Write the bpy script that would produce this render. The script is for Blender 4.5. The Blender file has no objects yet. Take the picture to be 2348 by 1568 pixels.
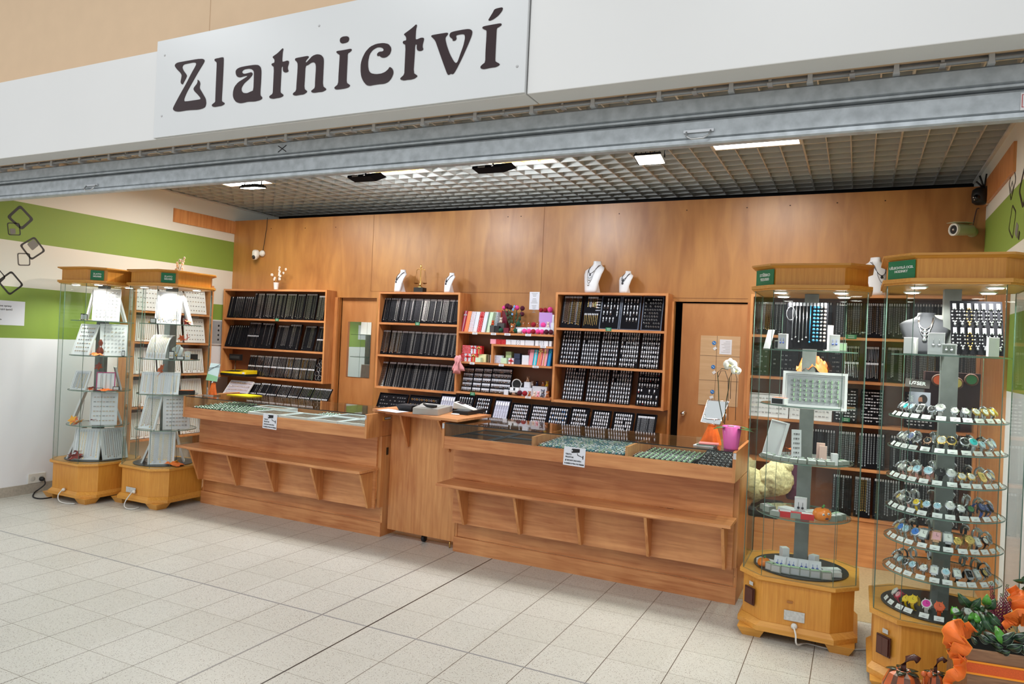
import bpy, math, random
from mathutils import Vector, Matrix
random.seed(7)
SC = bpy.context.scene
COL = SC.collection
R_ = math.radians
# ------------------------------------------------------------------ camera
CX, CY, FPX = 1174.0, 784.0, 1645.5
YAW, PIT, ROL, HC = R_(-25.7636), R_(0.18985), R_(2.5924), 1.5
FW = Vector((math.sin(YAW)*math.cos(PIT), math.cos(YAW)*math.cos(PIT), math.sin(PIT)))
r0 = Vector((math.cos(YAW), -math.sin(YAW), 0)); u0 = r0.cross(FW)
RT = r0*math.cos(ROL) + u0*math.sin(ROL)
UP = -r0*math.sin(ROL) + u0*math.cos(ROL)
CAM = Vector((0, 0, HC))
cd = bpy.data.cameras.new('camera'); co = bpy.data.objects.new('camera', cd); COL.objects.link(co)
cd.sensor_fit = 'HORIZONTAL'; cd.sensor_width = 36.0; cd.lens = 36.0*FPX/2348.0
cd.clip_start = 0.05; cd.clip_end = 200
co.matrix_world = Matrix(((RT.x, UP.x, -FW.x, 0), (RT.y, UP.y, -FW.y, 0), (RT.z, UP.z, -FW.z, HC), (0, 0, 0, 1)))
SC.camera = co
# measured points of the photograph carried on to the real planes of the room
def ray(x, y): return FW + RT*((x-CX)/FPX) - UP*((y-CY)/FPX)
def onZ(x, y, z): d = ray(x, y); return CAM + d*((z-HC)/d.z)
def onY(x, y, Y): d = ray(x, y); return CAM + d*(Y/d.y)
def onX(x, y, X): d = ray(x, y); return CAM + d*(X/d.x)
def crop(ox, oy, s): return lambda x, y: (ox+x/s, oy+y/s)
cA = crop(480, 600, 4.355); cB = crop(840, 580, 4.127); cC = crop(1250, 580, 3.647); cH = crop(1040, 660, 6.03)
c5 = crop(1680, 560, 2.903); c6 = crop(1680, 1000, 3.015); c7 = crop(1980, 560, 3.136); c8 = crop(1980, 1040, 2.97)
k1 = crop(120, 600, 6.03); k2 = crop(110, 830, 4.75); k3 = crop(280, 580, 5.6); k4 = crop(270, 830, 4.612)
# room
XL, XR, YB = -6.505, 0.775, 6.016
ZC = 2.93
# ------------------------------------------------------------------ materials
def lin(c):
    out = []
    for v in c[:3]:
        v = v/255.0
        out.append(v/12.92 if v <= 0.04045 else ((v+0.055)/1.055)**2.4)
    return (*out, 1.0)
MATS = {}
def N(nt, t, **kw):
    n = nt.nodes.new(t)
    for k, v in kw.items(): setattr(n, k, v)
    return n
def base(name):
    m = bpy.data.materials.new(name); m.use_nodes = True
    nt = m.node_tree; b = nt.nodes['Principled BSDF']
    MATS[name] = m
    return m, nt, b
def plain(name, c, rough=0.5, metal=0.0, var=0.06, scale=8.0, coat=0.0, spec=0.5, trans=0.0):
    if name in MATS: return MATS[name]
    m, nt, b = base(name)
    tc = N(nt, 'ShaderNodeTexCoord'); no = N(nt, 'ShaderNodeTexNoise'); no.inputs['Scale'].default_value = scale
    no.inputs['Detail'].default_value = 3
    nt.links.new(tc.outputs['Object'], no.inputs['Vector'])
    cr = N(nt, 'ShaderNodeValToRGB'); L = lin(c)
    cr.color_ramp.elements[0].position = 0.3; cr.color_ramp.elements[1].position = 0.7
    cr.color_ramp.elements[0].color = tuple(v*(1-var) for v in L[:3])+(1,)
    cr.color_ramp.elements[1].color = tuple(min(1, v*(1+var)) for v in L[:3])+(1,)
    nt.links.new(no.outputs['Fac'], cr.inputs['Fac']); nt.links.new(cr.outputs['Color'], b.inputs['Base Color'])
    b.inputs['Roughness'].default_value = rough; b.inputs['Metallic'].default_value = metal
    b.inputs['Coat Weight'].default_value = coat; b.inputs['Specular IOR Level'].default_value = spec
    if trans: b.inputs['Alpha'].default_value = trans
    return m
def wood(name, c1, c2, axis='z', rough=0.4, grain=9.0, stretch=14.0, coat=0.15, knots=0.0, big=1.3):
    m, nt, b = base(name)
    tc = N(nt, 'ShaderNodeTexCoord'); mp = N(nt, 'ShaderNodeMapping')
    s = [stretch]*3; s['xyz'.index(axis)] = 1.0
    mp.inputs['Scale'].default_value = s
    nt.links.new(tc.outputs['Object'], mp.inputs['Vector'])
    n1 = N(nt, 'ShaderNodeTexNoise'); n1.inputs['Scale'].default_value = grain/3; n1.inputs['Detail'].default_value = 6; n1.inputs['Distortion'].default_value = 0.6
    nt.links.new(mp.outputs['Vector'], n1.inputs['Vector'])
    n2 = N(nt, 'ShaderNodeTexNoise'); n2.inputs['Scale'].default_value = big; n2.inputs['Detail'].default_value = 4; n2.inputs['Distortion'].default_value = 1.0
    nt.links.new(tc.outputs['Object'], n2.inputs['Vector'])
    mx = N(nt, 'ShaderNodeMath', operation='MULTIPLY_ADD'); mx.inputs[1].default_value = 0.45
    nt.links.new(n1.outputs['Fac'], mx.inputs[0])
    m2 = N(nt, 'ShaderNodeMath', operation='MULTIPLY'); m2.inputs[1].default_value = 0.55
    nt.links.new(n2.outputs['Fac'], m2.inputs[0]); nt.links.new(m2.outputs[0], mx.inputs[2])
    cr = N(nt, 'ShaderNodeValToRGB'); cr.color_ramp.elements[0].position = 0.36; cr.color_ramp.elements[1].position = 0.64
    cr.color_ramp.elements[0].color = lin(c1); cr.color_ramp.elements[1].color = lin(c2)
    nt.links.new(mx.outputs[0], cr.inputs['Fac']); nt.links.new(cr.outputs['Color'], b.inputs['Base Color'])
    b.inputs['Roughness'].default_value = rough; b.inputs['Coat Weight'].default_value = coat; b.inputs['Coat Roughness'].default_value = 0.25 if big > 1 else 0.42
    return m
def emis(name, c, s):
    m = bpy.data.materials.new(name); m.use_nodes = True; nt = m.node_tree
    b = nt.nodes['Principled BSDF']; b.inputs['Base Color'].default_value = lin(c)
    b.inputs['Emission Color'].default_value = lin(c); b.inputs['Emission Strength'].default_value = s
    MATS[name] = m; return m
def glass(name, tint, gl=1.0):
    m = bpy.data.materials.new(name); m.use_nodes = True; nt = m.node_tree; nt.nodes.clear()
    o = N(nt, 'ShaderNodeOutputMaterial'); t = N(nt, 'ShaderNodeBsdfTransparent'); g = N(nt, 'ShaderNodeBsdfGlossy')
    g.inputs['Roughness'].default_value = 0.01; t.inputs['Color'].default_value = tint
    lw = N(nt, 'ShaderNodeLayerWeight'); lw.inputs['Blend'].default_value = 0.5
    f = N(nt, 'ShaderNodeMath', operation='POWER'); f.inputs[1].default_value = 5.0; nt.links.new(lw.outputs['Facing'], f.inputs[0])
    k = N(nt, 'ShaderNodeMath', operation='MULTIPLY_ADD'); k.inputs[1].default_value = 0.9*gl; k.inputs[2].default_value = 0.022*gl
    x = N(nt, 'ShaderNodeMixShader')
    nt.links.new(f.outputs[0], k.inputs[0]); nt.links.new(k.outputs[0], x.inputs[0])
    nt.links.new(t.outputs[0], x.inputs[1]); nt.links.new(g.outputs[0], x.inputs[2]); nt.links.new(x.outputs[0], o.inputs['Surface'])
    MATS[name] = m; return m
WOODV = wood('cherry_vertical', (180, 110, 60), (222, 160, 100), 'z', coat=0.1)
WOODH = wood('cherry_horizontal', (178, 107, 60), (224, 160, 104), 'x', coat=0.1)
WALLW = wood('wall_laminate', (152, 95, 43), (194, 137, 72), 'z', rough=0.4, grain=6, stretch=5, coat=0.5, big=0.9)
MATS['wall_laminate'].node_tree.nodes['Principled BSDF'].inputs['Coat Weight'].default_value = 0.7
OAKH = wood('oak_horizontal', (202, 136, 52), (226, 166, 78), 'x', grain=16, stretch=22, rough=0.4, coat=0.12)
OAKV = wood('oak_vertical', (200, 130, 46), (224, 160, 68), 'z', grain=18, stretch=22, rough=0.4, coat=0.12)
WALN = wood('planter_wood', (110, 76, 52), (166, 120, 84), 'x', grain=14, stretch=12)
BLACK = plain('black_velvet', (20, 20, 25), 0.9, var=0.15, spec=0.12)
BLK2 = plain('black_plastic', (15, 15, 17), 0.5)
DARK = plain('dark_void', (14, 13, 13), 0.95)
WHITE = plain('white_leather', (232, 232, 236), 0.5, var=0.02)
PAPER = plain('white_paper', (228, 230, 238), 0.7, var=0.01)
CARD = plain('white_card', (226, 226, 228), 0.6, var=0.02)
GREYP = plain('grey_column', (120, 124, 122), 0.6, var=0.12, scale=20)
SILV = plain('silver_metal', (225, 225, 230), 0.22, 1.0, var=0.25, scale=300)
CHROME = plain('chrome', (220, 220, 225), 0.1, 1.0, var=0.02)
GOLD = plain('gold_metal', (236, 198, 120), 0.25, 1.0, var=0.2, scale=200)
ORNG = plain('orange_organza', (240, 114, 36), 0.6, var=0.15, scale=30)
GREEN = plain('green_label', (22, 122, 78), 0.5, var=0.04)
GRNT = plain('green_tag', (166, 198, 162), 0.5)
INKW = plain('white_ink', (235, 240, 236), 0.5, var=0.0)
INK = plain('black_ink', (25, 22, 24), 0.5, var=0.0)
GLASS = glass('clear_glass', (0.955, 0.975, 0.965, 1), 0.8)
GLASST = glass('table_glass', (0.93, 0.965, 0.95, 1), 1.0)
GEDGE = plain('glass_edge', (104, 132, 120), 0.2, var=0.05)
PLASTW = plain('white_plastic', (222, 220, 212), 0.4, var=0.02)
# ------------------------------------------------------------------ mesh builder
class MB:
    def __init__(s): s.v = []; s.f = []; s.m = []; s.mats = []; s.cur = 0; s.sm = []
    def mat(s, m):
        if m not in s.mats: s.mats.append(m)
        s.cur = s.mats.index(m); return s
    def face(s, idx, smooth=False): s.f.append(tuple(idx)); s.m.append(s.cur); s.sm.append(smooth)
    def add(s, vs, fs, M=None, smooth=False):
        b = len(s.v)
        for p in vs: s.v.append((M @ Vector(p)) if M is not None else Vector(p))
        for f in fs: s.face([b+i for i in f], smooth)
    def box(s, x0, x1, y0, y1, z0, z1, M=None, bev=0.0):
        if x1 < x0: x0, x1 = x1, x0
        if y1 < y0: y0, y1 = y1, y0
        if z1 < z0: z0, z1 = z1, z0
        vs = [(x, y, z) for z in (z0, z1) for y in (y0, y1) for x in (x0, x1)]
        s.add(vs, [(0, 2, 3, 1), (4, 5, 7, 6), (0, 1, 5, 4), (2, 6, 7, 3), (0, 4, 6, 2), (1, 3, 7, 5)], M); return s
    def prism(s, poly, z0, z1, M=None, taper=None):
        n = len(poly); top = taper or poly
        vs = [(p[0], p[1], z0) for p in poly]+[(p[0], p[1], z1) for p in top]
        s.add(vs, [tuple(range(n-1, -1, -1)), tuple(range(n, 2*n))]+[(i, (i+1) % n, n+(i+1) % n, n+i) for i in range(n)], M); return s
    def hull8(s, b, t):  # bottom quad, top quad (both ccw from above)
        s.add(list(b)+list(t), [(3, 2, 1, 0), (4, 5, 6, 7), (0, 1, 5, 4), (1, 2, 6, 5), (2, 3, 7, 6), (3, 0, 4, 7)]); return s
    def lathe(s, prof, n=16, M=None, smooth=True, sx=1.0, sy=1.0):
        vs = []; fs = []
        for r, z in prof:
            for i in range(n):
                a = 2*math.pi*i/n; vs.append((r*math.cos(a)*sx, r*math.sin(a)*sy, z))
        for j in range(len(prof)-1):
            for i in range(n):
                k = (i+1) % n; fs.append((j*n+i, j*n+k, (j+1)*n+k, (j+1)*n+i))
        fs.append(tuple(range(n-1, -1, -1))); fs.append(tuple((len(prof)-1)*n+i for i in range(n)))
        s.add(vs, fs, M, smooth); return s
    def ball(s, c, r, n=10, M=None, sx=1, sy=1, sz=1):
        k = max(5, n//2+1)
        prof = [(max(1e-4, r*math.sin(math.pi*j/k)), -r*math.cos(math.pi*j/k)*sz) for j in range(k+1)]
        T = Matrix.Translation(c)
        if M is not None: T = M @ T
        return s.lathe(prof, n, T, True, sx, sy)
    def tube(s, pts, r, n=6, closed=False, M=None):
        pts = [Vector(p) for p in pts]; vs = []; fs = []; m = len(pts)
        rr = r if isinstance(r, (list, tuple)) else [r]*m
        for i, p in enumerate(pts):
            a = pts[(i-1) % m] if (i > 0 or closed) else p
            b = pts[(i+1) % m] if (i < m-1 or closed) else p
            d = (b-a)
            if d.length < 1e-9: d = Vector((0, 0, 1))
            d.normalize(); h = Vector((0, 0, 1)) if abs(d.z) < 0.95 else Vector((1, 0, 0))
            x = d.cross(h).normalized(); y = d.cross(x)
            for k in range(n):
                t = 2*math.pi*k/n; vs.append(p+x*(rr[i]*math.cos(t))+y*(rr[i]*math.sin(t)))
        for i in range(m if closed else m-1):
            j = (i+1) % m
            for k in range(n):
                l = (k+1) % n; fs.append((i*n+k, j*n+k, j*n+l, i*n+l))
        if not closed: fs += [tuple(range(n)), tuple((m-1)*n+k for k in range(n-1, -1, -1))]
        s.add(vs, fs, M, True); return s
    def ring(s, R, r, M=None, n=14, k=5, sz=1.0):
        return s.tube([(R*math.cos(2*math.pi*i/n), 0, R*sz*math.sin(2*math.pi*i/n)) for i in range(n)], r, k, True, M)
    def strip(s, pts, side, th=0.001, M=None):  # ribbon through pts with half-width vectors, shared vertices, real thickness
        m = len(pts); vs = []; P = [Vector(p) for p in pts]; S_ = [Vector(q) for q in side]
        for i in range(m):
            d = P[min(i+1, m-1)]-P[max(i-1, 0)]; n = d.cross(S_[i]); n = n.normalized()*th if n.length > 1e-12 else Vector((0, 0, th))
            vs += [P[i]-S_[i], P[i]+S_[i], P[i]-S_[i]+n, P[i]+S_[i]+n]
        fs = [(1, 0, 2, 3), (4*m-4, 4*m-3, 4*m-1, 4*m-2)]
        for i in range(m-1):
            a, b = 4*i, 4*i+4; fs += [(a, a+1, b+1, b), (a+3, a+2, b+2, b+3), (a+2, a, b, b+2), (a+1, a+3, b+3, b+1)]
        s.add(vs, fs, M, True); return s
    def mesh(s, name, off=Vector((0, 0, 0))):
        me = bpy.data.meshes.new(name)
        me.from_pydata([tuple(p-off) for p in s.v], [], s.f)
        for m in s.mats: me.materials.append(m)
        if s.f:
            me.polygons.foreach_set('material_index', s.m); me.polygons.foreach_set('use_smooth', s.sm)
        me.validate(); me.update(); return me
    def build(s, name, parent=None, bevel=0.0):
        off = parent.matrix_world.translation if parent is not None else Vector((0, 0, 0))
        o = bpy.data.objects.new(name, s.mesh(name, off)); COL.objects.link(o)
        if parent is not None: o.parent = parent; o.matrix_world = Matrix.Translation(off)
        if bevel:
            b = o.modifiers.new('bevel', 'BEVEL'); b.width = bevel; b.segments = 2; b.limit_method = 'ANGLE'
        return o
    def solo(s, name, loc, bevel=0.0):   # a top-level mesh with its origin at loc
        o = bpy.data.objects.new(name, s.mesh(name, Vector(loc))); COL.objects.link(o); o.location = loc
        if bevel:
            b = o.modifiers.new('bevel', 'BEVEL'); b.width = bevel; b.segments = 2; b.limit_method = 'ANGLE'
        return o
def tag(o, label, cat, group=None, kind=None):
    o['label'] = label; o['category'] = cat
    if group: o['group'] = group
    if kind: o['kind'] = kind
    return o
def thing(name, label, cat, loc=(0, 0, 0), group=None):
    o = bpy.data.objects.new(name, None); COL.objects.link(o); o.location = loc; o.empty_display_size = 0.05
    o.matrix_world = Matrix.Translation(loc)
    return tag(o, label, cat, group)
def struct(name, mb, bevel=0.0):
    o = mb.build(name, None, bevel); o['kind'] = 'structure'; return o
def text(s, size, m, M, parent=None, name='lettering', align='CENTER', ext=0.0006, bold=0.0):
    cu = bpy.data.curves.new('t', 'FONT'); cu.body = s; cu.size = size; cu.align_x = align; cu.align_y = 'CENTER'
    cu.extrude = ext; cu.offset = bold; cu.space_line = 1.1
    t = bpy.data.objects.new('t', cu); COL.objects.link(t)
    dg = bpy.context.evaluated_depsgraph_get(); me = bpy.data.meshes.new_from_object(t.evaluated_get(dg))
    bpy.data.objects.remove(t); me.materials.clear(); me.materials.append(m)
    o = bpy.data.objects.new(name, me); COL.objects.link(o)
    if parent is not None:
        o.parent = parent; o.matrix_local = parent.matrix_world.inverted() @ M
    else: o.matrix_world = M
    return o
def facing(p, yaw=0.0, tilt=0.0, lift=0.0):
    """frame of a face: local x right, y up the face, z out of the face; yaw 0 looks to -Y"""
    A = Matrix.Rotation(R_(yaw), 4, 'Z') @ Matrix.Rotation(R_(90-tilt), 4, 'X')
    return Matrix.Translation(p) @ A @ Matrix.Translation((0, 0, lift))
def upright(p, yaw=0.0, tilt=0.0):
    """frame of a board: local x right, z up the board, -y out of its face, leaning back by tilt"""
    return Matrix.Translation(p) @ Matrix.Rotation(R_(yaw), 4, 'Z') @ Matrix.Rotation(R_(-tilt), 4, 'X')
def smooth(poly, it=1):
    for _ in range(it):
        q = []
        for i in range(len(poly)):
            a, b = poly[i], poly[(i+1) % len(poly)]
            q += [(a[0]*.8+b[0]*.2, a[1]*.8+b[1]*.2), (a[0]*.2+b[0]*.8, a[1]*.2+b[1]*.8)]
        poly = q
    return poly
def flat_shape(name, polys, m, M, th=0.002, parent=None):
    cu = bpy.data.curves.new('s', 'CURVE'); cu.dimensions = '2D'; cu.fill_mode = 'BOTH'; cu.extrude = th
    for poly in polys:
        sp = cu.splines.new('POLY'); sp.points.add(len(poly)-1)
        for i, p in enumerate(poly): sp.points[i].co = (p[0], p[1], 0, 1)
        sp.use_cyclic_u = True
    t = bpy.data.objects.new('s', cu); COL.objects.link(t)
    dg = bpy.context.evaluated_depsgraph_get(); me = bpy.data.meshes.new_from_object(t.evaluated_get(dg))
    bpy.data.objects.remove(t); me.materials.clear(); me.materials.append(m)
    o = bpy.data.objects.new(name, me); COL.objects.link(o)
    if parent is not None:
        o.parent = parent; o.matrix_local = parent.matrix_world.inverted() @ M
    else: o.matrix_world = M
    return o
LP_PANEL, LP_TUBE, LP_FL, LP_WALL, LP_SPOT, LP_HALL, LP_WORLD, EXPO = 20, 36, 8, 9, 3.0, 36, 0.76, 0.0
# ------------------------------------------------------------------ floor, walls, ceiling
def floor_material():
    m, nt, b = base('terrazzo_tiles')
    tc = N(nt, 'ShaderNodeTexCoord'); sx = N(nt, 'ShaderNodeSeparateXYZ'); nt.links.new(tc.outputs['Object'], sx.inputs[0])
    def math_(op, a, b_=None, c=None):
        n = N(nt, 'ShaderNodeMath', operation=op)
        for i, v in enumerate((a, b_, c)):
            if v is None: continue
            if isinstance(v, (int, float)): n.inputs[i].default_value = v
            else: nt.links.new(v, n.inputs[i])
        return n.outputs[0]
    def line(sock, off, pitch, half):
        t = math_('ADD', sock, -off+pitch*100.5); t = math_('MODULO', t, pitch); t = math_('SUBTRACT', t, pitch/2)
        t = math_('ABSOLUTE', t); return math_('LESS_THAN', t, half)
    def single(sock, at, half):
        t = math_('ABSOLUTE', math_('ADD', sock, -at)); return math_('LESS_THAN', t, half)
    X, Y = sx.outputs['X'], sx.outputs['Y']
    lx = line(X, -0.144, 0.2996, 0.0021); ly = line(Y, 3.07, 0.3003, 0.0015)
    v1 = N(nt, 'ShaderNodeTexVoronoi'); v1.inputs['Scale'].default_value = 120; nt.links.new(tc.outputs['Object'], v1.inputs['Vector'])
    chip = math_('LESS_THAN', v1.outputs['Distance'], 0.27)
    sepc = N(nt, 'ShaderNodeSeparateColor'); nt.links.new(v1.outputs['Color'], sepc.inputs[0])
    chip = math_('MULTIPLY', chip, math_('GREATER_THAN', sepc.outputs[0], 0.45))
    v2 = N(nt, 'ShaderNodeTexVoronoi'); v2.inputs['Scale'].default_value = 260; nt.links.new(tc.outputs['Object'], v2.inputs['Vector'])
    sp2 = N(nt, 'ShaderNodeSeparateColor'); nt.links.new(v2.outputs['Color'], sp2.inputs[0])
    br = N(nt, 'ShaderNodeTexNoise'); br.inputs['Scale'].default_value = 1.6; nt.links.new(tc.outputs['Object'], br.inputs['Vector'])
    # whole-tile tone
    cx = math_('FLOOR', math_('DIVIDE', math_('ADD', X, 0.144+30), 0.2996)); cy = math_('FLOOR', math_('DIVIDE', math_('ADD', Y, -3.07+30.03), 0.3003))
    cmb = N(nt, 'ShaderNodeCombineXYZ'); nt.links.new(cx, cmb.inputs[0]); nt.links.new(cy, cmb.inputs[1])
    wn = N(nt, 'ShaderNodeTexWhiteNoise'); wn.noise_dimensions = '2D'; nt.links.new(cmb.outputs[0], wn.inputs['Vector'])
    def mix(f, a, b_):
        n = N(nt, 'ShaderNodeMix'); n.data_type = 'RGBA'
        for s_, v in ((n.inputs[0], f), (n.inputs[6], a), (n.inputs[7], b_)):
            if isinstance(v, (int, float)): s_.default_value = v
            elif isinstance(v, tuple): s_.default_value = v
            else: nt.links.new(v, s_)
        return n.outputs[2]
    c = mix(math_('MULTIPLY', wn.outputs['Value'], 0.8), lin((197, 195, 186)), lin((205, 203, 195)))
    c = mix(math_('MULTIPLY', sp2.outputs[0], 0.42), c, lin((166, 161, 150)))
    c = mix(math_('MULTIPLY', chip, 0.75), c, lin((98, 86, 74)))
    c = mix(math_('MULTIPLY', ly, 0.75), c, lin((100, 90, 74)))
    c = mix(math_('MULTIPLY', lx, 0.9), c, lin((84, 72, 58)))
    c = mix(single(Y, 3.07, 0.006), c, lin((142, 142, 142)))
    c = mix(math_('MULTIPLY', single(X, -2.545, 0.004), 1.0), c, lin((134, 132, 130)))
    c = mix(single(X, -2.243, 0.0045), c, lin((28, 25, 22)))
    nt.links.new(c, b.inputs['Base Color'])
    b.inputs['Roughness'].default_value = 0.32
    return m
FLOORM = floor_material()
TAN = plain('tan_linoleum', (186, 166, 128), 0.5, var=0.12, scale=60)
mb = MB().mat(FLOORM); mb.box(-16, 9, -5, 4.62, -0.06, 0); struct('floor', mb)
mb = MB().mat(TAN); mb.box(XL, XR, 4.62, YB+0.05, -0.06, 0.002); o = struct('floor', mb)
def stripe_wall(name, gr, cr):
    m, nt, b = base(name)
    tc = N(nt, 'ShaderNodeTexCoord'); sx = N(nt, 'ShaderNodeSeparateXYZ'); nt.links.new(tc.outputs['Object'], sx.inputs[0])
    def band(a, c):
        g = N(nt, 'ShaderNodeMath', operation='GREATER_THAN'); g.inputs[1].default_value = a; nt.links.new(sx.outputs['Z'], g.inputs[0])
        l = N(nt, 'ShaderNodeMath', operation='LESS_THAN'); l.inputs[1].default_value = c; nt.links.new(sx.outputs['Z'], l.inputs[0])
        k = N(nt, 'ShaderNodeMath', operation='MULTIPLY'); nt.links.new(g.outputs[0], k.inputs[0]); nt.links.new(l.outputs[0], k.inputs[1]); return k.outputs[0]
    ad = N(nt, 'ShaderNodeMath', operation='ADD'); nt.links.new(band(2.19, 2.528), ad.inputs[0]); nt.links.new(band(1.361, 1.80), ad.inputs[1])
    mx = N(nt, 'ShaderNodeMix'); mx.data_type = 'RGBA'; nt.links.new(ad.outputs[0], mx.inputs[0]); mx.inputs[6].default_value = lin(cr); mx.inputs[7].default_value = lin(gr)
    m3 = N(nt, 'ShaderNodeMix'); m3.data_type = 'RGBA'; nt.links.new(band(-1, 1.361), m3.inputs[0]); nt.links.new(mx.outputs[2], m3.inputs[6]); m3.inputs[7].default_value = lin((238, 240, 245))
    nt.links.new(m3.outputs[2], b.inputs['Base Color']); b.inputs['Roughness'].default_value = 0.6
    no = N(nt, 'ShaderNodeTexNoise'); no.inputs['Scale'].default_value = 120; bp = N(nt, 'ShaderNodeBump'); bp.inputs['Strength'].default_value = 0.06
    nt.links.new(tc.outputs['Object'], no.inputs['Vector']); nt.links.new(no.outputs['Fac'], bp.inputs['Height']); nt.links.new(bp.outputs[0], b.inputs['Normal'])
    return m
SW = stripe_wall('striped_paint', (134, 160, 68), (226, 224, 212))
mb = MB().mat(SW); mb.box(XL-0.1, XL, 2.9, 6.8, 0, 3.3); struct('wall_left', mb)
mb = MB().mat(SW); mb.box(XR, XR+0.1, 3.02, 6.8, 0, 3.3); struct('wall_right', mb)
BASEB = plain('stone_skirting', (176, 168, 156), 0.5, var=0.12, scale=60)
mb = MB().mat(BASEB); mb.box(XL, XL+0.012, 2.9, 4.9, 0, 0.085); struct('baseboard_left', mb)
# back wall with the two door openings cut out, panel joints in the material scale
D1 = (-4.945, -4.462, 1.912); D2 = (-1.402, -0.812, 1.922); ZT = 2.772
mb = MB().mat(WALLW)
for x0, x1, z0, z1 in ((XL, D1[0], 0, ZT), (D1[0], D1[1], D1[2], ZT), (D1[1], D2[0], 0, ZT), (D2[0], D2[1], D2[2], ZT), (D2[1], XR, 0, ZT)):
    mb.box(x0, x1, YB, YB+0.045, z0, z1)
struct('wall_back', mb)
JOINT = plain('joint_line', (120, 72, 40), 0.8)
mb = MB().mat(JOINT)
xj1 = onY(855, 560, YB).x; xj2 = onY(1245, 560, YB).x; zj = onY(1150, 671, YB).z
for xj in (xj1, xj2): mb.box(xj-0.0015, xj+0.0015, YB-0.0012, YB, zj, ZT-0.002)
mb.box(xj1, xj2, YB-0.0012, YB, zj-0.0015, zj+0.0015)
xj3 = onY(1535, 672, YB).x; xj4 = onY(1716, 672, YB).x
mb.box(xj3, xj4, YB-0.0012, YB, zj-0.03, zj-0.027)
struct('trim_1', mb)
mb = MB().mat(plain('screw_hole', (60, 34, 20), 0.8))
for (x, y) in ((622, 524), (700, 523), (770, 521), (1165, 497), (1195, 496), (1420, 490), (1812, 471), (2030, 460), (1575, 482), (1713, 476), (1920, 465)):
    p = onY(x, y, YB); mb.box(p.x-0.005, p.x+0.005, YB-0.0015, YB, p.z-0.004, p.z+0.004)
struct('trim_2', mb)
mb = MB().mat(WOODV)
mb.box(XL, XL+0.014, 5.192, YB-0.001, 2.622, 2.765); struct('trim_3', mb)
mb = MB().mat(WOODV); mb.box(XR-0.016, XR, 4.95, YB-0.001, 2.625, 2.80); struct('trim_4', mb)
# plenum above the paneling
mb = MB().mat(DARK); mb.box(XL-0.1, XR+0.1, 6.7, 6.8, 0, 3.5); mb.box(XL-0.1, XR+0.1, YB+0.6, YB+0.62, 0, 2.2); struct('wall_rear_void', mb)
# louvre ceiling
P = 0.14645
GRIDM = plain('cream_louvre', (196, 194, 186), 0.55, var=0.03)
mb = MB().mat(GRIDM)
xs = [-0.39+P*k for k in range(-42, 8)]; ys = [5.16+P*k for k in range(-14, 11)]
LAMPS = ((-5.66, -5.075), (-3.90, -3.315), (-2.732, -2.146), (-0.976, -0.39)); LY = (4.575, 5.16)
for k, x in enumerate(xs):
    if x < XL+0.01 or x > XR-0.01: continue
    w = 0.010 if (k-42) % 4 == 0 else 0.0055
    if any(a+0.02 < x < b-0.02 for a, b in LAMPS): segs = ((ys[0], LY[0]), (LY[1], ys[-1]))
    else: segs = ((ys[0], ys[-1]),)
    for s0, s1 in segs: mb.box(x-w/2-0.001, x+w/2+0.001, s0, s1, ZC, ZC+0.055)
for k, y in enumerate(ys):
    w = 0.011 if (k-14) % 4 == 0 else 0.0055
    if LY[0]+0.02 < y < LY[1]-0.02:
        seg = []; last = XL
        for a, b in LAMPS: seg.append((last, a)); last = b
        seg.append((last, XR))
    else: seg = [(XL, XR)]
    for a, b in seg: mb.box(a, b, y-w/2, y+w/2, ZC+0.0005, ZC+0.0545)
struct('ceiling', mb)
mb = MB().mat(plain('plenum_slab', (52, 50, 48), 0.9)); mb.box(XL-0.1, XR+0.1, 3.0, 6.8, 3.35, 3.45); struct('ceiling', mb)
mb = MB().mat(plain('ceiling_edge', (214, 210, 200), 0.6)); mb.box(XL, XL+0.02, 3.1, 6.6, ZC-0.012, ZC+0.004); mb.box(XR-0.02, XR, 3.1, 6.6, ZC-0.012, ZC+0.004); struct('trim_5', mb)
mb = MB().mat(plain('bronze_pipe', (70, 52, 40), 0.5))
for y in (3.5, 3.95): mb.box(XL, XR, y, y+0.08, 3.12, 3.2)
struct('trim_6', mb)
# doors
DOORW = wood('door_laminate', (172, 112, 62), (204, 146, 92), 'z', rough=0.4, grain=6, stretch=5, coat=0.1, big=0.9)
mb = MB().mat(DOORW); mb.box(D1[0]+0.004, D1[1]-0.002, YB+0.05, YB+0.09, 0.004, D1[2]+0.02); d1 = struct('door_1', mb)
mb = MB().mat(DOORW); mb.box(-1.340, D2[1]+0.004, YB+0.02, YB+0.06, 0.004, D2[2]-0.012); d2 = struct('door_2', mb)
p = onY(*cC(1160, 1340), YB+0.02)
mb = MB().mat(CHROME).ball((p.x, YB-0.012, p.z), 0.022, 14); mb.lathe([(0.02, 0), (0.009, 0.006), (0.009, 0.02)], 12, Matrix.Translation((p.x, YB+0.02, p.z)) @ Matrix.Rotation(R_(90), 4, 'X')); mb.build('door_knob', d2)
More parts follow.
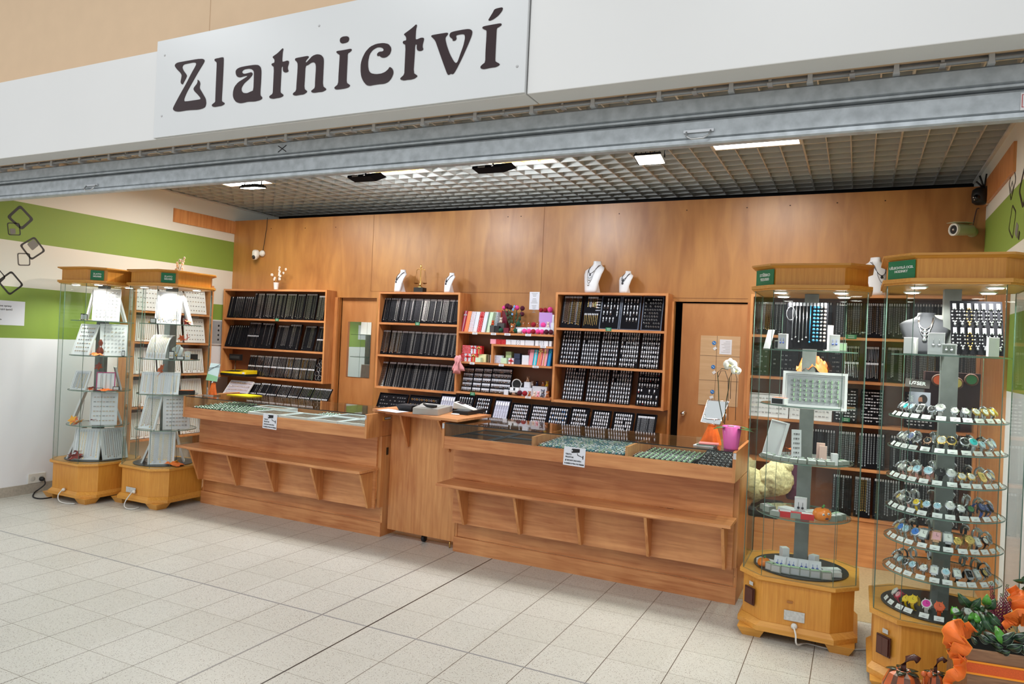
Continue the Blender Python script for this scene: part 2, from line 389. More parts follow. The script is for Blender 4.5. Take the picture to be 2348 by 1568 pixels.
# fascia, bulkhead, sign
FASC = plain('white_fascia', (222, 221, 219), 0.35, var=0.01, scale=2)
mb = MB().mat(FASC); mb.box(-9, -1.362, 2.85, 2.985, 2.602, 3.124); struct('wall_fascia', mb, 0.003)
mb = MB().mat(FASC); mb.box(-1.355, 3.2, 2.845, 2.985, 2.602, 3.75); struct('wall_fascia', mb, 0.003)
mb = MB().mat(plain('apricot_paint', (214, 184, 150), 0.7, var=0.02)); mb.box(-9, 3.2, 2.99, 3.05, 2.62, 4.6)
xb = onY(481, 50, 2.99).x; mb.mat(plain('apricot_seam', (196, 166, 134), 0.8)); mb.box(xb-0.002, xb+0.002, 2.9885, 2.99, 3.1, 4.6); struct('wall_bulkhead', mb)
sg = thing('shop_sign', 'long white sign board with dark brown curly letters above the shop opening', 'sign', (-2.55, 2.835, 2.6))
mb = MB().mat(plain('sign_white', (213, 214, 214), 0.3, var=0.01, scale=2)); mb.box(-3.742, -1.36, 2.828, 2.85, 2.604, 3.168); mb.build('sign_board', sg, 0.002)
for q in ((378, 127), (371, 266), (732, 59), (1186, 152)):
    p = onY(*q, 2.828); mb = MB().mat(plain('screw_cap', (190, 190, 190), 0.4)); mb.lathe([(0.006, 0), (0.006, 0.002), (0.003, 0.003)], 10, Matrix.Translation((p.x, 2.828, p.z)) @ Matrix.Rotation(R_(90), 4, 'X')); mb.build('screw_cap', sg)
S1 = crop(380, 90, 5.87); S2 = crop(760, 10, 5.59)
BROWN = plain('sign_brown_foil', (46, 26, 28), 0.08, var=0.0)
LET = [
 (S1, [[(125,360),(135,335),(165,315),(250,300),(430,268),(505,265),(525,280),(520,310),(440,440),(380,545),(290,705),(250,800),(250,830),(270,840),(440,815),(472,808),(472,790),(440,750),(390,700),(378,672),(385,650),(425,600),(435,570),(432,543),(455,560),(467,595),(462,625),(458,660),(500,730),(540,800),(548,860),(535,910),(500,932),(440,948),(300,955),(180,975),(130,970),(105,950),(102,930),(125,880),(200,740),(285,590),(345,470),(410,355),(415,330),(405,315),(370,313),(260,335),(235,350),(225,380),(240,420),(270,460),(288,490),(275,525),(245,580),(230,610),(212,600),(205,575),(215,520),(220,485),(205,455),(150,400)]]),
 (S1, [[(662,270),(680,262),(775,242),(782,255),(780,350),(768,600),(755,820),(762,838),(795,858),(792,875),(750,898),(700,905),(660,912),(630,905),(624,885),(640,870),(672,845),(672,800),(682,560),(692,330),(688,310),(662,292)]]),
 (S1, [[(948,470),(945,430),(965,400),(1010,378),(1100,360),(1200,346),(1250,348),(1280,375),(1290,430),(1285,560),(1275,700),(1276,755),(1300,780),(1300,800),(1270,820),(1200,838),(1110,840),(1050,855),(1000,862),(950,845),(920,805),(908,760),(912,700),(930,640),(980,580),(1060,530),(1105,500),(1105,490),(1060,497),(1000,515),(965,505)],
       [(1030,450),(1030,430),(1060,405),(1120,395),(1160,403),(1190,430),(1192,480),(1185,690),(1150,705),(1100,728),(1050,725),(1022,695),(1022,650),(1060,590),(1130,530),(1170,480),(1170,455),(1155,445),(1120,455),(1060,470)]]),
 (S1, [[(1442,245),(1450,232),(1510,190),(1555,145),(1578,123),(1586,130),(1575,180),(1568,300),(1590,305),(1640,288),(1660,295),(1660,320),(1645,370),(1645,400),(1655,428),(1645,440),(1610,450),(1585,435),(1580,400),(1582,370),(1562,365),(1555,500),(1545,700),(1550,720),(1585,745),(1583,765),(1545,785),(1500,792),(1450,802),(1405,795),(1396,775),(1410,758),(1445,735),(1450,640),(1462,375),(1440,362),(1426,342),(1435,328),(1468,318),(1470,280),(1460,265)]]),
 (S1, [[(1745,265),(1760,255),(1850,238),(1915,226),(1930,235),(1922,250),(1890,285),(1884,305),(1895,318),(1930,280),(1980,225),(2040,203),(2095,212),(2125,250),(2130,300),(2122,450),(2115,630),(2160,665),(2160,682),(2110,708),(2060,712),(2000,722),(1965,715),(1962,695),(1980,682),(2012,655),(2015,560),(2027,380),(2020,330),(1995,308),(1960,315),(1920,345),(1882,360),(1875,500),(1865,665),(1905,698),(1900,715),(1860,742),(1800,750),(1750,760),(1716,750),(1716,730),(1760,695),(1765,600),(1780,400),(1780,330),(1765,300),(1745,285)]]),
 (S2, [[(110,465),(118,435),(150,415),(200,410),(225,420),(229,450),(215,480),(180,495),(140,503),(118,492)], [(64,615),(75,600),(150,590),(250,570),(262,577),(258,595),(235,615),(210,628),(208,700),(198,900),(195,1005),(235,1030),(240,1045),(220,1065),(170,1080),(110,1088),(60,1093),(42,1080),(42,1065),(90,1025),(95,900),(108,700),(110,650),(85,635)]]),
 (S2, [[(377,850),(380,760),(400,690),(440,610),(500,545),(580,508),(670,497),(735,510),(765,550),(768,590),(750,640),(710,675),(670,686),(640,680),(612,657),(596,667),(587,650),(592,630),(615,610),(660,605),(675,590),(665,565),(630,550),(585,552),(530,585),(490,640),(472,720),(470,790),(480,850),(510,885),(570,897),(640,890),(690,870),(730,835),(750,802),(780,820),(795,855),(795,890),(770,950),(730,995),(680,1018),(600,1025),(540,1035),(490,1045),(450,1035),(410,985),(385,925)]]),
 (S2, [[(932,390),(940,378),(1000,335),(1050,295),(1090,257),(1098,270),(1085,320),(1078,450),(1100,452),(1150,430),(1185,430),(1188,450),(1170,520),(1170,550),(1180,575),(1165,592),(1130,600),(1103,590),(1095,560),(1098,515),(1075,512),(1068,650),(1052,880),(1100,910),(1102,925),(1070,950),(1020,965),(970,968),(930,977),(887,965),(886,948),(938,900),(942,800),(955,520),(925,508),(916,488),(928,470),(962,465),(962,430),(950,405)]]),
 (S2, [[(1282,405),(1300,395),(1400,378),(1485,365),(1498,372),(1490,390),(1465,420),(1462,450),(1480,530),(1520,640),(1570,730),(1597,757),(1620,740),(1655,640),(1695,530),(1715,440),(1712,395),(1690,382),(1650,385),(1600,397),(1600,415),(1606,440),(1590,465),(1555,470),(1558,450),(1520,420),(1515,395),(1530,365),(1570,350),(1680,328),(1760,318),(1795,328),(1808,350),(1800,400),(1760,500),(1680,680),(1600,840),(1562,897),(1530,890),(1500,907),(1485,890),(1430,740),(1360,540),(1335,470),(1300,430),(1284,418)]]),
 (S2, [[(1936,300),(1950,285),(2050,265),(2170,245),(2184,252),(2178,270),(2150,290),(2120,305),(2115,400),(2105,600),(2100,725),(2115,740),(2158,762),(2155,780),(2110,805),(2050,812),(1990,825),(1950,832),(1915,822),(1912,800),(1935,775),(1975,745),(1978,600),(1990,420),(1992,335),(1965,325),(1940,312)], [(2012,205),(2030,175),(2070,110),(2090,70),(2120,55),(2190,40),(2200,52),(2185,90),(2140,145),(2080,190),(2030,212)]]),
]
for cf, polys in LET:
    pp = []
    for poly in polys:
        q = [onY(*cf(*p), 2.828) for p in smooth(poly)]; pp.append([(v.x, v.z) for v in q])
    flat_shape('letter', pp, BROWN, Matrix.Translation((0, 2.8265, 0)) @ Matrix.Rotation(R_(90), 4, 'X'), 0.0015, sg)
# shutter
GALV = plain('galvanised_steel', (176, 182, 186), 0.45, 0.35, var=0.16, scale=22)
sh = thing('roller_shutter', 'galvanised steel roller shutter pulled up under the white fascia', 'shutter', (-2.5, 3.07, 2.38))
def profile(name, pts, x0, x1):
    mb = MB().mat(GALV); n = len(pts)
    mb.add([(x0, y, z) for y, z in pts]+[(x1, y, z) for y, z in pts], [tuple(range(n)), tuple(range(2*n-1, n-1, -1))]+[(i, n+i, n+(i+1) % n, (i+1) % n) for i in range(n)])
    return mb.build(name, sh)
profile('bottom_slat', [(3.06, 2.380), (3.052, 2.386), (3.054, 2.402), (3.066, 2.406), (3.058, 2.412), (3.058, 2.478), (3.068, 2.488), (3.10, 2.488), (3.10, 2.380)], XL+0.02, XR-0.01)
profile('upper_slat', [(3.085, 2.494), (3.062, 2.500), (3.060, 2.508), (3.072, 2.513), (3.062, 2.520), (3.062, 2.578), (3.072, 2.586), (3.10, 2.586), (3.10, 2.494)], XL+0.02, XR-0.01)
mb = MB().mat(plain('dark_gap', (30, 30, 32), 0.8)); mb.box(XL+0.02, XR-0.01, 3.088, 3.098, 2.484, 2.498); mb.build('slot', sh)
for q0, q1 in (((197, 422), (224, 438)), ((1568, 297), (1636, 325))):
    a = onY(*q0, 3.055); b = onY(*q1, 3.055); w = abs(b.x-a.x)/2; c = (a.x+b.x)/2; zt = a.z-0.006
    mb = MB().mat(plain('bright_zinc', (196, 198, 200), 0.3, 0.8)); mb.box(c-w, c+w, 3.05, 3.058, zt-0.012, zt)
    mb.tube([(c-w*.8, 3.05, zt-0.008), (c-w*.75, 3.035, zt-0.03), (c-w*.4, 3.03, zt-0.044), (c+w*.4, 3.03, zt-0.044), (c+w*.75, 3.035, zt-0.03), (c+w*.8, 3.05, zt-0.008)], 0.004, 6)
    mb.build('handle', sh)
rd = thing('shutter_linkage', 'grey steel rods with clips along the top of the raised shutter', 'shutter rods', (-2.5, 3.06, 2.6))
mb = MB().mat(plain('zinc_rod', (162, 164, 166), 0.4, 0.2))
mb.tube([(XL+0.03, 3.05, 2.604), (XR-0.01, 3.05, 2.604)], 0.0075, 8); mb.build('rod', rd)
mb = MB().mat(MATS['zinc_rod']); mb.tube([(XL+0.03, 3.075, 2.622), (XR-0.01, 3.075, 2.622)], 0.011, 8); mb.build('rod', rd)
CLIP = plain('clip_steel', (196, 198, 200), 0.35, 0.2)
for i in range(48):
    x = XL+0.1+i*0.151
    if x > XR-0.05: break
    mb = MB().mat(CLIP)
    if i % 2:
        mb.prism([(x-0.012, 2.584), (x+0.012, 2.584), (x+0.009, 2.6), (x+0.009, 2.624), (x-0.009, 2.624), (x-0.009, 2.6)], -3.09, -3.04, Matrix(((1, 0, 0, 0), (0, 0, -1, 0), (0, 1, 0, 0), (0, 0, 0, 1))))
        mb.build('bracket', rd)
    else:
        mb.box(x-0.01, x+0.01, 3.036, 3.085, 2.596, 2.602); mb.box(x-0.006, x+0.006, 3.05, 3.09, 2.602, 2.65); mb.build('clip', rd)
# hand-marked cross on the shutter, red sticker at the right end
p = onY(647, 341, 3.061)
mb = MB().mat(INK)
for s in (-1, 1): mb.tube([(p.x-0.03, 3.0605, p.z-s*0.018), (p.x+0.03, 3.0605, p.z+s*0.018)], 0.0022, 5)
mb.build('marker_cross', sh)
STK = plain('sticker_white', (220, 214, 214), 0.5); RED = plain('red', (190, 40, 44), 0.5)
a = onY(2344, 214, 3.056); mb = MB().mat(STK); mb.box(a.x-0.004, XR-0.15, 3.0555, 3.0575, a.z-0.06, a.z+0.002); mb.mat(RED)
mb.box(a.x, a.x+0.12, 3.055, 3.0556, a.z-0.006, a.z-0.004); mb.box(a.x, a.x+0.12, 3.055, 3.0556, a.z-0.05, a.z-0.048); mb.box(a.x, a.x+0.002, 3.055, 3.0556, a.z-0.05, a.z-0.004); mb.build('sticker', sh)
# wall stickers
WSB = plain('sticker_black', (30, 27, 24), 0.5, var=0.0); WSG = plain('sticker_grey', (118, 116, 112), 0.5, var=0.0)
def rounded(q, r=0.16):
    out = []
    for i in range(4):
        p, a, b = Vector(q[i]), Vector(q[i-1]), Vector(q[(i+1) % 4])
        A = p+(a-p)*r; B = p+(b-p)*r
        for k in range(5):
            t = k/4; out.append(tuple(A*(1-t)**2+p*2*t*(1-t)+B*t*t))
    return out
def wall_sticker(pts, wall, thick, label, fill=None, m=WSB, grp=None):
    X = XL+0.001 if wall == 'L' else XR-0.001
    q = [onX(x, y, X) for x, y in pts]; q = [(v.y, v.z) for v in q]
    c = (sum(v[0] for v in q)/4, sum(v[1] for v in q)/4)
    polys = [rounded(q)]
    if thick: polys.append(rounded([(c[0]+(v[0]-c[0])*(1-thick), c[1]+(v[1]-c[1])*(1-thick)) for v in q]))
    M = Matrix(((0, 0, 1 if wall == 'L' else 1, X), (1, 0, 0, 0), (0, 1, 0, 0), (0, 0, 0, 1)))
    o = flat_shape('wall_sticker', polys, m, M, 0.0008); tag(o, label, 'wall sticker', grp)
    return o
wall_sticker([(46, 469), (78, 503), (50, 528), (15, 497)], 'L', 0.26, 'thick black rounded-square outline sticker, topmost on the green stripe of the left wall')
wall_sticker([(16, 510), (45, 511), (48, 540), (19, 539)], 'L', 0.14, 'thin black square outline sticker overlapping below the topmost thick square, left wall')
wall_sticker([(22, 524), (35, 524), (36, 536), (24, 537)], 'L', 0, 'tiny solid grey square sticker inside the thin square on the green stripe', m=WSG)
wall_sticker([(79, 541.5), (105, 575.5), (71.7, 597.3), (44.3, 561.7)], 'L', 0.18, 'black rounded-square outline sticker holding a grey square, left wall below green stripe')
wall_sticker([(77, 548), (89.6, 561.7), (74.6, 574.4), (62, 559.4)], 'L', 0, 'solid grey rounded-square sticker inside the black outline square, cream part of left wall', m=WSG)
wall_sticker([(39.5, 579.4), (69, 580.6), (69.6, 609.3), (41.3, 608.8)], 'L', 0.16, 'dark grey small square outline sticker on cream part of the left wall', m=plain('sticker_dkgrey', (74, 70, 66), 0.5))
wall_sticker([(26.4, 619.8), (55, 653.6), (21.8, 678), (-7, 644)], 'L', 0.18, 'large black square outline sticker above the white notice on the left wall')
wall_sticker([(-18, 598), (14, 636), (-6, 655), (-38, 620)], 'L', 0.14, 'thin black square outline sticker cut by the left edge, beside the lowest large square')
wall_sticker([(2324.7, 376), (2329.8, 410.6), (2317.6, 462.7), (2313.3, 420.8)], 'R', 0.13, 'thin black diamond outline sticker, highest on the right wall')
wall_sticker([(2321.5, 413), (2324, 429), (2319, 447), (2316.6, 431)], 'R', 0.3, 'small dark diamond sticker inside the highest thin outline on the right wall', m=WSG)
wall_sticker([(2349, 380), (2361, 415), (2345, 480), (2336, 440)], 'R', 0.24, 'thick black diamond outline sticker at the right edge of the right wall')
wall_sticker([(2321.6, 467.8), (2330, 484), (2321.6, 549.4), (2312.4, 527)], 'R', 0.13, 'thin black upright outline sticker on the green stripe of the right wall')
wall_sticker([(2331, 508.6), (2335.5, 516.7), (2331.5, 547.4), (2326.5, 535)], 'R', 0, 'grey solid upright sticker beside the thin outline on right green stripe', m=WSG)
wall_sticker([(2336.5, 528), (2339, 533), (2336, 551), (2333.5, 545)], 'R', 0, 'smallest dark brown sticker low on the right green stripe', m=WSB)
# paper notice on left wall
p1 = onX(58, 692, XL+0.002); p2 = onX(57, 747, XL+0.002)
nt_ = thing('wall_notice', 'white paper notice of repair services taped to the green stripe of left wall', 'notice', (XL, p1.y-0.15, p2.z))
mb = MB().mat(PAPER); mb.box(XL, XL+0.0015, p1.y-0.31, p1.y, p2.z, p1.z); sheet_ = mb.build('sheet', nt_)
Mw = lambda y, z: Matrix.Translation((XL+0.0022, y, z)) @ Matrix.Rotation(R_(90), 4, 'Z') @ Matrix.Rotation(R_(90), 4, 'X')
for s, dy, dz, sz in (('Nabízíme opravy', -0.205, 0.045, 0.022), ('zlatých a stříbrných šperků', -0.225, 0.075, 0.019), ('dle přání', -0.275, 0.105, 0.018), ('výměna baterie', -0.26, 0.16, 0.018), ('nové látky', -0.268, 0.19, 0.018)):
    text(s, sz, INK, Mw(p1.y+dy+0.02, p1.z-dz), sheet_, bold=0.0003, ext=0.0002)
# ------------------------------------------------------------------ counters
CAMI = None
def camera_notice(t, px, py, Y, yaw=0):
    p = onY(px, py, Y)
    w, h = 0.145, 0.118
    M = facing((p.x, Y-0.001, p.z), 0) @ Matrix.Rotation(R_(-1.5), 4, 'Z')
    mb = MB().mat(PAPER); mb.box(-w/2, w/2, -h/2, h/2, -0.0005, 0.0008, M)
    mb.mat(INK)
    C = Matrix.Translation((0.012, 0.03, 0.001))
    mb.prism([(-0.03, -0.008), (0.022, 0.0), (0.022, 0.022), (-0.028, 0.02), (-0.038, 0.006)], 0, 0.0006, M @ C)
    mb.mat(PAPER); mb.lathe([(0.006, 0), (0.006, 0.0005)], 10, M @ Matrix.Translation((-0.018, 0.036, 0.0017)))
    mb.mat(INK); mb.prism([(0.005, -0.004), (0.009, -0.005), (0.012, -0.016), (0.045, -0.026), (0.045, -0.030), (0.009, -0.02)], 0, 0.0006, M @ C)
    mb.prism([(0.043, -0.04), (0.049, -0.04), (0.049, -0.016), (0.043, -0.018)], 0, 0.0006, M @ C)
    sh_ = mb.build('sheet', t)
    for s, x, y, sz in (('TENTO', -0.06, 0.012, 0.0125), ('PROSTOR', -0.06, -0.006, 0.0125), ('JE MONITOROVÁN', -0.06, -0.026, 0.0125), ('KAMEROVÝM SYSTÉMEM', -0.064, -0.046, 0.0120)):
        text(s, sz, INK, M @ Matrix.Translation((x, y, 0.0012)), sh_, align='LEFT', bold=0.0006, ext=0.0002)
def counter(x0, x1, label, bx, tilt_right_end=False):
    c = thing('display_counter', label, 'counter', ((x0+x1)/2, 4.6, 0))
    T = 0.018
    mb = MB().mat(WOODH); mb.box(x0, x1, 4.488, 4.506, 0, 0.103); mb.build('toe_board', c)
    mb = MB().mat(WOODH); mb.box(x0+0.002, x1-0.02, 4.512, 4.53, 0.1035, 0.27); mb.build('lower_panel', c)
    mb = MB().mat(WOODV); mb.box(x0, x0+T, 4.507, 4.90, 0, 0.76); mb.build('side_panel', c)
    mb = MB().mat(WOODV); mb.box(x1-T, x1, 4.507, 4.90, 0, 0.76); mb.build('side_panel', c)
    mb = MB().mat(WOODH); mb.box(x0+0.02, x1-0.02, 4.425, 4.443, 0.222, 0.508); mb.build('knee_panel', c)
    mb = MB().mat(WOODH); mb.box(x0+0.001, x1-0.03, 4.445, 4.463, 0.532, 0.762); mb.build('front_panel', c)
    for xx in (x0, x1-0.03):
        mb = MB().mat(WOODV); mb.box(xx, xx+0.03, 4.4635, 4.5065, 0.225, 0.762); mb.build('corner_post', c)
    mb = MB().mat(WOODH); mb.box(x0, x1-0.005, 4.212, 4.444, 0.512, 0.530); mb.build('bench_shelf', c, 0.001)
    mb = MB().mat(WOODH); mb.box(x0+0.07, x1-0.06, 4.262, 4.276, 0.494, 0.5115); mb.build('shelf_lip', c)
    for b in bx:
        mb = MB().mat(WOODV)
        mb.add([(b-0.009, 4.262+0.015, 0.4935), (b-0.009, 4.4245, 0.4935), (b-0.009, 4.4245, 0.228), (b-0.009, 4.385, 0.228), (b+0.009, 4.277, 0.4935), (b+0.009, 4.4245, 0.4935), (b+0.009, 4.4245, 0.228), (b+0.009, 4.385, 0.228)],
               [(0, 1, 2, 3), (7, 6, 5, 4), (0, 4, 5, 1), (1, 5, 6, 2), (2, 6, 7, 3), (3, 7, 4, 0)])
        mb.build('bracket', c)
    # display box on top
    xe = x0-0.0
    mb = MB().mat(WOODH); mb.box(xe+0.018, x1-0.018, 4.268, 4.286, 0.764, 0.848); mb.build('fascia_board', c)
    mb = MB().mat(WOODH); mb.box(xe+0.018, x1-0.018, 4.286, 4.86, 0.764, 0.782); mb.build('display_floor', c)
    mb = MB().mat(WOODH); mb.box(xe+0.018, x1-0.018, 4.842, 4.86, 0.782, 0.935); mb.build('rear_rail', c)
    for s, xx in ((0, xe), (1, x1-0.018)):
        mb = MB().mat(WOODV); mb.add([(xx, 4.266, 0.764), (xx+T, 4.266, 0.764), (xx+T, 4.86, 0.764), (xx, 4.86, 0.764), (xx, 4.266, 0.940), (xx+T, 4.266, 0.940), (xx+T, 4.86, 0.950), (xx, 4.86, 0.950)],
               [(3, 2, 1, 0), (4, 5, 6, 7), (0, 1, 5, 4), (1, 2, 6, 5), (2, 3, 7, 6), (3, 0, 4, 7)]); mb.build('end_board', c)
    g = MB().mat(GLASST); g.box(xe+0.02, x1-0.02, 4.270, 4.858, 0.9365, 0.9415); g.build('glass_top', c)
    g = MB().mat(plain('black_seal', (20, 22, 22), 0.4)); g.box(xe+0.019, x1-0.019, 4.2685, 4.2715, 0.9355, 0.9412); g.build('top_seal', c)
    g = MB().mat(GLASST); g.box(xe+0.02, x1-0.02, 4.2725, 4.2765, 0.8485, 0.936); g.build('glass_front', c)
    mb = MB().mat(plain('dark_knot', (70, 40, 22), 0.7))
    for i in range(5):
        xx = x1-0.012; zz = 0.06+i*0.1
        mb.box(xx-0.002, xx+0.002, 4.5065, 4.508, zz, zz+0.004)
    mb.build('screws', c)
    return c
cl = counter(-5.112, -3.203, 'left cherry-wood glass-topped counter with bench shelf, beside the gold display cases', (-5.03, -4.595, -4.18, -3.72, -3.255))
cr_ = counter(-2.563, -0.605, 'right cherry-wood glass-topped counter with bench shelf, beside the silver display case', (-2.43, -2.0, -1.565, -1.12, -0.665))
for xx in (-1.885, -1.255):
    mb = MB().mat(WOODV); mb.box(xx-0.009, xx+0.009, 4.287, 4.841, 0.783, 0.905); mb.build('divider', cr_)
mb = MB().mat(CHROME)
for x in (-0.612, -2.553): mb.box(x-0.008, x+0.008, 4.262, 4.2655, 0.90, 0.935)
mb.build('glass_clip', cr_)
mb = MB().mat(CHROME); mb.box(-3.22, -3.206, 4.262, 4.2655, 0.905, 0.935); mb.build('glass_clip', cl)
def notice_on(cobj, px, py, lab):
    t = thing('camera_notice', lab, 'notice', onY(px, py, 4.266))
    camera_notice(t, px, py, 4.2665); return t
notice_on(cl, 619, 966, 'white CCTV warning sheet taped to front of the left counter')
notice_on(cr_, 1317, 1047, 'white CCTV warning sheet taped to front of the right counter')
# small black lock plate and label on left counter's right side
q = onX(889, 958, -3.2025)
t = thing('number_plate', 'small wooden-framed dark number plate on upper right side of the left counter', 'plate', q)
mb = MB().mat(OAKH); mb.box(-3.203, -3.198, q.y-0.06, q.y+0.05, q.z-0.018, q.z+0.014); mb.mat(INK); mb.box(-3.198, -3.197, q.y-0.045, q.y+0.035, q.z-0.011, q.z+0.008); mb.mat(INKW)
for i in range(6): mb.box(-3.197, -3.1965, q.y-0.038+i*0.012, q.y-0.031+i*0.012, q.z-0.007, q.z+0.004)
mb.build('plate', t)
q = onX(888, 1034, -3.203); mb = MB().mat(plain('lock_black', (20, 18, 16), 0.4)); mb.box(-3.203, -3.200, q.y-0.012, q.y+0.012, q.z-0.028, q.z+0.028); mb.build('lock_plate', cl)
# gate between the counters
g = thing('counter_gate', 'plain cherry-wood rolling gate panel closing the gap between the two counters', 'gate', (-2.86, 4.55, 0))
mb = MB().mat(WOODV); mb.add([(-3.165, 4.527, .06), (-2.566, 4.507, .06), (-2.566, 4.525, .06), (-3.165, 4.545, .06), (-3.165, 4.527, .944), (-2.566, 4.507, .944), (-2.566, 4.525, .944), (-3.165, 4.545, .944)],
    [(3, 2, 1, 0), (4, 5, 6, 7), (0, 1, 5, 4), (1, 2, 6, 5), (2, 3, 7, 6), (3, 0, 4, 7)]); mb.build('panel', g)
mb = MB().mat(WOODH); bo = [(-3.27, 4.415), (-2.442, 4.262), (-2.442, 4.76), (-3.27, 4.80)]
mb.prism(bo, 0.9515, 0.9695); mb.build('top_board', g, 0.001)
mb = MB().mat(WOODH); mb.prism([(-3.14, 4.402), (-2.60, 4.303), (-2.60, 4.33), (-3.14, 4.43)], 0.9435, 0.9510); mb.build('lip', g)
for bx_, by in ((-3.0, 4.39), (-2.64, 4.325)):
    mb = MB().mat(WOODV); yb = 4.515
    mb.add([(bx_-.008, by, .943), (bx_-.008, yb, .943), (bx_-.008, yb, .70), (bx_-.008, yb-.012, .70), (bx_+.008, by, .943), (bx_+.008, yb, .943), (bx_+.008, yb, .70), (bx_+.008, yb-.012, .70)],
           [(0, 1, 2, 3), (7, 6, 5, 4), (0, 4, 5, 1), (1, 5, 6, 2), (2, 6, 7, 3), (3, 7, 4, 0)]); mb.build('bracket', g)
mb = MB().mat(BLK2); mb.lathe([(0.025, -0.012), (0.027, -0.008), (0.027, 0.008), (0.025, 0.012)], 16, Matrix.Translation((-2.86, 4.57, 0.027)) @ Matrix.Rotation(R_(90), 4, 'Y'))
mb.box(-2.868, -2.852, 4.56, 4.59, 0.03, 0.0595); mb.build('caster', g)
mb = MB().mat(GOLD); mb.lathe([(0.006, 0.0), (0.006, 0.0595)], 10, Matrix.Translation((-2.62, 4.54, 0))); mb.build('floor_bolt', g)
# ------------------------------------------------------------------ bookcases on the back wall
def bookcase(label, x0, x1, zt, zb, shelves, depth, sides=True, z_extra=None, name='wall_bookcase'):
    yf = YB-0.001-depth; t = 0.02
    b = thing(name, label, 'bookcase', ((x0+x1)/2, YB-0.01, zb))
    if sides:
        for xx in (x0, x1-t):
            mb = MB().mat(WOODV); mb.box(xx, xx+t, yf, YB-0.001, zb-t, zt); mb.build('side_panel', b)
        mb = MB().mat(WOODH); mb.box(x0+t, x1-t, yf, YB-0.001, zt-t, zt); mb.build('top_panel', b)
        mb = MB().mat(plain('bookcase_back', (128, 78, 46), 0.5, var=0.05)); mb.box(x0+t, x1-t, YB-0.006, YB-0.001, zb, zt-t); mb.build('back_panel', b)
    for z in shelves:
        mb = MB().mat(WOODH); mb.box(x0+(t if sides else 0), x1-(t if sides else 0), yf+0.001, YB-0.0065 if sides else YB-0.001, z-t, z); mb.build('shelf', b)
    return b, yf
ub_l, YFL = bookcase('left wooden wall bookcase hung with silver chains, against the left wall corner', -6.46, -4.985, 1.978, 1.02, (1.655, 1.33, 1.022), 0.155)
mb = MB().mat(WOODH); mb.box(-6.49, -6.47+0.2, 5.66, YFL-0.001, 1.002, 1.022); mb.build('shelf_extension', ub_l)
ub_m, YFM = bookcase('middle wooden wall bookcase of three shelves hung with long necklaces', -4.29, -3.362, 1.962, 1.03, (1.66, 1.345, 1.031), 0.205)
ub_r, YFR = bookcase('right wooden wall bookcase of three shelves holding tagged pendant boards', -2.412, -1.418, 1.976, 1.03, (1.665, 1.343, 1.032), 0.175)
# centre open unit
YFC = 5.812
uc = thing('gift_shelf_unit', 'open centre shelf unit with gift boxes between two bookcases', 'shelf unit', (-2.89, YB-0.01, 1.03))
mb = MB().mat(WOODH)
for x0, x1, z in ((-3.361, -2.413, 1.60), (-3.361, -2.413, 1.322), (-2.992, -2.413, 1.496), (-3.361, -2.413, 1.042)):
    m2 = MB().mat(WOODH); m2.box(x0, x1, YFC, YB-0.001, z-0.018, z); m2.build('shelf', uc)
m2 = MB().mat(WOODV); m2.box(-3.012, -2.992, YFC+0.001, YB-0.001, 1.322, 1.497); m2.build('divider', uc)
m2 = MB().mat(MATS['bookcase_back']); m2.box(-3.36, -2.414, YB-0.005, YB-0.001, 1.043, 1.581); m2.build('back_panel', uc)
# shelf price labels / green shelf markers
def shelf_tag(px, py, Y, w, h, m, label, name='shelf_label', grp=None, extra=None):
    p = onY(px, py, Y); mb = MB().mat(m); mb.box(p.x-w/2, p.x+w/2, Y-0.0015, Y-0.0003, p.z-h/2, p.z+h/2)
    if extra: 
        mb.mat(extra)
        for k in (-0.2, 0.2): mb.box(p.x-w*0.3, p.x+w*0.3, Y-0.0019, Y-0.0015, p.z+h*k-0.0016, p.z+h*k+0.0016)
    o = mb.solo(name, (p.x, Y-0.001, p.z)); tag(o, label, 'label', grp)
PAINT = plain('pencil_grey', (150, 150, 152), 0.8)
for (q, Y, lab) in ((cA(676, 580), YFL, 'small green label stuck on the top shelf edge of left bookcase'), (cB(484, 670), YFM, 'small green label on the top shelf edge of middle bookcase'),
                    (cB(1005, 1332), YFC, 'small green label on the lowest shelf edge of gift unit'), (cC(530, 638), YFR, 'small green label on the top shelf edge of right bookcase')):
    shelf_tag(*q, Y, 0.05, 0.03, GREEN, lab, extra=INKW)
for i, (q, w) in enumerate(((cH(295, 628), .052), (cH(552, 636), .052), (cH(745, 643), .06), (cH(1032, 652), .055), (cH(1240, 815), .055), (cH(256, 1043), .05), (cH(660, 1067), .05), (cH(1135, 1092), .06), (cH(1030, 1513), .055))):
    shelf_tag(*q, YFC, w, 0.02, PAPER, 'small white price label on a shelf edge of the centre gift unit', grp='price labels of the gift unit', extra=PAINT)
# worktops behind the counters, under the bookcases
for x0, x1, lab in ((-6.29, -5.0, 'low wooden cabinet under the left bookcase carrying chain displays'), (-4.33, -1.42, 'long low wooden cabinet under the middle and right bookcases')):
    t = thing('low_cabinet', lab, 'cabinet', ((x0+x1)/2, 5.75, 0))
    mb = MB().mat(WOODH); mb.box(x0, x1, 5.46, YB-0.001, 0.722, 0.742); mb.build('top', t)
    mb = MB().mat(WOODV); mb.box(x0+0.02, x1-0.02, 5.50, YB-0.002, 0.003, 0.7215); mb.build('body', t)
    n = int((x1-x0)/0.5)
    for i in range(n):
        a = x0+0.03+i*(x1-x0-0.06)/n; mb = MB().mat(WOODV); mb.box(a+0.004, a+(x1-x0-0.06)/n-0.004, 5.482, 5.4995, 0.08, 0.71)
        mb.build('door', t)
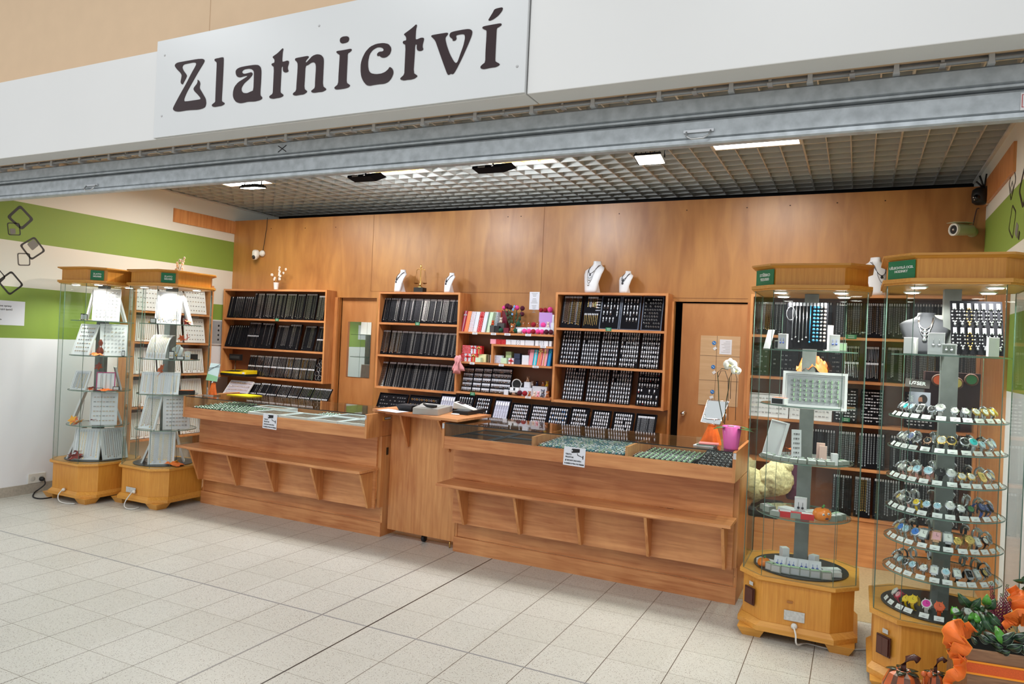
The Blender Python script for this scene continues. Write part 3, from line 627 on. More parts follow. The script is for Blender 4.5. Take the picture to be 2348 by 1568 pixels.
# vertical boards beside the bookcases
for x0, x1 in ((-4.985, -4.95), (-1.4175, -1.4025), (-0.8115, -0.765)):
    mb = MB().mat(WOODV); mb.box(x0, x1, YB-0.022, YB-0.0005, 0.003, 1.92 if x0 > -4 else 1.912); struct('trim_%d' % (7 if x0 < -4 else 8 if x0 < -1 else 9), mb)
# right-hand bookcase seen behind the display cases
ur, YFX = bookcase('wide wooden bookcase of chains behind the silver and watch cases', -0.765, 0.754, 1.975, 0.33, (1.663, 1.345, 1.03, 0.71, 0.352), 0.20)
mb = MB().mat(WOODH); mb.box(-0.76, 0.75, YB-0.19, YB-0.001, 0.003, 0.3295); mb.build('plinth', ur)
mb = MB().mat(WOODV); mb.box(XR-0.018, XR-0.0005, 4.95, YB-0.002, 0.003, 1.98); struct('trim_10', mb)
# bookcase on the left wall
ul = thing('wall_bookcase', 'wooden bookcase on the left wall filled with white jewellery boards, behind the gold cases', 'bookcase', (-6.4, 5.1, 0.3))
mb = MB().mat(MATS['bookcase_back']); mb.box(XL+0.001, XL+0.008, 4.66, 5.58, 0.35, 1.97); mb.build('back_panel', ul)
for y in (4.65, 5.565):
    mb = MB().mat(WOODV); mb.box(XL+0.001, -6.30, y, y+0.018, 0.05, 1.985); mb.build('side_panel', ul)
for z in (1.985, 1.665, 1.36, 1.04, 0.72, 0.40):
    mb = MB().mat(WOODH); mb.box(XL+0.009, -6.30, 4.6685, 5.5645, z-0.018, z); mb.build('shelf', ul)
# ------------------------------------------------------------------ glass display cases
def octo(hw, hd, ch): return [(-hw+ch, -hd), (hw-ch, -hd), (hw, -hd+ch), (hw, hd-ch), (hw-ch, hd), (-hw+ch, hd), (-hw, hd-ch), (-hw, -hd+ch)]
PL = plain('case_metal_label', (196, 196, 192), 0.5, var=0.12, scale=90)
def case(cx, cy, label, sign, sface, deck=0.335, socket=None, switch=False, spots=None, shelves=(0.64, 0.94, 1.24, 1.54), rad=0.245):
    c = thing('display_case', label, 'display case', (cx, cy, 0))
    T = Matrix.Translation((cx, cy, 0)); HW, HD, CH = 0.285, 0.285, 0.108
    mb = MB().mat(OAKH); mb.prism(octo(HW+.012, HD+.012, CH), 0.05, 0.075, T, octo(HW+.012, HD+.012, CH)); mb.prism(octo(HW+.012, HD+.012, CH), 0.0752, 0.098, T, octo(HW-0.008, HD-0.008, CH)); mb.build('base_moulding', c)
    for sx in (-1, 1):
        for sy in (-1, 1):
            mb = MB().mat(OAKH); px, py = sx*(HW-.07), sy*(HD-.07)
            mb.prism([(px-.065, py-.065), (px+.065, py-.065), (px+.065, py+.065), (px-.065, py+.065)], 0.0, 0.0495, T, [(px-.10, py-.09), (px+.09, py-.10), (px+.10, py+.09), (px-.09, py+.10)]) if False else mb.prism([(px-.045, py-.045), (px+.045, py-.045), (px+.045, py+.045), (px-.045, py+.045)], 0.0, 0.0495, T, [(px-.07, py-.07), (px+.07, py-.07), (px+.07, py+.07), (px-.07, py+.07)])
            mb.build('foot', c)
    mb = MB().mat(OAKV); mb.prism(octo(HW-.01, HD-.01, CH), 0.0985, deck-0.0275, T); mb.build('base_body', c)
    mb = MB().mat(OAKH); mb.prism(octo(HW-.004, HD-.004, CH), deck-0.027, deck-0.018, T, octo(HW+.010, HD+.010, CH)); mb.prism(octo(HW+.010, HD+.010, CH), deck-0.0178, deck, T); mb.build('deck', c, 0.0)
    pts = octo(HW-.004, HD-.004, CH); zt = 1.852
    for i in range(8):
        a = Vector((*pts[i], 0)); b = Vector((*pts[(i+1) % 8], 0)); d = (b-a); L = d.length; d.normalize(); ang = math.atan2(d.y, d.x)
        M = T @ Matrix.Translation(a) @ Matrix.Rotation(ang, 4, 'Z')
        g = MB(); z0, z1 = deck+0.001, zt-0.001; e = 0.0025
        g.mat(GLASS); g.add([(e, 0, z0), (L-e, 0, z0), (L-e, 0, z1), (e, 0, z1), (e, .004, z0), (L-e, .004, z0), (L-e, .004, z1), (e, .004, z1)], [(0, 1, 2, 3), (7, 6, 5, 4)], M)
        g.mat(GEDGE); g.add([(e, 0, z0), (e, .004, z0), (e, .004, z1), (e, 0, z1), (L-e, 0, z0), (L-e, .004, z0), (L-e, .004, z1), (L-e, 0, z1)], [(0, 1, 2, 3), (4, 5, 6, 7), (0, 1, 5, 4), (2, 3, 7, 6)], M)
        g.build('glass_pane', c)
    mb = MB().mat(OAKH); mb.prism(octo(HW+.006, HD+.006, CH), zt, zt+.008, T); mb.prism(octo(HW+.014, HD+.014, CH), zt+.0082, zt+.026, T); mb.build('canopy_moulding', c)
    mb = MB().mat(OAKV); mb.prism(octo(HW-.01, HD-.01, CH), zt+.0262, zt+.116, T); mb.build('canopy', c)
    mb = MB().mat(OAKH); mb.prism(octo(HW-.008, HD-.008, CH), zt+.1162, zt+.128, T, octo(HW+.014, HD+.014, CH)); mb.prism(octo(HW+.016, HD+.016, CH), zt+.1282, zt+.138, T); mb.build('canopy_cornice', c)
    mb = MB().mat(GREYP); mb.box(cx-.035, cx+.035, cy-.035, cy+.035, deck+0.001, zt-0.001); mb.build('column', c)
    for z in shelves:
        if not z: continue
        mb = MB().mat(GLASST); mb.lathe([(rad-.003, z-.006), (rad-.003, z)], 40, T, False); mb.mat(GEDGE); n = 40
        for rr in (rad,):
            vs = [(rr*math.cos(2*math.pi*i/n), rr*math.sin(2*math.pi*i/n), z-.006+k*.006) for k in (0, 1) for i in range(n)]
            mb.add(vs, [(i, (i+1) % n, n+(i+1) % n, n+i) for i in range(n)], T)
        mb.build('glass_shelf', c)
    mb = MB().mat(plain('dark_plate', (44, 46, 46), 0.3)); mb.lathe([(rad-.004, deck+.0005), (rad, deck+.002), (rad, deck+.007)], 40, T, False); mb.build('turntable', c)
    for (sx, sy) in (spots or ((-.15, -.16), (.15, -.16), (.16, .12), (-.16, .12))):
        mb = MB().mat(PLASTW); mb.lathe([(0.036, zt-.006), (0.04, zt-.001)], 20, T @ Matrix.Translation((sx, sy, 0)), False)
        o = mb.build('spot_ring', c)
        mb = MB().mat(MATS['spot_light']); mb.lathe([(0.028, zt-.0085), (0.03, zt-.0065)], 20, T @ Matrix.Translation((sx, sy, 0)), False); mb.build('spot_lamp', o)
    # green sign: on the front-right or front-left chamfer, or front face
    a, b = {'R': (pts[1], pts[2]), 'L': (pts[7], pts[0])}[sface]
    mid = ((a[0]+b[0])/2, (a[1]+b[1])/2); yaw = 45 if sface == 'R' else -45
    nx, ny = math.sin(R_(yaw)), -math.cos(R_(yaw))
    M = facing((cx+mid[0]+nx*(-.001), cy+mid[1]+ny*(-.001), zt+.071), yaw)
    off = sign[2]
    mb = MB().mat(GREEN); mb.box(-sign[1]/2, sign[1]/2, -.041, .041, -0.002, 0.0015, M @ Matrix.Translation(off)); sp_ = mb.build('sign_plate', c)
    text(sign[0], sign[3], INKW, M @ Matrix.Translation(off) @ Matrix.Translation((0, 0, .0022)), sp_, bold=0.0004)
    return c
emis('spot_light', (255, 252, 244), 22)
case1 = case(-6.018, 4.14, 'gold jewellery glass case with oak base, standing farthest left by the wall socket', ('ZLATO\n585/000', .10, (0, 0, .0), .019), 'R')
case2 = case(-5.415, 4.35, 'gold jewellery glass case with oak base, between its twin and the left counter', ('ZLATO\n585/000', .11, (0, 0, .0), .019), 'R')
case3 = case(-.243, 4.31, 'silver jewellery glass case with oak base, right of the right counter', ('STŘÍBRO\n925/000', .14, (0, 0, 0), .021), 'L')
case4 = case(.39, 3.96, 'watch display glass case with oak base, nearest the right wall and planter', ('UŠLECHTILÁ OCEL\nHODINKY', .146, (0, 0, 0), .0155), 'L', shelves=(0.52, 0.665, 0.81, 0.955, 1.10, 1.245, 1.54), deck=0.345)
# sockets, switches, labels, cables of the cases
def case_front_label(c, cx, cyf, px, py, w, h):
    p = onY(px, py, cyf); mb = MB().mat(PL); mb.box(p.x-w/2, p.x+w/2, cyf-0.001, cyf, p.z-h/2, p.z+h/2); mb.build('rating_label', c); return p
p3 = case_front_label(case3, 0, 4.03, 1821, 1413, .10, .052)
mb = MB().mat(plain('embossed_oak', (168, 108, 52), 0.5)); p = onY(1811, 1380, 4.03); mb.box(p.x-.014, p.x+.014, 4.0292, 4.03, p.z-.006, p.z+.006); mb.build('embossed_mark', case3)
case_front_label(case2, 0, 4.07, 300, 1123, .12, .045)
def switch(c, cx, cy, zc):
    hw, hd, ch = .285, .28, .11; mx, my = cx-hw+ch/2, cy-hd+ch/2
    M = facing((mx, my, zc), -45)
    mb = MB().mat(plain('brown_switch', (70, 34, 26), 0.35)); mb.box(-.038, .038, -.045, .045, 0.0005, .009, M); mb.mat(plain('brown_rocker', (84, 44, 34), 0.3)); mb.box(-.032, -.001, -.039, .039, .0092, .013, M); mb.box(.001, .032, -.039, .039, .0092, .015, M); mb.build('light_switch', c, .001)
    mb = MB().mat(PL); mb.box(-.012, .018, .055, .075, 0.0003, .0012, M); mb.build('rating_label', c)
switch(case3, -.243, 4.31, .205); switch(case4, .39, 3.96, .20)
def cable(name, pts, m, label, cat='cable', r=0.0045):
    P_ = [Vector(p) for p in pts]; out = []
    for i in range(len(P_)-1):
        p0, p1, p2, p3_ = P_[max(0, i-1)], P_[i], P_[i+1], P_[min(len(P_)-1, i+2)]
        for k in range(6):
            t = k/6; out.append(0.5*((2*p1)+(p2-p0)*t+(2*p0-5*p1+4*p2-p3_)*t*t+(3*p1-p0-3*p2+p3_)*t**3))
    out.append(P_[-1])
    mb = MB().mat(m); mb.tube(out, r, 7); o = mb.solo(name, tuple(P_[0])); tag(o, label, cat); return o
WCAB = plain('white_cable', (214, 212, 206), 0.4)
pl = onY(1821, 1435, 4.03)
mb = MB().mat(PLASTW); mb.lathe([(.016, 0), (.016, .012), (.008, .02)], 12, Matrix.Translation((pl.x, 4.03, pl.z)) @ Matrix.Rotation(R_(90), 4, 'X')); mb.build('plug', case3)
q = [onZ(*v, 0.006) for v in ((1850, 1475), (1900, 1487), (1950, 1489), (1990, 1488))]
cable('power_cable', [(pl.x, 4.008, pl.z), (pl.x+.012, 3.985, pl.z-.03), (pl.x+.02, 3.98, .03)]+[tuple(v) for v in q], WCAB, 'white cable from silver case base across the floor to the watch case')
p = onY(148, 1122, 3.855); mb = MB().mat(PLASTW); mb.lathe([(.014, 0), (.014, .012), (.007, .022)], 12, Matrix.Translation((p.x, 3.855, p.z)) @ Matrix.Rotation(R_(90), 4, 'X')); mb.build('plug', case1)
cable('power_cable', [(p.x, 3.835, p.z), (p.x-.01, 3.81, .06), (p.x+.02, 3.80, .02), (p.x+.08, 3.81, .006), (p.x+.16, 3.845, .006)], WCAB, 'short white cable looping from the front of farthest left gold case')
p = onY(309, 1127, 4.065); mb = MB().mat(PLASTW); mb.lathe([(.014, 0), (.014, .012), (.007, .022)], 12, Matrix.Translation((p.x, 4.065, p.z)) @ Matrix.Rotation(R_(90), 4, 'X')); mb.build('plug', case2)
cable('power_cable', [(p.x, 4.04, p.z), (p.x-.03, 4.01, .06), (p.x-.02, 3.99, .02), (p.x+.03, 3.98, .006), (p.x+.08, 4.0, .006), (p.x+.07, 4.06, .006)], WCAB, 'short white cable looping from the front of the gold case by the counter')
ps = onX(83, 1096, XL)
so = thing('wall_socket', 'double white wall socket low on the left wall with a black plug', 'socket', (XL, ps.y, ps.z))
mb = MB().mat(PLASTW); mb.box(XL, XL+.012, ps.y-.075, ps.y+.075, ps.z-.04, ps.z+.045); mb.build('cover', so, .003)
mb = MB().mat(plain('socket_inset', (196, 196, 190), 0.5))
for dy in (-.036, .036): mb.lathe([(.022, .012), (.019, .0125)], 14, Matrix.Translation((XL, ps.y+dy, ps.z)) @ Matrix.Rotation(R_(90), 4, 'Y'))
mb.build('outlet', so)
mb = MB().mat(BLK2); mb.lathe([(.02, .0125), (.02, .03), (.012, .05)], 12, Matrix.Translation((XL, ps.y+.036, ps.z-.01)) @ Matrix.Rotation(R_(90), 4, 'Y')); mb.build('plug', so)
q = [onZ(*v, .006) for v in ((80, 1128), (76, 1139), (95, 1143), (125, 1138), (140, 1128))]
cable('power_cable', [(XL+.052, ps.y+.036, ps.z-.01), (XL+.07, ps.y+.036, ps.z-.05), (XL+.06, ps.y-.02, .03)]+[tuple(v) for v in q], BLK2, 'black power cable from the wall socket to the farthest left case', r=.0055)
# ------------------------------------------------------------------ lamps and cameras
emis('panel_light', (255, 252, 246), 9); emis('flood_light', (255, 244, 220), 26); emis('tube_light', (236, 244, 255), 2.2)
for i, ((a, b), lab) in enumerate(zip(LAMPS, ('square white LED ceiling panel at the left side of the shop', 'mirror-louvre ceiling lamp, left one of the pair between the LED panels', 'mirror-louvre ceiling lamp, right one of the pair between the LED panels', 'square white LED ceiling panel at the right side of the shop'))):
    t = thing('ceiling_lamp', lab, 'ceiling light', ((a+b)/2, (LY[0]+LY[1])/2, ZC))
    mb = MB().mat(plain('lamp_frame', (220, 212, 196), 0.5))
    for (x0, x1, y0, y1) in ((a+.006, b-.006, LY[0]+.006, LY[0]+.018), (a+.006, b-.006, LY[1]-.018, LY[1]-.006), (a+.006, a+.018, LY[0]+.018, LY[1]-.018), (b-.018, b-.006, LY[0]+.018, LY[1]-.018)): mb.box(x0, x1, y0, y1, ZC+.001, ZC+.05)
    mb.build('frame', t)
    if i in (0, 3):
        mb = MB().mat(MATS['panel_light']); mb.box(a+.0185, b-.0185, LY[0]+.0185, LY[1]-.0185, ZC+.004, ZC+.012); mb.build('diffuser', t)
    else:
        mb = MB().mat(plain('mirror_louvre', (210, 190, 150), 0.15, 0.9))
        for k in range(1, 8):
            y = LY[0]+.02+(LY[1]-LY[0]-.04)*k/8; mb.box(a+.019, b-.019, y-.002, y+.002, ZC+.004, ZC+.05)
        for k in range(1, 4):
            x = a+.02+(b-a-.04)*k/4; mb.box(x-.004, x+.004, LY[0]+.019, LY[1]-.019, ZC+.006, ZC+.06)
        mb.build('louvre', t)
        mb = MB().mat(plain('lamp_reflector', (96, 88, 76), 0.4, 0.3)); mb.box(a+.0185, b-.0185, LY[0]+.0185, LY[1]-.0185, ZC+.085, ZC+.09); mb.build('reflector', t)
        for k in range(4):
            x = a+.09+k*.135; mb = MB().mat(MATS['tube_light']); mb.tube([(x, LY[0]+.03, ZC+.072), (x, LY[1]-.03, ZC+.072)], .008, 8); mb.build('tube', t)
def flood(px, py, z, yaw, pitch, label, lit=True, w=.19, h=.14):
    p = onZ(px, py, z); t = thing('flood_light', label, 'flood light', p)
    M = Matrix.Translation(p) @ Matrix.Rotation(R_(yaw), 4, 'Z') @ Matrix.Rotation(R_(pitch), 4, 'X')   # local -z = beam
    mb = MB().mat(BLK2); mb.prism([(-w/2, -h/2), (w/2, -h/2), (w/2, h/2), (-w/2, h/2)], 0.0, .018, M, [(-w*.46, -h*.46), (w*.46, -h*.46), (w*.46, h*.46), (-w*.46, h*.46)])
    for k in range(6): mb.box(-w*.42+k*w*.16, -w*.40+k*w*.16, -h*.4, h*.4, .018, .03, M)
    mb.build('housing', t)
    mb = MB().mat(MATS['flood_light'] if lit else plain('dim_glass', (200, 200, 205), 0.1)); mb.box(-w*.45, w*.45, -h*.44, h*.44, -.003, -.0003, M); mb.build('lamp_glass', t)
    mb = MB().mat(BLK2)
    a = M @ Vector((-w*.52, 0, .01)); b = M @ Vector((w*.52, 0, .01)); top = p.z+.075
    mb.tube([a, (a.x, a.y, top), (b.x, b.y, top), b], .006, 6); mb.tube([((a.x+b.x)/2, (a.y+b.y)/2, top), ((a.x+b.x)/2, (a.y+b.y)/2, ZC+.03)], .005, 6); mb.build('bracket', t)
    return p
flood(580, 431, 2.77, 0, 8, 'lit black flood lamp hanging below the left LED panel')
flood(1490, 366, 2.77, 0, -12, 'lit black flood lamp hanging left of the right LED panel')
for px, py, lab in ((838, 407, 'black flood lamp under the ceiling aimed at the back wall, left one'), (1130, 386, 'black flood lamp under the ceiling aimed at the back wall, right one')):
    p = onY(px, py, 4.6); t = thing('flood_light', lab, 'flood light', p)
    M = Matrix.Translation(p) @ Matrix.Rotation(R_(-12), 4, 'X') @ Matrix.Diagonal((1.1, 1.1, .62, 1))
    mb = MB().mat(BLACK); mb.add([(-.14, -.03, -.012), (.06, -.03, -.016), (.15, -.03, .028), (-.14, -.03, .018), (-.13, .05, -.012), (.06, .05, -.016), (.15, .05, .028), (-.13, .05, .018)], [(3, 2, 1, 0), (4, 5, 6, 7), (0, 1, 5, 4), (1, 2, 6, 5), (2, 3, 7, 6), (3, 0, 4, 7)], M); mb.build('housing', t)
    mb = MB().mat(plain('alu_plate', (150, 152, 150), 0.4, .5)); mb.box(-.095, -.045, -.036, -.031, -.009, .015, M); mb.build('plate', t)
    mb = MB().mat(CHROME); mb.lathe([(.009, 0), (.006, .006)], 10, M @ Matrix.Translation((.01, -.031, .002)) @ Matrix.Rotation(R_(90), 4, 'X')); mb.build('bolt', t)
    mb = MB().mat(MATS['flood_light']); mb.box(-.10, .06, .0505, .0515, -.008, .016, M); mb.build('lamp_glass', t)
    mb = MB().mat(BLK2); mb.tube([(p.x, p.y, p.z+.02), (p.x, p.y, ZC+.03)], .006, 6); mb.build('bracket', t)
# left dome camera
p = onY(587, 583, YB-.06); t = thing('security_camera', 'small white ball security camera on the left end of the wooden back wall', 'security camera', (p.x, YB, p.z))
mb = MB().mat(PLASTW); mb.lathe([(.036, -.045), (.040, -.02), (.038, .02), (.03, .036), (.012, .042)], 18, Matrix.Translation((p.x-.004, YB-.06, p.z+.008))); mb.build('hood', t)
mb = MB().mat(PLASTW); mb.lathe([(.036, 0), (.036, .02), (.02, .04)], 18, Matrix.Translation((p.x+.045, YB, p.z+.015)) @ Matrix.Rotation(R_(90), 4, 'X')); mb.build('wall_mount', t)
mb = MB().mat(PLASTW).ball((p.x-.004, YB-.068, p.z-.03), .034, 16); mb.mat(BLK2).ball((p.x-.002, YB-.085, p.z-.034), .024, 14); mb.mat(CHROME).ball((p.x-.001, YB-.106, p.z-.037), .005, 8); mb.build('lens_ball', t)
cable('camera_cable', [(p.x+.05, YB-.01, p.z+.03), (p.x+.055, YB-.006, p.z+.10), (p.x+.068, YB-.006, p.z+.17), (p.x+.075, YB-.006, p.z+.24), (p.x+.085, YB-.005, p.z+.29), (p.x+.09, YB-.005, ZT+.02)], BLK2, 'thin black cable from the white ball camera up to the ceiling', r=.003)
# right bullet camera
OLIVE = plain('pale_olive_metal', (176, 182, 150), 0.4)
p = onY(2205, 528, YB-.10); t = thing('security_camera', 'pale bullet security camera on the right end of the wooden back wall', 'security camera', (p.x, YB, p.z))
ax = Vector((-.80, -.6, -.05)).normalized()
a = Vector((p.x-.05, YB-.14, p.z)); b = a-ax*.15
def along(a, b, prof, n=18):
    d = (b-a).normalized(); h = Vector((0, 0, 1)); x = d.cross(h).normalized(); y = x.cross(d)
    return Matrix(((x.x, y.x, -d.x, a.x), (x.y, y.y, -d.y, a.y), (x.z, y.z, -d.z, a.z), (0, 0, 0, 1)))
M = along(a, b, None)
mb = MB().mat(OLIVE); mb.lathe([(.03, -.15), (.038, -.14), (.042, -.02), (.042, 0)], 20, M); mb.build('housing', t)
mb = MB().mat(PLASTW); mb.lathe([(.044, -.01), (.044, .008), (.034, .008), (.034, .004)], 20, M, False); mb.build('front_ring', t)
mb = MB().mat(BLK2); mb.lathe([(.033, .002), (.030, .005)], 20, M, False); mb.mat(CHROME).ball((0, 0, .004), .010, 10, M); mb.build('lens', t)
mb = MB().mat(OLIVE); mb.strip([M @ Vector((0, .05, .03)), M @ Vector((0, .052, -.08)), M @ Vector((0, .046, -.13))], [M.to_3x3() @ Vector((.034, 0, 0))]*3, .003); mb.build('sun_shield', t)
mb = MB().mat(OLIVE); q = Vector((p.x+.075, YB, p.z+.0)); mb.lathe([(.036, 0), (.036, .015), (.02, .035), (.016, .06)], 18, Matrix.Translation(q) @ Matrix.Rotation(R_(90), 4, 'X')); mb.tube([q+Vector((0, -.055, 0)), b+Vector((0, 0, -.005)), a-ax*.11], .016, 10); mb.build('wall_mount', t)
qb = onY(2246, 470, YB-.06)
cable('camera_cable', [(q.x, YB-.01, q.z+.03), (q.x+.008, YB-.012, q.z+.09), (q.x+.02, YB-.015, q.z+.16), (qb.x, YB-.04, qb.z-.02)], plain('red_brown_cable', (60, 28, 24), .5), 'thin dark cable joining the bullet camera with the black corner camera', r=.004)
# black ball camera in the corner
p = onY(2248, 449, YB-.10); t = thing('security_camera', 'black round camera with stub antennas high in the right corner of the back wall', 'security camera', (XR, p.y, p.z))
mb = MB().mat(BLK2); mb.lathe([(.03, -.06), (.05, -.045), (.055, .0), (.05, .04), (.03, .055)], 20, Matrix.Translation(p), True); mb.build('housing', t)
mb = MB().mat(plain('gloss_black', (10, 10, 12), .08)).ball((p.x-.024, p.y-.035, p.z-.02), .026, 12)
mb.mat(CHROME).ball((p.x-.045, p.y-.044, p.z-.018), .006, 8); mb.ball((p.x-.04, p.y-.05, p.z-.035), .005, 8); mb.build('lens', t)
mb = MB().mat(BLK2); mb.tube([p+Vector((0, 0, 0)), (XR-.02, p.y, p.z+.02)], .016, 8); mb.box(XR-.03, XR-.017, p.y-.04, p.y+.04, p.z-.01, p.z+.06); mb.build('wall_mount', t)
for dx, dz in ((-.05, .05), (-.03, .09), (.01, .10)):
    mb = MB().mat(BLK2); mb.tube([(p.x+.02, p.y, p.z+.05), (p.x+.02+dx, p.y-.01, p.z+.05+dz)], .006, 6); mb.build('antenna', t)
cable('camera_cable', [(p.x+.03, p.y, p.z-.045), (p.x+.04, p.y-.01, p.z-.06), (p.x+.065, p.y-.01, p.z-.05), (XR-.022, p.y-.03, p.z-.035)], WCAB, 'short pale cable loop below the black corner camera', r=.0035)
# ------------------------------------------------------------------ door 1 mirror, door 2 board
a = onY(798.7, 737.3, YB+.045); b = onY(844, 866.4, YB+.045)
t = thing('mirror', 'narrow frameless mirror fixed on the left wooden door', 'mirror', ((a.x+b.x)/2, YB+.05, (a.z+b.z)/2))
mb = MB().mat(plain('mirror_glass', (235, 238, 236), 0.01, 1.0, var=0)); mb.box(a.x, b.x+.012, YB+.044, YB+.0495, b.z, a.z); mb.build('glass', t)
PO = wood('pale_oak_sheet', (196, 158, 116), (214, 180, 140), 'x', grain=10, stretch=10)
f = lambda x, y: onY(*cC(x, y), YB+.017)
a = f(1303, 688); b = f(1608, 1290); dd = f(1440, 688).x
t = thing('notice_board', 'pale oak-patterned sheet with grid lines fixed on the right wooden door', 'notice board', ((a.x+b.x)/2, YB+.02, b.z))
mb = MB().mat(PO); mb.box(a.x, b.x-.0, YB+.0165, YB+.0195, b.z, a.z); mb.mat(plain('dark_line', (84, 60, 40), .7))
for zz in (f(1440, 862).z, f(1440, 1068).z): mb.box(a.x, b.x, YB+.0162, YB+.0166, zz-.0015, zz+.0015)
mb.box(dd-.0015, dd+.0015, YB+.0162, YB+.0166, f(1440, 1250).z, a.z); mb.build('sheet', t)
a = f(1462, 722); b = f(1558, 850); mb = MB().mat(PAPER); mb.box(a.x, b.x, YB+.0148, YB+.016, b.z, a.z); mb.mat(PAINT)
for k in range(8): mb.box(b.x-.02-(k*37 % 5)*.008-.03, b.x-.012, YB+.0144, YB+.0148, a.z-.018-k*.0125, a.z-.0155-k*.0125)
o = mb.solo('paper_note', (a.x, YB+.015, b.z)); tag(o, 'small white printed paper pinned top right on the oak-patterned sheet', 'paper')
BLUE = plain('blue_badge', (32, 120, 200), .4)
for k, (q, lab) in enumerate((((1413, 752), 'blue round badge with white tag, highest on the oak-patterned sheet'), ((1405, 952), 'blue round badge with white tag, middle one on the oak-patterned sheet'), ((1398, 1160), 'blue round badge with white tag, lowest on the oak-patterned sheet'))):
    p = f(*q); M = Matrix.Translation((p.x, YB+.0155, p.z)) @ Matrix.Rotation(R_(90), 4, 'X')
    t = thing('key_badge', lab, 'badge', (p.x, YB+.0155, p.z), None)
    mb = MB().mat(BLUE); mb.lathe([(.016, 0), (.016, .003)], 16, M, False); mb.mat(INKW); mb.lathe([(.004, .003), (.004, .0035)], 8, M @ Matrix.Translation((-.005, .004, 0))); mb.lathe([(.004, .003), (.004, .0035)], 8, M @ Matrix.Translation((.005, -.003, 0))); mb.build('badge', t)
    mb = MB().mat(CARD); mb.box(-.014, .014, -.052, -.03, .001, .003, M @ Matrix.Rotation(R_(38 if k < 2 else 20), 4, 'Z') @ Matrix.Translation((-.02, 0, 0))); mb.build('paper_tag', t)
# notice on the back wall above the gift unit
a = onY(*cH(1055, 55), YB-.001); b = onY(*cH(1180, 302), YB-.001)
t = thing('wall_notice', 'narrow white opening-hours style notice on the back wall above the gift shelves', 'notice', (a.x, YB, b.z))
mb = MB().mat(PAPER); mb.box(a.x, b.x, YB-.002, YB-.0006, b.z, a.z); mb.mat(PAINT)
for k, w in enumerate((.06, .04, .03, 0, .035, .045, .05, .065, 0, .045, .035, .03, .03, .02, .035)):
    if w: mb.box((a.x+b.x)/2-w/2, (a.x+b.x)/2+w/2, YB-.0026, YB-.002, a.z-.016-k*.0125, a.z-.012-k*.0125)
mb.build('sheet', t)
# ------------------------------------------------------------------ jewellery prototypes
def strand(mb, x0, x1, L, w, seg, n0=0.0015, wob=0.0):
    """a chain strand hanging from z=0 to z=-L, broken into little links"""
    for k in range(seg):
        z0 = -L*k/seg; z1 = -L*(k+.82)/seg; t = k/(seg-1) if seg > 1 else 0
        xx = x0+(x1-x0)*t; ww = w*(1.0 if k % 2 else .6)
        mb.box(xx-ww/2, xx+ww/2, -.0028, -.0012, z1, z0)
NECK = {}
def proto(kind, var, parts): NECK.setdefault(kind, []).append(parts)
STEEL = plain('steel_chain', (196, 198, 204), 0.3, 1.0, var=.3, scale=400)
DIM = plain('dim_chain', (74, 76, 84), 0.35, 1.0, var=.4, scale=300)
GLIT = plain('glitter_chain', (235, 240, 250), 0.12, 1.0, var=.1, scale=500)
ROSE = plain('rose_gold_chain', (212, 170, 140), .3, 1.0, var=.2, scale=300)
TAGM = plain('paper_tag', (206, 208, 218), .6, var=.02)
def tagmesh(w=.0095, h=.017):
    mb = MB().mat(TAGM); mb.prism([(-w*.3, h*.5), (-w/2, h*.3), (-w/2, -h*.35), (-w*.2, -h*.5), (w*.2, -h*.5), (w/2, -h*.35), (w/2, h*.3), (w*.3, h*.5)], 0.001, .0028, Matrix.Rotation(R_(90), 4, 'X')); return mb.mesh('tag')
TG = tagmesh(); TGL = tagmesh(.010, .020)
for m, w in ((STEEL, .0017), (DIM, .0017), (GLIT, .0022), (STEEL, .0026), (GOLD, .0014), (ROSE, .0013)):
    mb = MB().mat(m); strand(mb, -.0030, -.0024, 1.0, w, 26); strand(mb, .0030, .0024, 1.0, w, 26); mb.box(-.004, .004, -.003, -.0012, -1.012, -.99)
    proto('necklace', 0, [mb.mesh('chain'), ('tag', TG)])
for m, w in ((STEEL, .0034), (GLIT, .0034), (GOLD, .0034), (DIM, .004), (ROSE, .0034)):
    mb = MB().mat(m); strand(mb, 0, 0, 1.0, w, 22)
    proto('bracelet', 0, [mb.mesh('bracelet_chain'), ('tag', TG)])
def pend(shape, m):
    mb = MB().mat(m)
    if shape == 'cross': mb.box(-.0013, .0013, -.003, -.001, -.036, -.012); mb.box(-.0055, .0055, -.003, -.001, -.0215, -.019)
    elif shape == 'drop': mb.ball((0, -.002, -.019), .0045, 6, sz=1.4)
    elif shape == 'ring': mb.ring(.0065, .0012, Matrix.Translation((0, -.002, -.019)), 9, 4)
    elif shape == 'heart': mb.ball((-.0025, -.002, -.016), .0034, 6); mb.ball((.0025, -.002, -.016), .0034, 6); mb.ball((0, -.002, -.021), .003, 6)
    else: mb.box(-.005, .005, -.003, -.001, -.024, -.013)
    return mb.mesh('pendant')
for sp_, m in (('drop', STEEL), ('cross', STEEL), ('ring', GLIT), ('heart', STEEL), ('bar', GOLD), ('ring', DIM), ('drop', plain('blue_stone', (60, 120, 190), .1)), ('heart', plain('red_stone', (150, 40, 50), .2))):
    proto('pendant', 0, [pend(sp_, m), ('tag', TGL)])
def ringm(m, R=.007):
    mb = MB().mat(m); mb.ring(R, .0014, Matrix.Translation((0, -R*.7, 0)) @ Matrix.Rotation(R_(60), 4, 'X'), 10, 4); mb.mat(GLIT).ball((0, -.004, R*.9), .0022, 5); return mb.mesh('ring')
for m in (GOLD, STEEL, ROSE, SILV): proto('ring', 0, [ringm(m)])
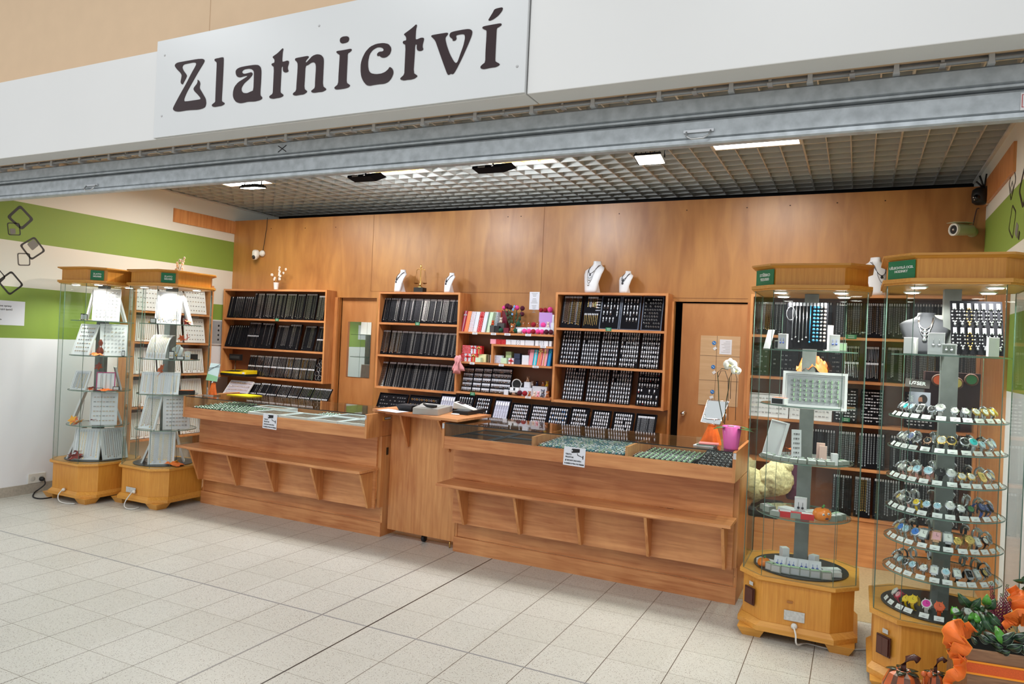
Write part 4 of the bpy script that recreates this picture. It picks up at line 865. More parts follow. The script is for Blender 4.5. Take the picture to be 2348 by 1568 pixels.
def ear(m):
    mb = MB().mat(m)
    for s in (-1, 1): mb.ball((s*.0045, -.002, 0), .0026, 6); mb.box(s*.0045-.001, s*.0045+.001, -.003, -.001, -.008, -.002)
    return mb.mesh('earring_pair')
for m in (GOLD, plain('dark_gem', (60, 50, 48), .2), STEEL, ROSE): proto('earrings', 0, [ear(m)])
def tagring(m, tm):
    mb = MB().mat(m); mb.ring(.0075, .0015, Matrix.Translation((-.002, -.006, 0)) @ Matrix.Rotation(R_(60), 4, 'X'), 9, 4); mb.mat(GLIT).ball((-.002, -.004, .0075), .0026, 5)
    t = MB().mat(tm); t.box(.0035, .0105, -.009, -.0015, -.0085, .0085); return mb.mesh('ring_band'), t.mesh('tag')
for m, tm in ((STEEL, GRNT), (SILV, GRNT), (STEEL, CARD), (GLIT, plain('teal_stone', (70, 150, 165), .1))):
    a_, b_ = tagring(m, tm); proto('tagged_ring', 0, [a_, ('tag', b_)])
BK = []   # every piece hung or laid out: kind, variant, matrix, label, group
WORDS = dict(necklace=('necklace', 'necklace'), bracelet=('bracelet', 'bracelet'), pendant=('pendant', 'pendant'), ring=('ring', 'ring'), earrings=('earrings', 'earrings'), tagged_ring=('tagged_ring', 'ring'))
def put(kind, var, M, label, group): BK.append((kind, var, M, label, group))
def sc(x, y, z): return Matrix.Diagonal((x, y, z, 1))
def board(name, label, M, w, h, m=BLACK, rim=None, th=.010, rimw=.006, cat='display board', group=None, rimh=.006):
    """M: upright frame at the bottom centre of the board's face"""
    loc = M.translation
    t = thing(name, label, cat, loc, group)
    mb = MB().mat(m); mb.box(-w/2, w/2, 0, th, 0, h, M); mb.build('pad', t)
    if rim:
        mb = MB().mat(rim); e = .0004
        mb.box(-w/2-rimw, -w/2-e, -rimh, th, -rimw, h+rimw, M); mb.box(w/2+e, w/2+rimw, -rimh, th, -rimw, h+rimw, M)
        mb.box(-w/2, w/2, -rimh, th, h+e, h+rimw, M); mb.box(-w/2, w/2, -rimh, th, -rimw, -e, M); mb.build('rim', t)
    return t
def hang_row(kind, M, w, n, z, L, label, group, vars_=(0, 1), jl=.08, jx=.0012, mg=.01, sx=1.0):
    for i in range(n):
        x = -w/2+mg+(w-2*mg)*(i+.5)/n+random.uniform(-jx, jx)
        l = L*(1+random.uniform(-jl, jl))
        put(kind, random.choice(vars_), M @ Matrix.Translation((x, -.001, z)) @ sc(sx, 1, l), label, group)
def grid(kind, M, w, h, nx, ny, label, group, vars_=(0, 1, 2), mg=.012, miss=0.0, s=1.0, top=None):
    for j in range(ny):
        for i in range(nx):
            if random.random() < miss: continue
            x = -w/2+mg+(w-2*mg)*(i+.5)/nx; z = (top or h-mg)-(h-2*mg)*(j+.5)/ny
            put(kind, random.choice(vars_), M @ Matrix.Translation((x+random.uniform(-.001, .001), -.001, z)) @ sc(s, s, s), label, group)
def wb(fn, xl, xr, yt, yb, z0, Yb, Yt, top=None):
    """board on a back-wall shelf from its corners in the photograph: bottom at depth Yb, top at depth Yt"""
    a = onY(*fn(xl, yb), Yb); b = onY(*fn(xr, yb), Yb); c = onY(*fn((xl+xr)/2, yt), Yt)
    dz = c.z-z0; L = math.hypot(dz, Yt-Yb); tilt = math.degrees(math.atan2(Yt-Yb, dz))
    return upright(((a.x+b.x)/2, Yb, z0+.0065), 0, tilt), abs(b.x-a.x), L-.004
# ---------------- left bookcase
row = 'top shelf of the left bookcase'
segs = [(172, 228, 350, 555, 1, 0), (232, 322, 350, 555, 5, 0), (324, 412, 352, 555, 4, 0), (416, 446, 315, 558, 2, 1), (450, 520, 318, 562, 7, 1), (526, 622, 318, 565, 10, 1), (628, 738, 322, 566, 11, 1), (744, 840, 322, 568, 10, 1), (846, 928, 325, 568, 7, 2), (934, 1046, 322, 570, 11, 2), (1058, 1136, 340, 572, 8, 2)]
for k, (xl, xr, yt, yb, n, st) in enumerate(segs):
    M, w, h = wb(cA, xl, xr, yt, yb, 1.655, 5.875, 5.925)
    board('chain_board', 'black velvet chain board on top shelf of left bookcase, one of eleven side by side', M, w-.004, h, group='chain boards, top shelf of left bookcase')
    g = 'thin silver chain necklace hanging on black velvet, top shelf of the left bookcase'
    hang_row('necklace', M, w-.004, n, h-.012, h*(.88 if st else .90), g, 'chain necklaces, top shelf of left bookcase', (0, 0, 1, 3) if st else (0, 3), mg=.004)
for k, (xl, xr, yt, yb, n, rows, c0) in enumerate(((155, 200, 635, 840, 2, 1, 0), (202, 352, 635, 845, 7, 1, 0), (355, 470, 605, 852, 9, 2, 15), (482, 600, 612, 862, 9, 1, 18), (640, 750, 635, 868, 9, 1, 15), (762, 872, 625, 872, 9, 1, 15), (915, 1022, 640, 880, 8, 1, 15), (1050, 1120, 645, 884, 6, 2, 10))):
    M, w, h = wb(cA, xl, xr, yt, yb, 1.33, 5.875, 5.945)
    board('chain_board', 'black velvet chain board leaning on second shelf of left bookcase', M, w+.012, h, group='chain boards, second shelf of left bookcase')
    g = 'silver chain hanging on black velvet, second shelf of the left bookcase'
    for r in range(rows):
        hang_row('bracelet' if rows == 2 else 'necklace', M, w, n, h-.014-r*h*.5, h*(.42 if rows == 2 else .84), g, 'chains, second shelf of left bookcase', (0, 1) if rows == 1 else (0, 3), mg=.003)
for k, (xl, xr) in enumerate(((368, 440), (442, 515), (517, 592), (594, 655), (657, 738), (740, 812), (814, 885), (887, 960), (962, 1035))):
    M, w, h = wb(cA, xl, xr, 930+k*4.5, 1140+k*5.2, 1.022, 5.875, 5.925)
    board('bracelet_board', 'black velvet bracelet board on third shelf of left bookcase, two tagged rows', M, w-.003, h, group='bracelet boards, third shelf of left bookcase')
    for r in range(2): hang_row('bracelet', M, w-.003, 8, h-.012-r*h*.48, h*.44, 'silver bracelet with white tag, third shelf of the left bookcase', 'bracelets, third shelf of left bookcase', (0, 1, 0, 0) if k not in (5, 7) else (2, 1, 0), mg=.002)
M, w, h = wb(cA, 1052, 1118, 965, 1178, 1.022, 5.875, 5.925)
board('bangle_board', 'black board with round silver bangles, right end of third shelf in left bookcase', M, w, h)
for j in range(5):
    for i in range(2):
        mb = MB().mat(STEEL); R = .020 if j < 3 else .024; x = -w/4+i*w/2+(.006 if j % 2 else -.004)*(1 if i else -1); z = h-.035-j*.043
        mb.ring(R, .0015, M @ Matrix.Translation((x, -.003-.004*(j % 2)-.001*i, z)), 20, 5); o = mb.solo('bangle', tuple(M @ Vector((x, -.003, z)))); tag(o, 'thin round silver bangle on the black board of left bookcase', 'bangle', 'bangles on the black board')
# display on pole, yellow device
a = onY(*cA(258, 1062), 5.80)
t = thing('customer_display', 'small black customer display on a thin pole in left bookcase', 'display', (a.x, 5.80, 1.0225))
mb = MB().mat(CHROME); mb.lathe([(.03, 1.0235), (.012, 1.03), (.005, 1.034), (.005, onY(*cA(258, 950), 5.80).z-.034)], 14, Matrix.Translation((a.x, 5.80, 0))); mb.build('pole', t)
z = onY(*cA(258, 950), 5.80).z; mb = MB().mat(BLK2); mb.box(a.x-.082, a.x+.082, 5.785, 5.82, z-.036, z+.03); mb.mat(plain('grey_screen', (58, 60, 60), .3)); mb.box(a.x-.07, a.x+.07, 5.783, 5.785, z-.018, z+.014); mb.build('display_head', t, .002)
a = onY(*cA(108, 1100), 5.69); b = onY(*cA(360, 1100), 5.69)
YEL = plain('yellow_plastic', (232, 202, 20), .4)
t = thing('yellow_tester', 'yellow and black electronic gold tester on the shelf end of left bookcase', 'tester', ((a.x+b.x)/2, 5.76, 1.022))
mb = MB().mat(BLK2); mb.box(a.x, b.x, 5.69, 5.86, 1.023, 1.048); mb.build('base', t, .003)
mb = MB().mat(YEL); mb.add([(a.x, 5.69, 1.0485), (b.x, 5.69, 1.0485), (b.x, 5.86, 1.0485), (a.x, 5.86, 1.0485), (a.x+.01, 5.70, 1.062), (b.x, 5.70, 1.075), (b.x, 5.86, 1.09), (a.x+.02, 5.86, 1.082)], [(3, 2, 1, 0), (4, 5, 6, 7), (0, 1, 5, 4), (1, 2, 6, 5), (2, 3, 7, 6), (3, 0, 4, 7)]); mb.build('cover', t, .002)
mb = MB().mat(INK); mb.add([(a.x+.03, 5.705, 1.0665), (b.x-.11, 5.705, 1.0730), (b.x-.13, 5.80, 1.0830), (a.x+.05, 5.80, 1.0780)], [(0, 1, 2, 3)]); mb.mat(PAPER); mb.box(b.x-.045, b.x-.012, 5.6885, 5.6898, 1.052, 1.070); mb.build('keypad', t)
# lower left trays on the cabinet
ZK = .742
M, w, h = wb(cA, 118, 340, 1208, 1345, .83, 5.62, 5.74)
M = upright((M.translation.x, 5.62, .83-.04), 0, 38); board('ring_tray', 'grey tray of gold rings leaning on cabinet below the yellow tester', M, w, .22, plain('lilac_grey_velvet', (178, 172, 184), .8), CARD)
for j in range(4): 
    hangn = 13
    for i in range(hangn): put('ring', random.choice((0, 2)), M @ Matrix.Translation((-w/2+.02+(w-.04)*i/(hangn-1), -.001, .195-j*.043)), 'small gold ring in the grey tray on the left cabinet', 'rings in the grey tray')
for k, (xl, xr, tp, mm) in enumerate(((348, 450, 1208, 'd'), (452, 548, 1212, 'r'), (550, 650, 1222, 'd'), (652, 760, 1232, 's'), (762, 868, 1243, 's'), (870, 985, 1255, 's'), (987, 1165, 1266, 's'))):
    a = onY(*cA(xl, 1330+k*8), 5.70); b = onY(*cA(xr, 1330+k*8), 5.70); tp_ = onY(*cA((xl+xr)/2, tp), 5.80)
    w = b.x-a.x; M = upright(((a.x+b.x)/2, 5.66, ZK+.0065), 0, 33); h = (tp_.z-ZK)/math.cos(R_(33))
    board('chain_board', 'black velvet chain board leaning on the cabinet below the left bookcase', M, w-.004, h, group='chain boards on the left cabinet')
    vv = {'d': (1, 3), 'r': (1, 3), 's': (0, 1)}[mm]
    for r in range(2): hang_row('bracelet', M, w-.004, 7 if k < 6 else 12, h-.014-r*h*.46, h*.40, 'silver or dark bracelet with white tag on the left cabinet boards', 'bracelets on the left cabinet', vv, mg=.003)
# ---------------- middle bookcase
for row, (z0, segs, yt, yb, txt) in enumerate((
    (1.66, ((135, 200, 4), (202, 300, 7), (305, 378, 9), (380, 432, 7), (434, 508, 9), (510, 572, 8), (574, 634, 8), (636, 690, 7), (692, 755, 8), (757, 812, 6), (814, 872, 6)), (425, 445), (640, 668), 'top'),
    (1.345, ((118, 198, 8), (206, 255, 6), (257, 306, 6), (308, 362, 7), (364, 424, 8), (426, 488, 8), (490, 538, 7), (540, 604, 8), (606, 682, 9), (684, 745, 8), (747, 860, 12)), (728, 765), (958, 990), 'second'),
    (1.031, ((95, 165, 7), (175, 240, 7), (245, 330, 9), (335, 395, 7), (398, 460, 8), (462, 545, 10), (548, 650, 12), (652, 722, 9), (724, 780, 7), (782, 848, 7)), (1025, 1070), (1250, 1310), 'lowest'))):
    for (xl, xr, n) in segs:
        f_ = (xl-100)/760.0; ytt = yt[0]+(yt[1]-yt[0])*f_; ybb = yb[0]+(yb[1]-yb[0])*f_
        M, w, h = wb(cB, xl, xr, ytt, ybb, z0, 5.845, 5.90 if row < 2 else 5.92)
        board('chain_board', 'black velvet chain board on the %s shelf of middle bookcase' % txt, M, w-.002, h, group='chain boards, %s shelf of middle bookcase' % txt)
        vv = (1, 1, 1, 0) if row == 0 else ((2, 0) if xl < 300 else (1, 1, 0)) if row == 1 else ((2, 2, 0) if xl < 170 else (1, 0, 1))
        hang_row('necklace', M, w-.002, n, h-.012, h*(.86 if row < 2 else 1.0), 'long silver necklace with white tag, %s shelf of the middle bookcase' % txt, 'necklaces, %s shelf of middle bookcase' % txt, vv, jl=.05, mg=.002)
# trays on the cabinet below the middle bookcase
def lowtray(fn, xl, xr, yt, kindf, label, hgt=.26, rim=BLACK, m=BLACK, tilt=24):
    a = onY(*fn(xl, yt+120), 5.72); b = onY(*fn(xr, yt+120), 5.72); tp = onY(*fn((xl+xr)/2, yt), 5.80)
    w = b.x-a.x-.012; h = (tp.z-ZK)/math.cos(R_(tilt)); M = upright(((a.x+b.x)/2, 5.80-h*math.sin(R_(tilt)), ZK+.0065), 0, tilt)
    board('jewellery_tray', label, M, w, h, m, rim, rimh=.012); kindf(M, w, h)
def pairs(M, w, h): grid('earrings', M, w, h, 11, 6, 'small silver earring pair in the leftmost black tray below the middle bookcase', 'earrings in the leftmost black tray', (1, 2, 2))
lowtray(cB, 84, 352, 1340, pairs, 'black tray with rows of silver earrings, leftmost below the middle bookcase')
lowtray(cB, 372, 655, 1362, lambda M, w, h: grid('ring', M, w, h, 11, 4, 'chunky silver ring in the second black tray below the middle bookcase', 'rings in the second black tray', (1, 3, 1, 0), s=1.4), 'black tray with chunky silver rings, second from left below middle bookcase')
PLB = plain('clear_bag', (176, 178, 196), .2, var=.3, scale=60)
def bags(M, w, h):
    for i in range(6):
        mb = MB().mat(PLB); x = -w/2+.015+i*(w-.03)/5; mb.box(x-.010, x+.010, -.006, -.001, .02, h-.02, M); mb.mat(CARD); mb.box(x-.007, x+.007, -.008, -.0062, h-.06, h-.03, M)
        o = mb.solo('plastic_bag', tuple(M @ Vector((x, 0, .02)))); tag(o, 'slim clear bag with white slip in the third tray below the middle bookcase', 'bag', 'clear bags in the third tray')
lowtray(cB, 672, 815, 1345, bags, 'black tray of clear bags, third from left below the middle bookcase')
def hoops(M, w, h):
    for i in range(3):
        mb = MB().mat(STEEL); x = -w/3+i*w/3; mb.ring(.025, .0016, M @ Matrix.Translation((x, -.004-.003*i, h*.62)), 18, 5); o = mb.solo('bangle', tuple(M @ Vector((x, 0, h*.6)))); tag(o, 'round silver bangle hanging in the fourth tray below the middle bookcase', 'bangle', 'bangles in the fourth tray')
    hang_row('bracelet', M, w, 6, h-.02, .05, 'short silver bracelet in the fourth tray below the middle bookcase', 'bracelets in the fourth tray', (0,))
lowtray(cB, 828, 985, 1358, hoops, 'black tray of round silver bangles behind the white card terminal')
def pg(nx, ny, lab, vars_=(0, 2, 3, 5), miss=0.02): return lambda M, w, h: grid('pendant', M, w, h, nx, ny+3, lab[0], lab[1], vars_, mg=.010, miss=miss, top=h-.002)
lowtray(cB, 1002, 1150, 1372, pg(6, 4, ('silver pendant with white tag in the tray right of the bangles', 'pendants right of the bangles')), 'black tray of tagged pendants, right of the bangle tray')
lowtray(cB, 1185, 1335, 1388, bags, 'black tray of clear bags, sixth from left on the long cabinet')
lowtray(cB, 1345, 1515, 1435, pg(8, 4, ('tagged silver pendant in the first low tray below the gift shelves', 'pendants, first low tray below gift shelves')), 'black pendant tray on the long cabinet, first left of glass reflection below gift shelves')
lowtray(cB, 1530, 1700, 1452, pg(8, 4, ('tagged silver pendant in the second low tray below the gift shelves', 'pendants, second low tray below gift shelves')), 'black pendant tray on the long cabinet, second below gift shelves, right of its twin')
for k, (xl, xr, yt, nx, ny, lab) in enumerate(((4, 178, 1295, 8, 3, 'with bluish pendants'), (190, 345, 1303, 7, 3, 'with short dangling pendants'), (368, 528, 1328, 7, 4, 'with round medallions'), (548, 722, 1345, 8, 4, 'with large open pendants'))):
    lowtray(cC, xl, xr, yt, pg(nx, ny, ('tagged silver pendant in low tray %s below the right bookcase' % lab, 'pendants in low tray %s' % lab), (6, 0, 3) if k == 0 else (2, 3, 0, 5)), 'black tray %s, on the cabinet below the right bookcase' % lab)
lowtray(cC, 738, 912, 1360, lambda M, w, h: hang_row('necklace', M, w, 13, h-.02, h*.85, 'fine silver chain in the rightmost low tray under the right bookcase', 'chains in the rightmost low tray', (0, 1)), 'black tray of fine chains, rightmost below the right bookcase')
# ---------------- right bookcase
fr = plain('grey_blue_rim', (74, 84, 104), .4)
for k, (xl, xr, rim) in enumerate(((120, 296, None), (300, 448, None), (452, 612, fr), (622, 778, fr), (800, 968, fr))):
    M, w, h = wb(cC, xl, xr, 355+k*4, 606+k*6, 1.665, 5.872, 5.94)
    t = board('pendant_board', ('black board of golden and silver necklaces, leftmost on top shelf of right bookcase', 'black board of mixed bracelets and pairs, second on top shelf of right bookcase', 'grey-framed black pendant tray, third on top shelf of right bookcase', 'grey-framed black tray with a bright reflection, fourth on top shelf of right bookcase', 'grey-framed black tray of small rings, rightmost on top shelf of right bookcase')[k], M, w-.012, h-.004, rim=rim, rimw=.009)
    if k == 0: hang_row('necklace', M, w-.012, 12, h-.02, h*.80, 'gold-toned necklace on the leftmost board, top shelf of the right bookcase', 'gold-toned necklaces, right bookcase', (4, 0, 5, 4))
    elif k == 1:
        hang_row('bracelet', M, w-.05, 7, h-.02, h*.30, 'short chain bracelet on the second board, top shelf of right bookcase', 'short bracelets, right bookcase top shelf', (2, 0, 4)); hang_row('bracelet', M, w-.012, 8, h*.42, h*.33, 'short chain bracelet on the second board, top shelf of right bookcase', 'short bracelets, right bookcase top shelf', (2, 0))
        grid('earrings', M @ Matrix.Translation((.055, 0, h*.5)), .05, h*.45, 3, 5, 'silver earring pair on the second board, top shelf of right bookcase', 'earring pairs, right bookcase top shelf', (2,), mg=.004)
    elif k == 4: grid('ring', M, w, h, 7, 9, 'small silver ring in the rightmost grey-framed tray of right bookcase', 'rings in the rightmost grey-framed tray', (1, 3), miss=.25)
    else: grid('pendant', M, w, h*.85, 5, 4, 'tagged silver pendant in a grey-framed tray of the right bookcase', 'pendants in grey-framed trays', (0, 1, 2), mg=.012, miss=.1, top=h-.005)
for k, (xl, xr) in enumerate(((118, 270), (290, 432), (450, 594), (612, 765), (785, 940))):
    M, w, h = wb(cC, xl, xr, 643+k*4.5, 918+k*9.5, 1.343, 5.872, 5.955)
    board('pendant_board', 'black board densely hung with tagged pendants, %s on second shelf of right bookcase' % ('leftmost', 'second from left', 'middle one', 'second from right', 'rightmost')[k], M, w+.01, h)
    grid('pendant', M, w+.01, h, 7 if k < 3 else 8, 8, 'tagged silver pendant on a second-shelf board of the right bookcase', 'pendants, second shelf of right bookcase', (1, 1, 0) if k == 1 else (0, 2, 3, 5), mg=.006, miss=.01)
for k, (xl, xr) in enumerate(((140, 305), (335, 510), (530, 700), (757, 935))):
    M, w, h = wb(cC, xl, xr, 952+k*9, 1218+k*18, 1.032, 5.872, 5.96)
    board('pendant_board', 'black tagged-pendant board, %s on lowest shelf of right bookcase' % ('leftmost', 'second from left', 'third with an empty corner', 'rightmost with sparse large pendants')[k], M, w+.01, h)
    grid('pendant', M, w+.01, h, 8, 8 if k < 3 else 6, 'tagged silver pendant on a lowest-shelf board of the right bookcase', 'pendants, lowest shelf of right bookcase', (2, 0, 2, 5, 7) if k == 3 else (0, 2, 3), mg=.006, miss=.02 if k < 3 else .12)
# pendants board in the centre unit
for k, (xl, xr, n) in enumerate(((100, 242, 7), (248, 368, 7), (372, 492, 7), (497, 770, 14))):
    M, w, h = wb(cH, xl, xr, 1090+k*4, 1425+k*8, 1.042, 5.85, 5.91)
    board('pendant_board', 'black white-tagged pendant board, %s on lowest gift shelf' % ('leftmost', 'second', 'third', 'widest, next to the ball boxes')[k], M, w, h)
    grid('pendant', M, w, h, n, 5, 'white-tagged pendant on a board of the lowest gift unit shelf', 'pendants, lowest gift unit shelf', (2, 0, 3), mg=.004, miss=.0)
# ---------------- bookcase behind the cases
def bx(xl, xr, z0, hh, tilt=8): 
    a = onY(xl, 800, YFX+.03); b = onY(xr, 800, YFX+.03); return upright(((a.x+b.x)/2, YFX+.03, z0+.0065), 0, tilt), b.x-a.x, hh
for z0, cells in ((1.663, (('n', 1733, 1768, 8, (4, 0, 3)), ('n', 1770, 1800, 7, (0, 1)), ('n', 1802, 1850, 8, (1, 0)), ('n', 1852, 1905, 8, (1, 0)), ('n', 1912, 1975, 11, (3, 2, 3)), ('n', 1980, 2028, 9, (2, 3)), ('n', 2032, 2085, 9, (0, 3)), ('n', 2090, 2160, 10, (1, 0)), ('n', 2165, 2230, 8, (1, 3)), ('n', 2233, 2258, 4, (0, 3)))),
                  (1.345, (('g', 1728, 1765, 0, 0), ('p', 1768, 1830, 6, 0), ('p', 1836, 1895, 6, 0), ('p', 1900, 1930, 4, 0), ('b', 1936, 1972, 8, (0, 1)), ('b', 1984, 2018, 8, (0, 1)), ('n', 2035, 2072, 9, (1, 3)), ('n', 2078, 2104, 5, (0, 3)), ('n', 2108, 2150, 9, (4, 3)), ('n', 2154, 2200, 9, (0, 1)), ('n', 2203, 2250, 9, (0, 1)))),
                  (1.03, (('w', 1724, 1812, 10, 0), ('w', 1818, 1912, 10, 0), ('r', 1918, 1972, 7, 0), ('r', 1978, 2032, 7, 0), ('r', 2080, 2150, 7, 0), ('r', 2156, 2210, 7, 0))),
                  (.71, (('n', 1862, 1925, 10, (1, 0)), ('n', 1930, 1972, 8, (0, 3)), ('n', 1976, 2040, 9, (0, 3)), ('n', 2050, 2110, 9, (1, 3)), ('n', 2115, 2180, 9, (0, 1)), ('n', 2184, 2245, 9, (0, 1)))),
                  (.352, (('n', 1922, 1968, 8, (1, 3)), ('n', 1972, 2012, 8, (3, 4)), ('n', 2016, 2080, 10, (1, 3)), ('n', 2085, 2150, 10, (1, 0)), ('n', 2156, 2215, 10, (1, 0))))):
    nm = {1.663: 'top', 1.345: 'second', 1.03: 'third', .71: 'fourth', .352: 'lowest'}[z0]
    for j, (kd, xl, xr, n, vv) in enumerate(cells):
        M, w, h = bx(xl, xr, z0, .255 if z0 > .7 else .29)
        gname = '%s shelf of the bookcase behind the silver case' % nm
        if kd in 'nb':
            board('chain_board', 'black chain board on the %s' % gname, M, w-.004, h, group='chain boards, %s' % gname)
            if kd == 'n': hang_row('necklace', M, w-.004, n, h-.012, h*.85, 'silver necklace on the %s' % gname, 'necklaces, %s' % gname, vv, mg=.003)
            else:
                for r in range(2): hang_row('bracelet', M, w-.004, n, h-.012-r*h*.46, h*.40, 'silver bracelet on the %s' % gname, 'bracelets, %s' % gname, vv, mg=.003)
        elif kd == 'g': board('felt_board', 'dark green felt board on the second shelf behind the silver case', M, w, h, plain('green_felt', (40, 56, 40), .9)); grid('earrings', M, w, h, 3, 6, 'pair on the dark green felt board', 'pairs on dark green felt', (2,), miss=.3)
        elif kd == 'p': board('pendant_board', 'black board with sparse small pendants on second shelf behind silver case', M, w, h, group='sparse black boards'); grid('earrings', M, w, h, n, 7, 'small dark earring pair on the sparse black boards', 'earrings on sparse black boards', (2, 1))
        elif kd == 'w': board('white_tray', 'white tray of small silver pairs, %s on the third shelf behind the silver case' % ('left one' if j == 0 else 'right one'), M, w, .17, WHITE, CARD); grid('earrings', M, w, .17, n, 4, 'silver earring pair in the white trays behind the silver case', 'earrings in white trays', (2, 1))
        else: board('earring_board', 'black board crowded with white earring cards on the third shelf behind silver case', M, w, h, group='earring card boards'); grid('card', M, w, h, n, 10, 'tiny white earring card on a black board behind the silver case', 'earring cards', (0, 1), miss=.12)
for (px, py, lab) in ((1800+140, 962, 'green label on the third shelf edge behind the silver case'),): shelf_tag(px, py, YFX, .05, .028, GREEN, lab, extra=INKW)
shelf_tag(1952, 772, YFX, .07, .03, GREEN, 'pale green label on the top shelf edge behind the silver case', extra=INKW)
mb = MB().mat(TAGM); mb.box(-.008, .008, -.0025, -.001, -.004, .004); proto('card', 0, [mb.mesh('earring_card')])
mb = MB().mat(TAGM); mb.box(-.006, .006, -.0025, -.001, -.003, .003); mb.mat(STEEL).ball((0, -.003, -.006), .003, 5); proto('card', 0, [mb.mesh('earring_card')])
WORDS['card'] = ('earring_card', 'earring card')
# white boards in the left-wall bookcase
def lwb(ya, yb_, z0, h, n, ny, kd, lab, tilt=10):
    M = upright((-6.335, (ya+yb_)/2, z0+.0065), 90, tilt)
    board('white_board', lab, M, yb_-ya, h, WHITE, th=.008)
    if kd == 'e': grid('earrings', M, yb_-ya, h, n, ny, 'tiny gold or dark pair on white boards of the left-wall bookcase', 'pairs in the left-wall bookcase', (0, 1, 1))
    else: hang_row('necklace', M, yb_-ya, n, h-.02, h*.85, 'thin gold chain on white boards of the left-wall bookcase', 'gold chains in the left-wall bookcase', (4, 5))
for z0, nm in ((1.665, 'top shelf'), (1.36, 'second shelf'), (1.04, 'third shelf'), (.72, 'fourth shelf'), (.40, 'lowest shelf')):
    for j, (ya, yb_) in enumerate(((4.69, 4.95), (4.97, 5.24), (5.27, 5.53))):
        kd = 'e' if (z0 > 1.6 or (z0 > 1.3 and j == 2)) else 'n'
        lwb(ya, yb_, z0, .26, 7 if kd == 'e' else 11, 5, kd, 'white jewellery board on the %s of left-wall bookcase, %s' % (nm, ('nearest the shop front', 'middle one', 'nearest the back wall')[j]))
# ------------------------------------------------------------------ small things
o = None
a = onX(490, 730, XL+.003); b = onX(506, 790, XL+.003)
t = thing('framed_chart', 'grey framed sheet of round symbols on the left wall beside the corner', 'picture', (XL, 5.84, b.z))
mb = MB().mat(CARD); mb.box(XL, XL+.012, 5.745, 5.90, 1.345, 1.625); mb.mat(plain('grey_sheet', (160, 162, 166), .5)); mb.box(XL+.0122, XL+.0135, 5.757, 5.888, 1.357, 1.613); mb.mat(INK)
for j in range(4): mb.lathe([(.012, 0), (.012, .001)], 10, Matrix.Translation((XL+.0136, 5.84, 1.56-j*.052)) @ Matrix.Rotation(R_(90), 4, 'Y'))
mb.build('frame', t)
def bust(px, py0, py1, Y, label, yaw=0, m=WHITE, base_z=None, p0=None, chains=((.62, DIM), (.42, DIM)), wide=.78):
    """a necklace display bust: neck, shoulders, slanting chest"""
    if p0 is None:
        a = onY(px, py1, Y); z0 = base_z; H = onY(px, py0, Y+.05).z-z0; loc = Vector((a.x, Y, z0))
    else: loc, H = p0
    t = thing('necklace_bust', label, 'display bust', loc)
    prof = [(0, .30, -.10), (.10, .32, -.10), (.35, .38, -.07), (.58, .46, -.02), (.72, .49, .05), (.80, .40, .10), (.86, .25, .13), (.92, .18, .14), (1.0, .165, .14)]
    A = Matrix.Translation(loc) @ Matrix.Rotation(R_(yaw), 4, 'Z'); vs = []; n = 11
    for z, wd, y in prof:
        for k in range(n):
            s_ = -1+2*k/(n-1); vs.append((s_*wd*H*wide, (y+.20*abs(s_)**2*(.6 if z < .8 else .8))*H, z*H))
    th = .03*H; m_ = len(vs); vs += [(x*.94, y+th, z) for x, y, z in vs]; fs = []
    for j in range(len(prof)-1):
        for k in range(n-1):
            i = j*n+k; fs.append((i, i+1, i+n+1, i+n)); fs.append((m_+i, m_+i+n, m_+i+n+1, m_+i+1))
    for k in range(n-1): fs.append((k, m_+k, m_+k+1, k+1)); q = (len(prof)-1)*n+k; fs.append((q, q+1, m_+q+1, m_+q))
    for j in range(len(prof)-1): q = j*n; fs.append((q, q+n, m_+q+n, m_+q)); q = j*n+n-1; fs.append((q, m_+q, m_+q+n, q+n))
    mb = MB().mat(m); mb.add(vs, fs, A, True); mb.build('bust', t)
    mb = MB().mat(m); mb.add([(-.2*H, .06*H, 0), (.2*H, .06*H, 0), (.1*H, .38*H, 0), (-.1*H, .38*H, 0), (-.05*H, .17*H, .7*H), (.05*H, .17*H, .7*H), (.04*H, .19*H, .7*H), (-.04*H, .19*H, .7*H)], [(3, 2, 1, 0), (4, 5, 6, 7), (0, 1, 5, 4), (1, 2, 6, 5), (2, 3, 7, 6), (3, 0, 4, 7)], A); mb.build('easel_back', t)
    for k, (dz, cm) in enumerate(chains):
        pts = []
        for i in range(13):
            a_ = math.pi*i/12; x = -.17*H*math.cos(a_)*(.95 if k else .8); z = H*(.88-math.sin(a_)*dz*.62); zz = z/H
            j_ = max(i_ for i_ in range(len(prof)-1) if prof[i_][0] <= zz+1e-6); q0, q1 = prof[j_], prof[j_+1]; f2 = min(1, (zz-q0[0])/(q1[0]-q0[0])); wd = q0[1]+(q1[1]-q0[1])*f2
            s2 = min(1, abs(x)/(wd*H*wide)); y = (q0[2]+(q1[2]-q0[2])*f2)+.20*s2**2*(.6 if zz < .8 else .8)
            pts.append((x, y*H-.004, z))
        mb = MB().mat(cm); mb.tube(pts, .0018*(1 if H < .2 else 1.3), 4, False, A); mb.ball((pts[6][0], pts[6][1]-.003, pts[6][2]-.012), .011, 8, A, sy=.4)
        nk = mb.solo('necklace', tuple(A @ Vector(pts[6]))); tag(nk, 'silver pendant necklace draped %s on %s' % (('low', 'high', 'midway')[k], label), 'necklace')
    return t
BT_M = 1.9625; BT_R = 1.9765
f_ = lambda x, y: cB(x, y)
bust(*[cB(290, 160)[0]], cB(290, 160)[1], cB(290, 352)[1], 5.87, 'white bust, left of scales on middle bookcase', -26, base_z=BT_M)
bust(cB(760, 190)[0], cB(760, 190)[1], cB(760, 355)[1], 5.87, 'white bust, right of scales on middle bookcase', -26, base_z=BT_M)
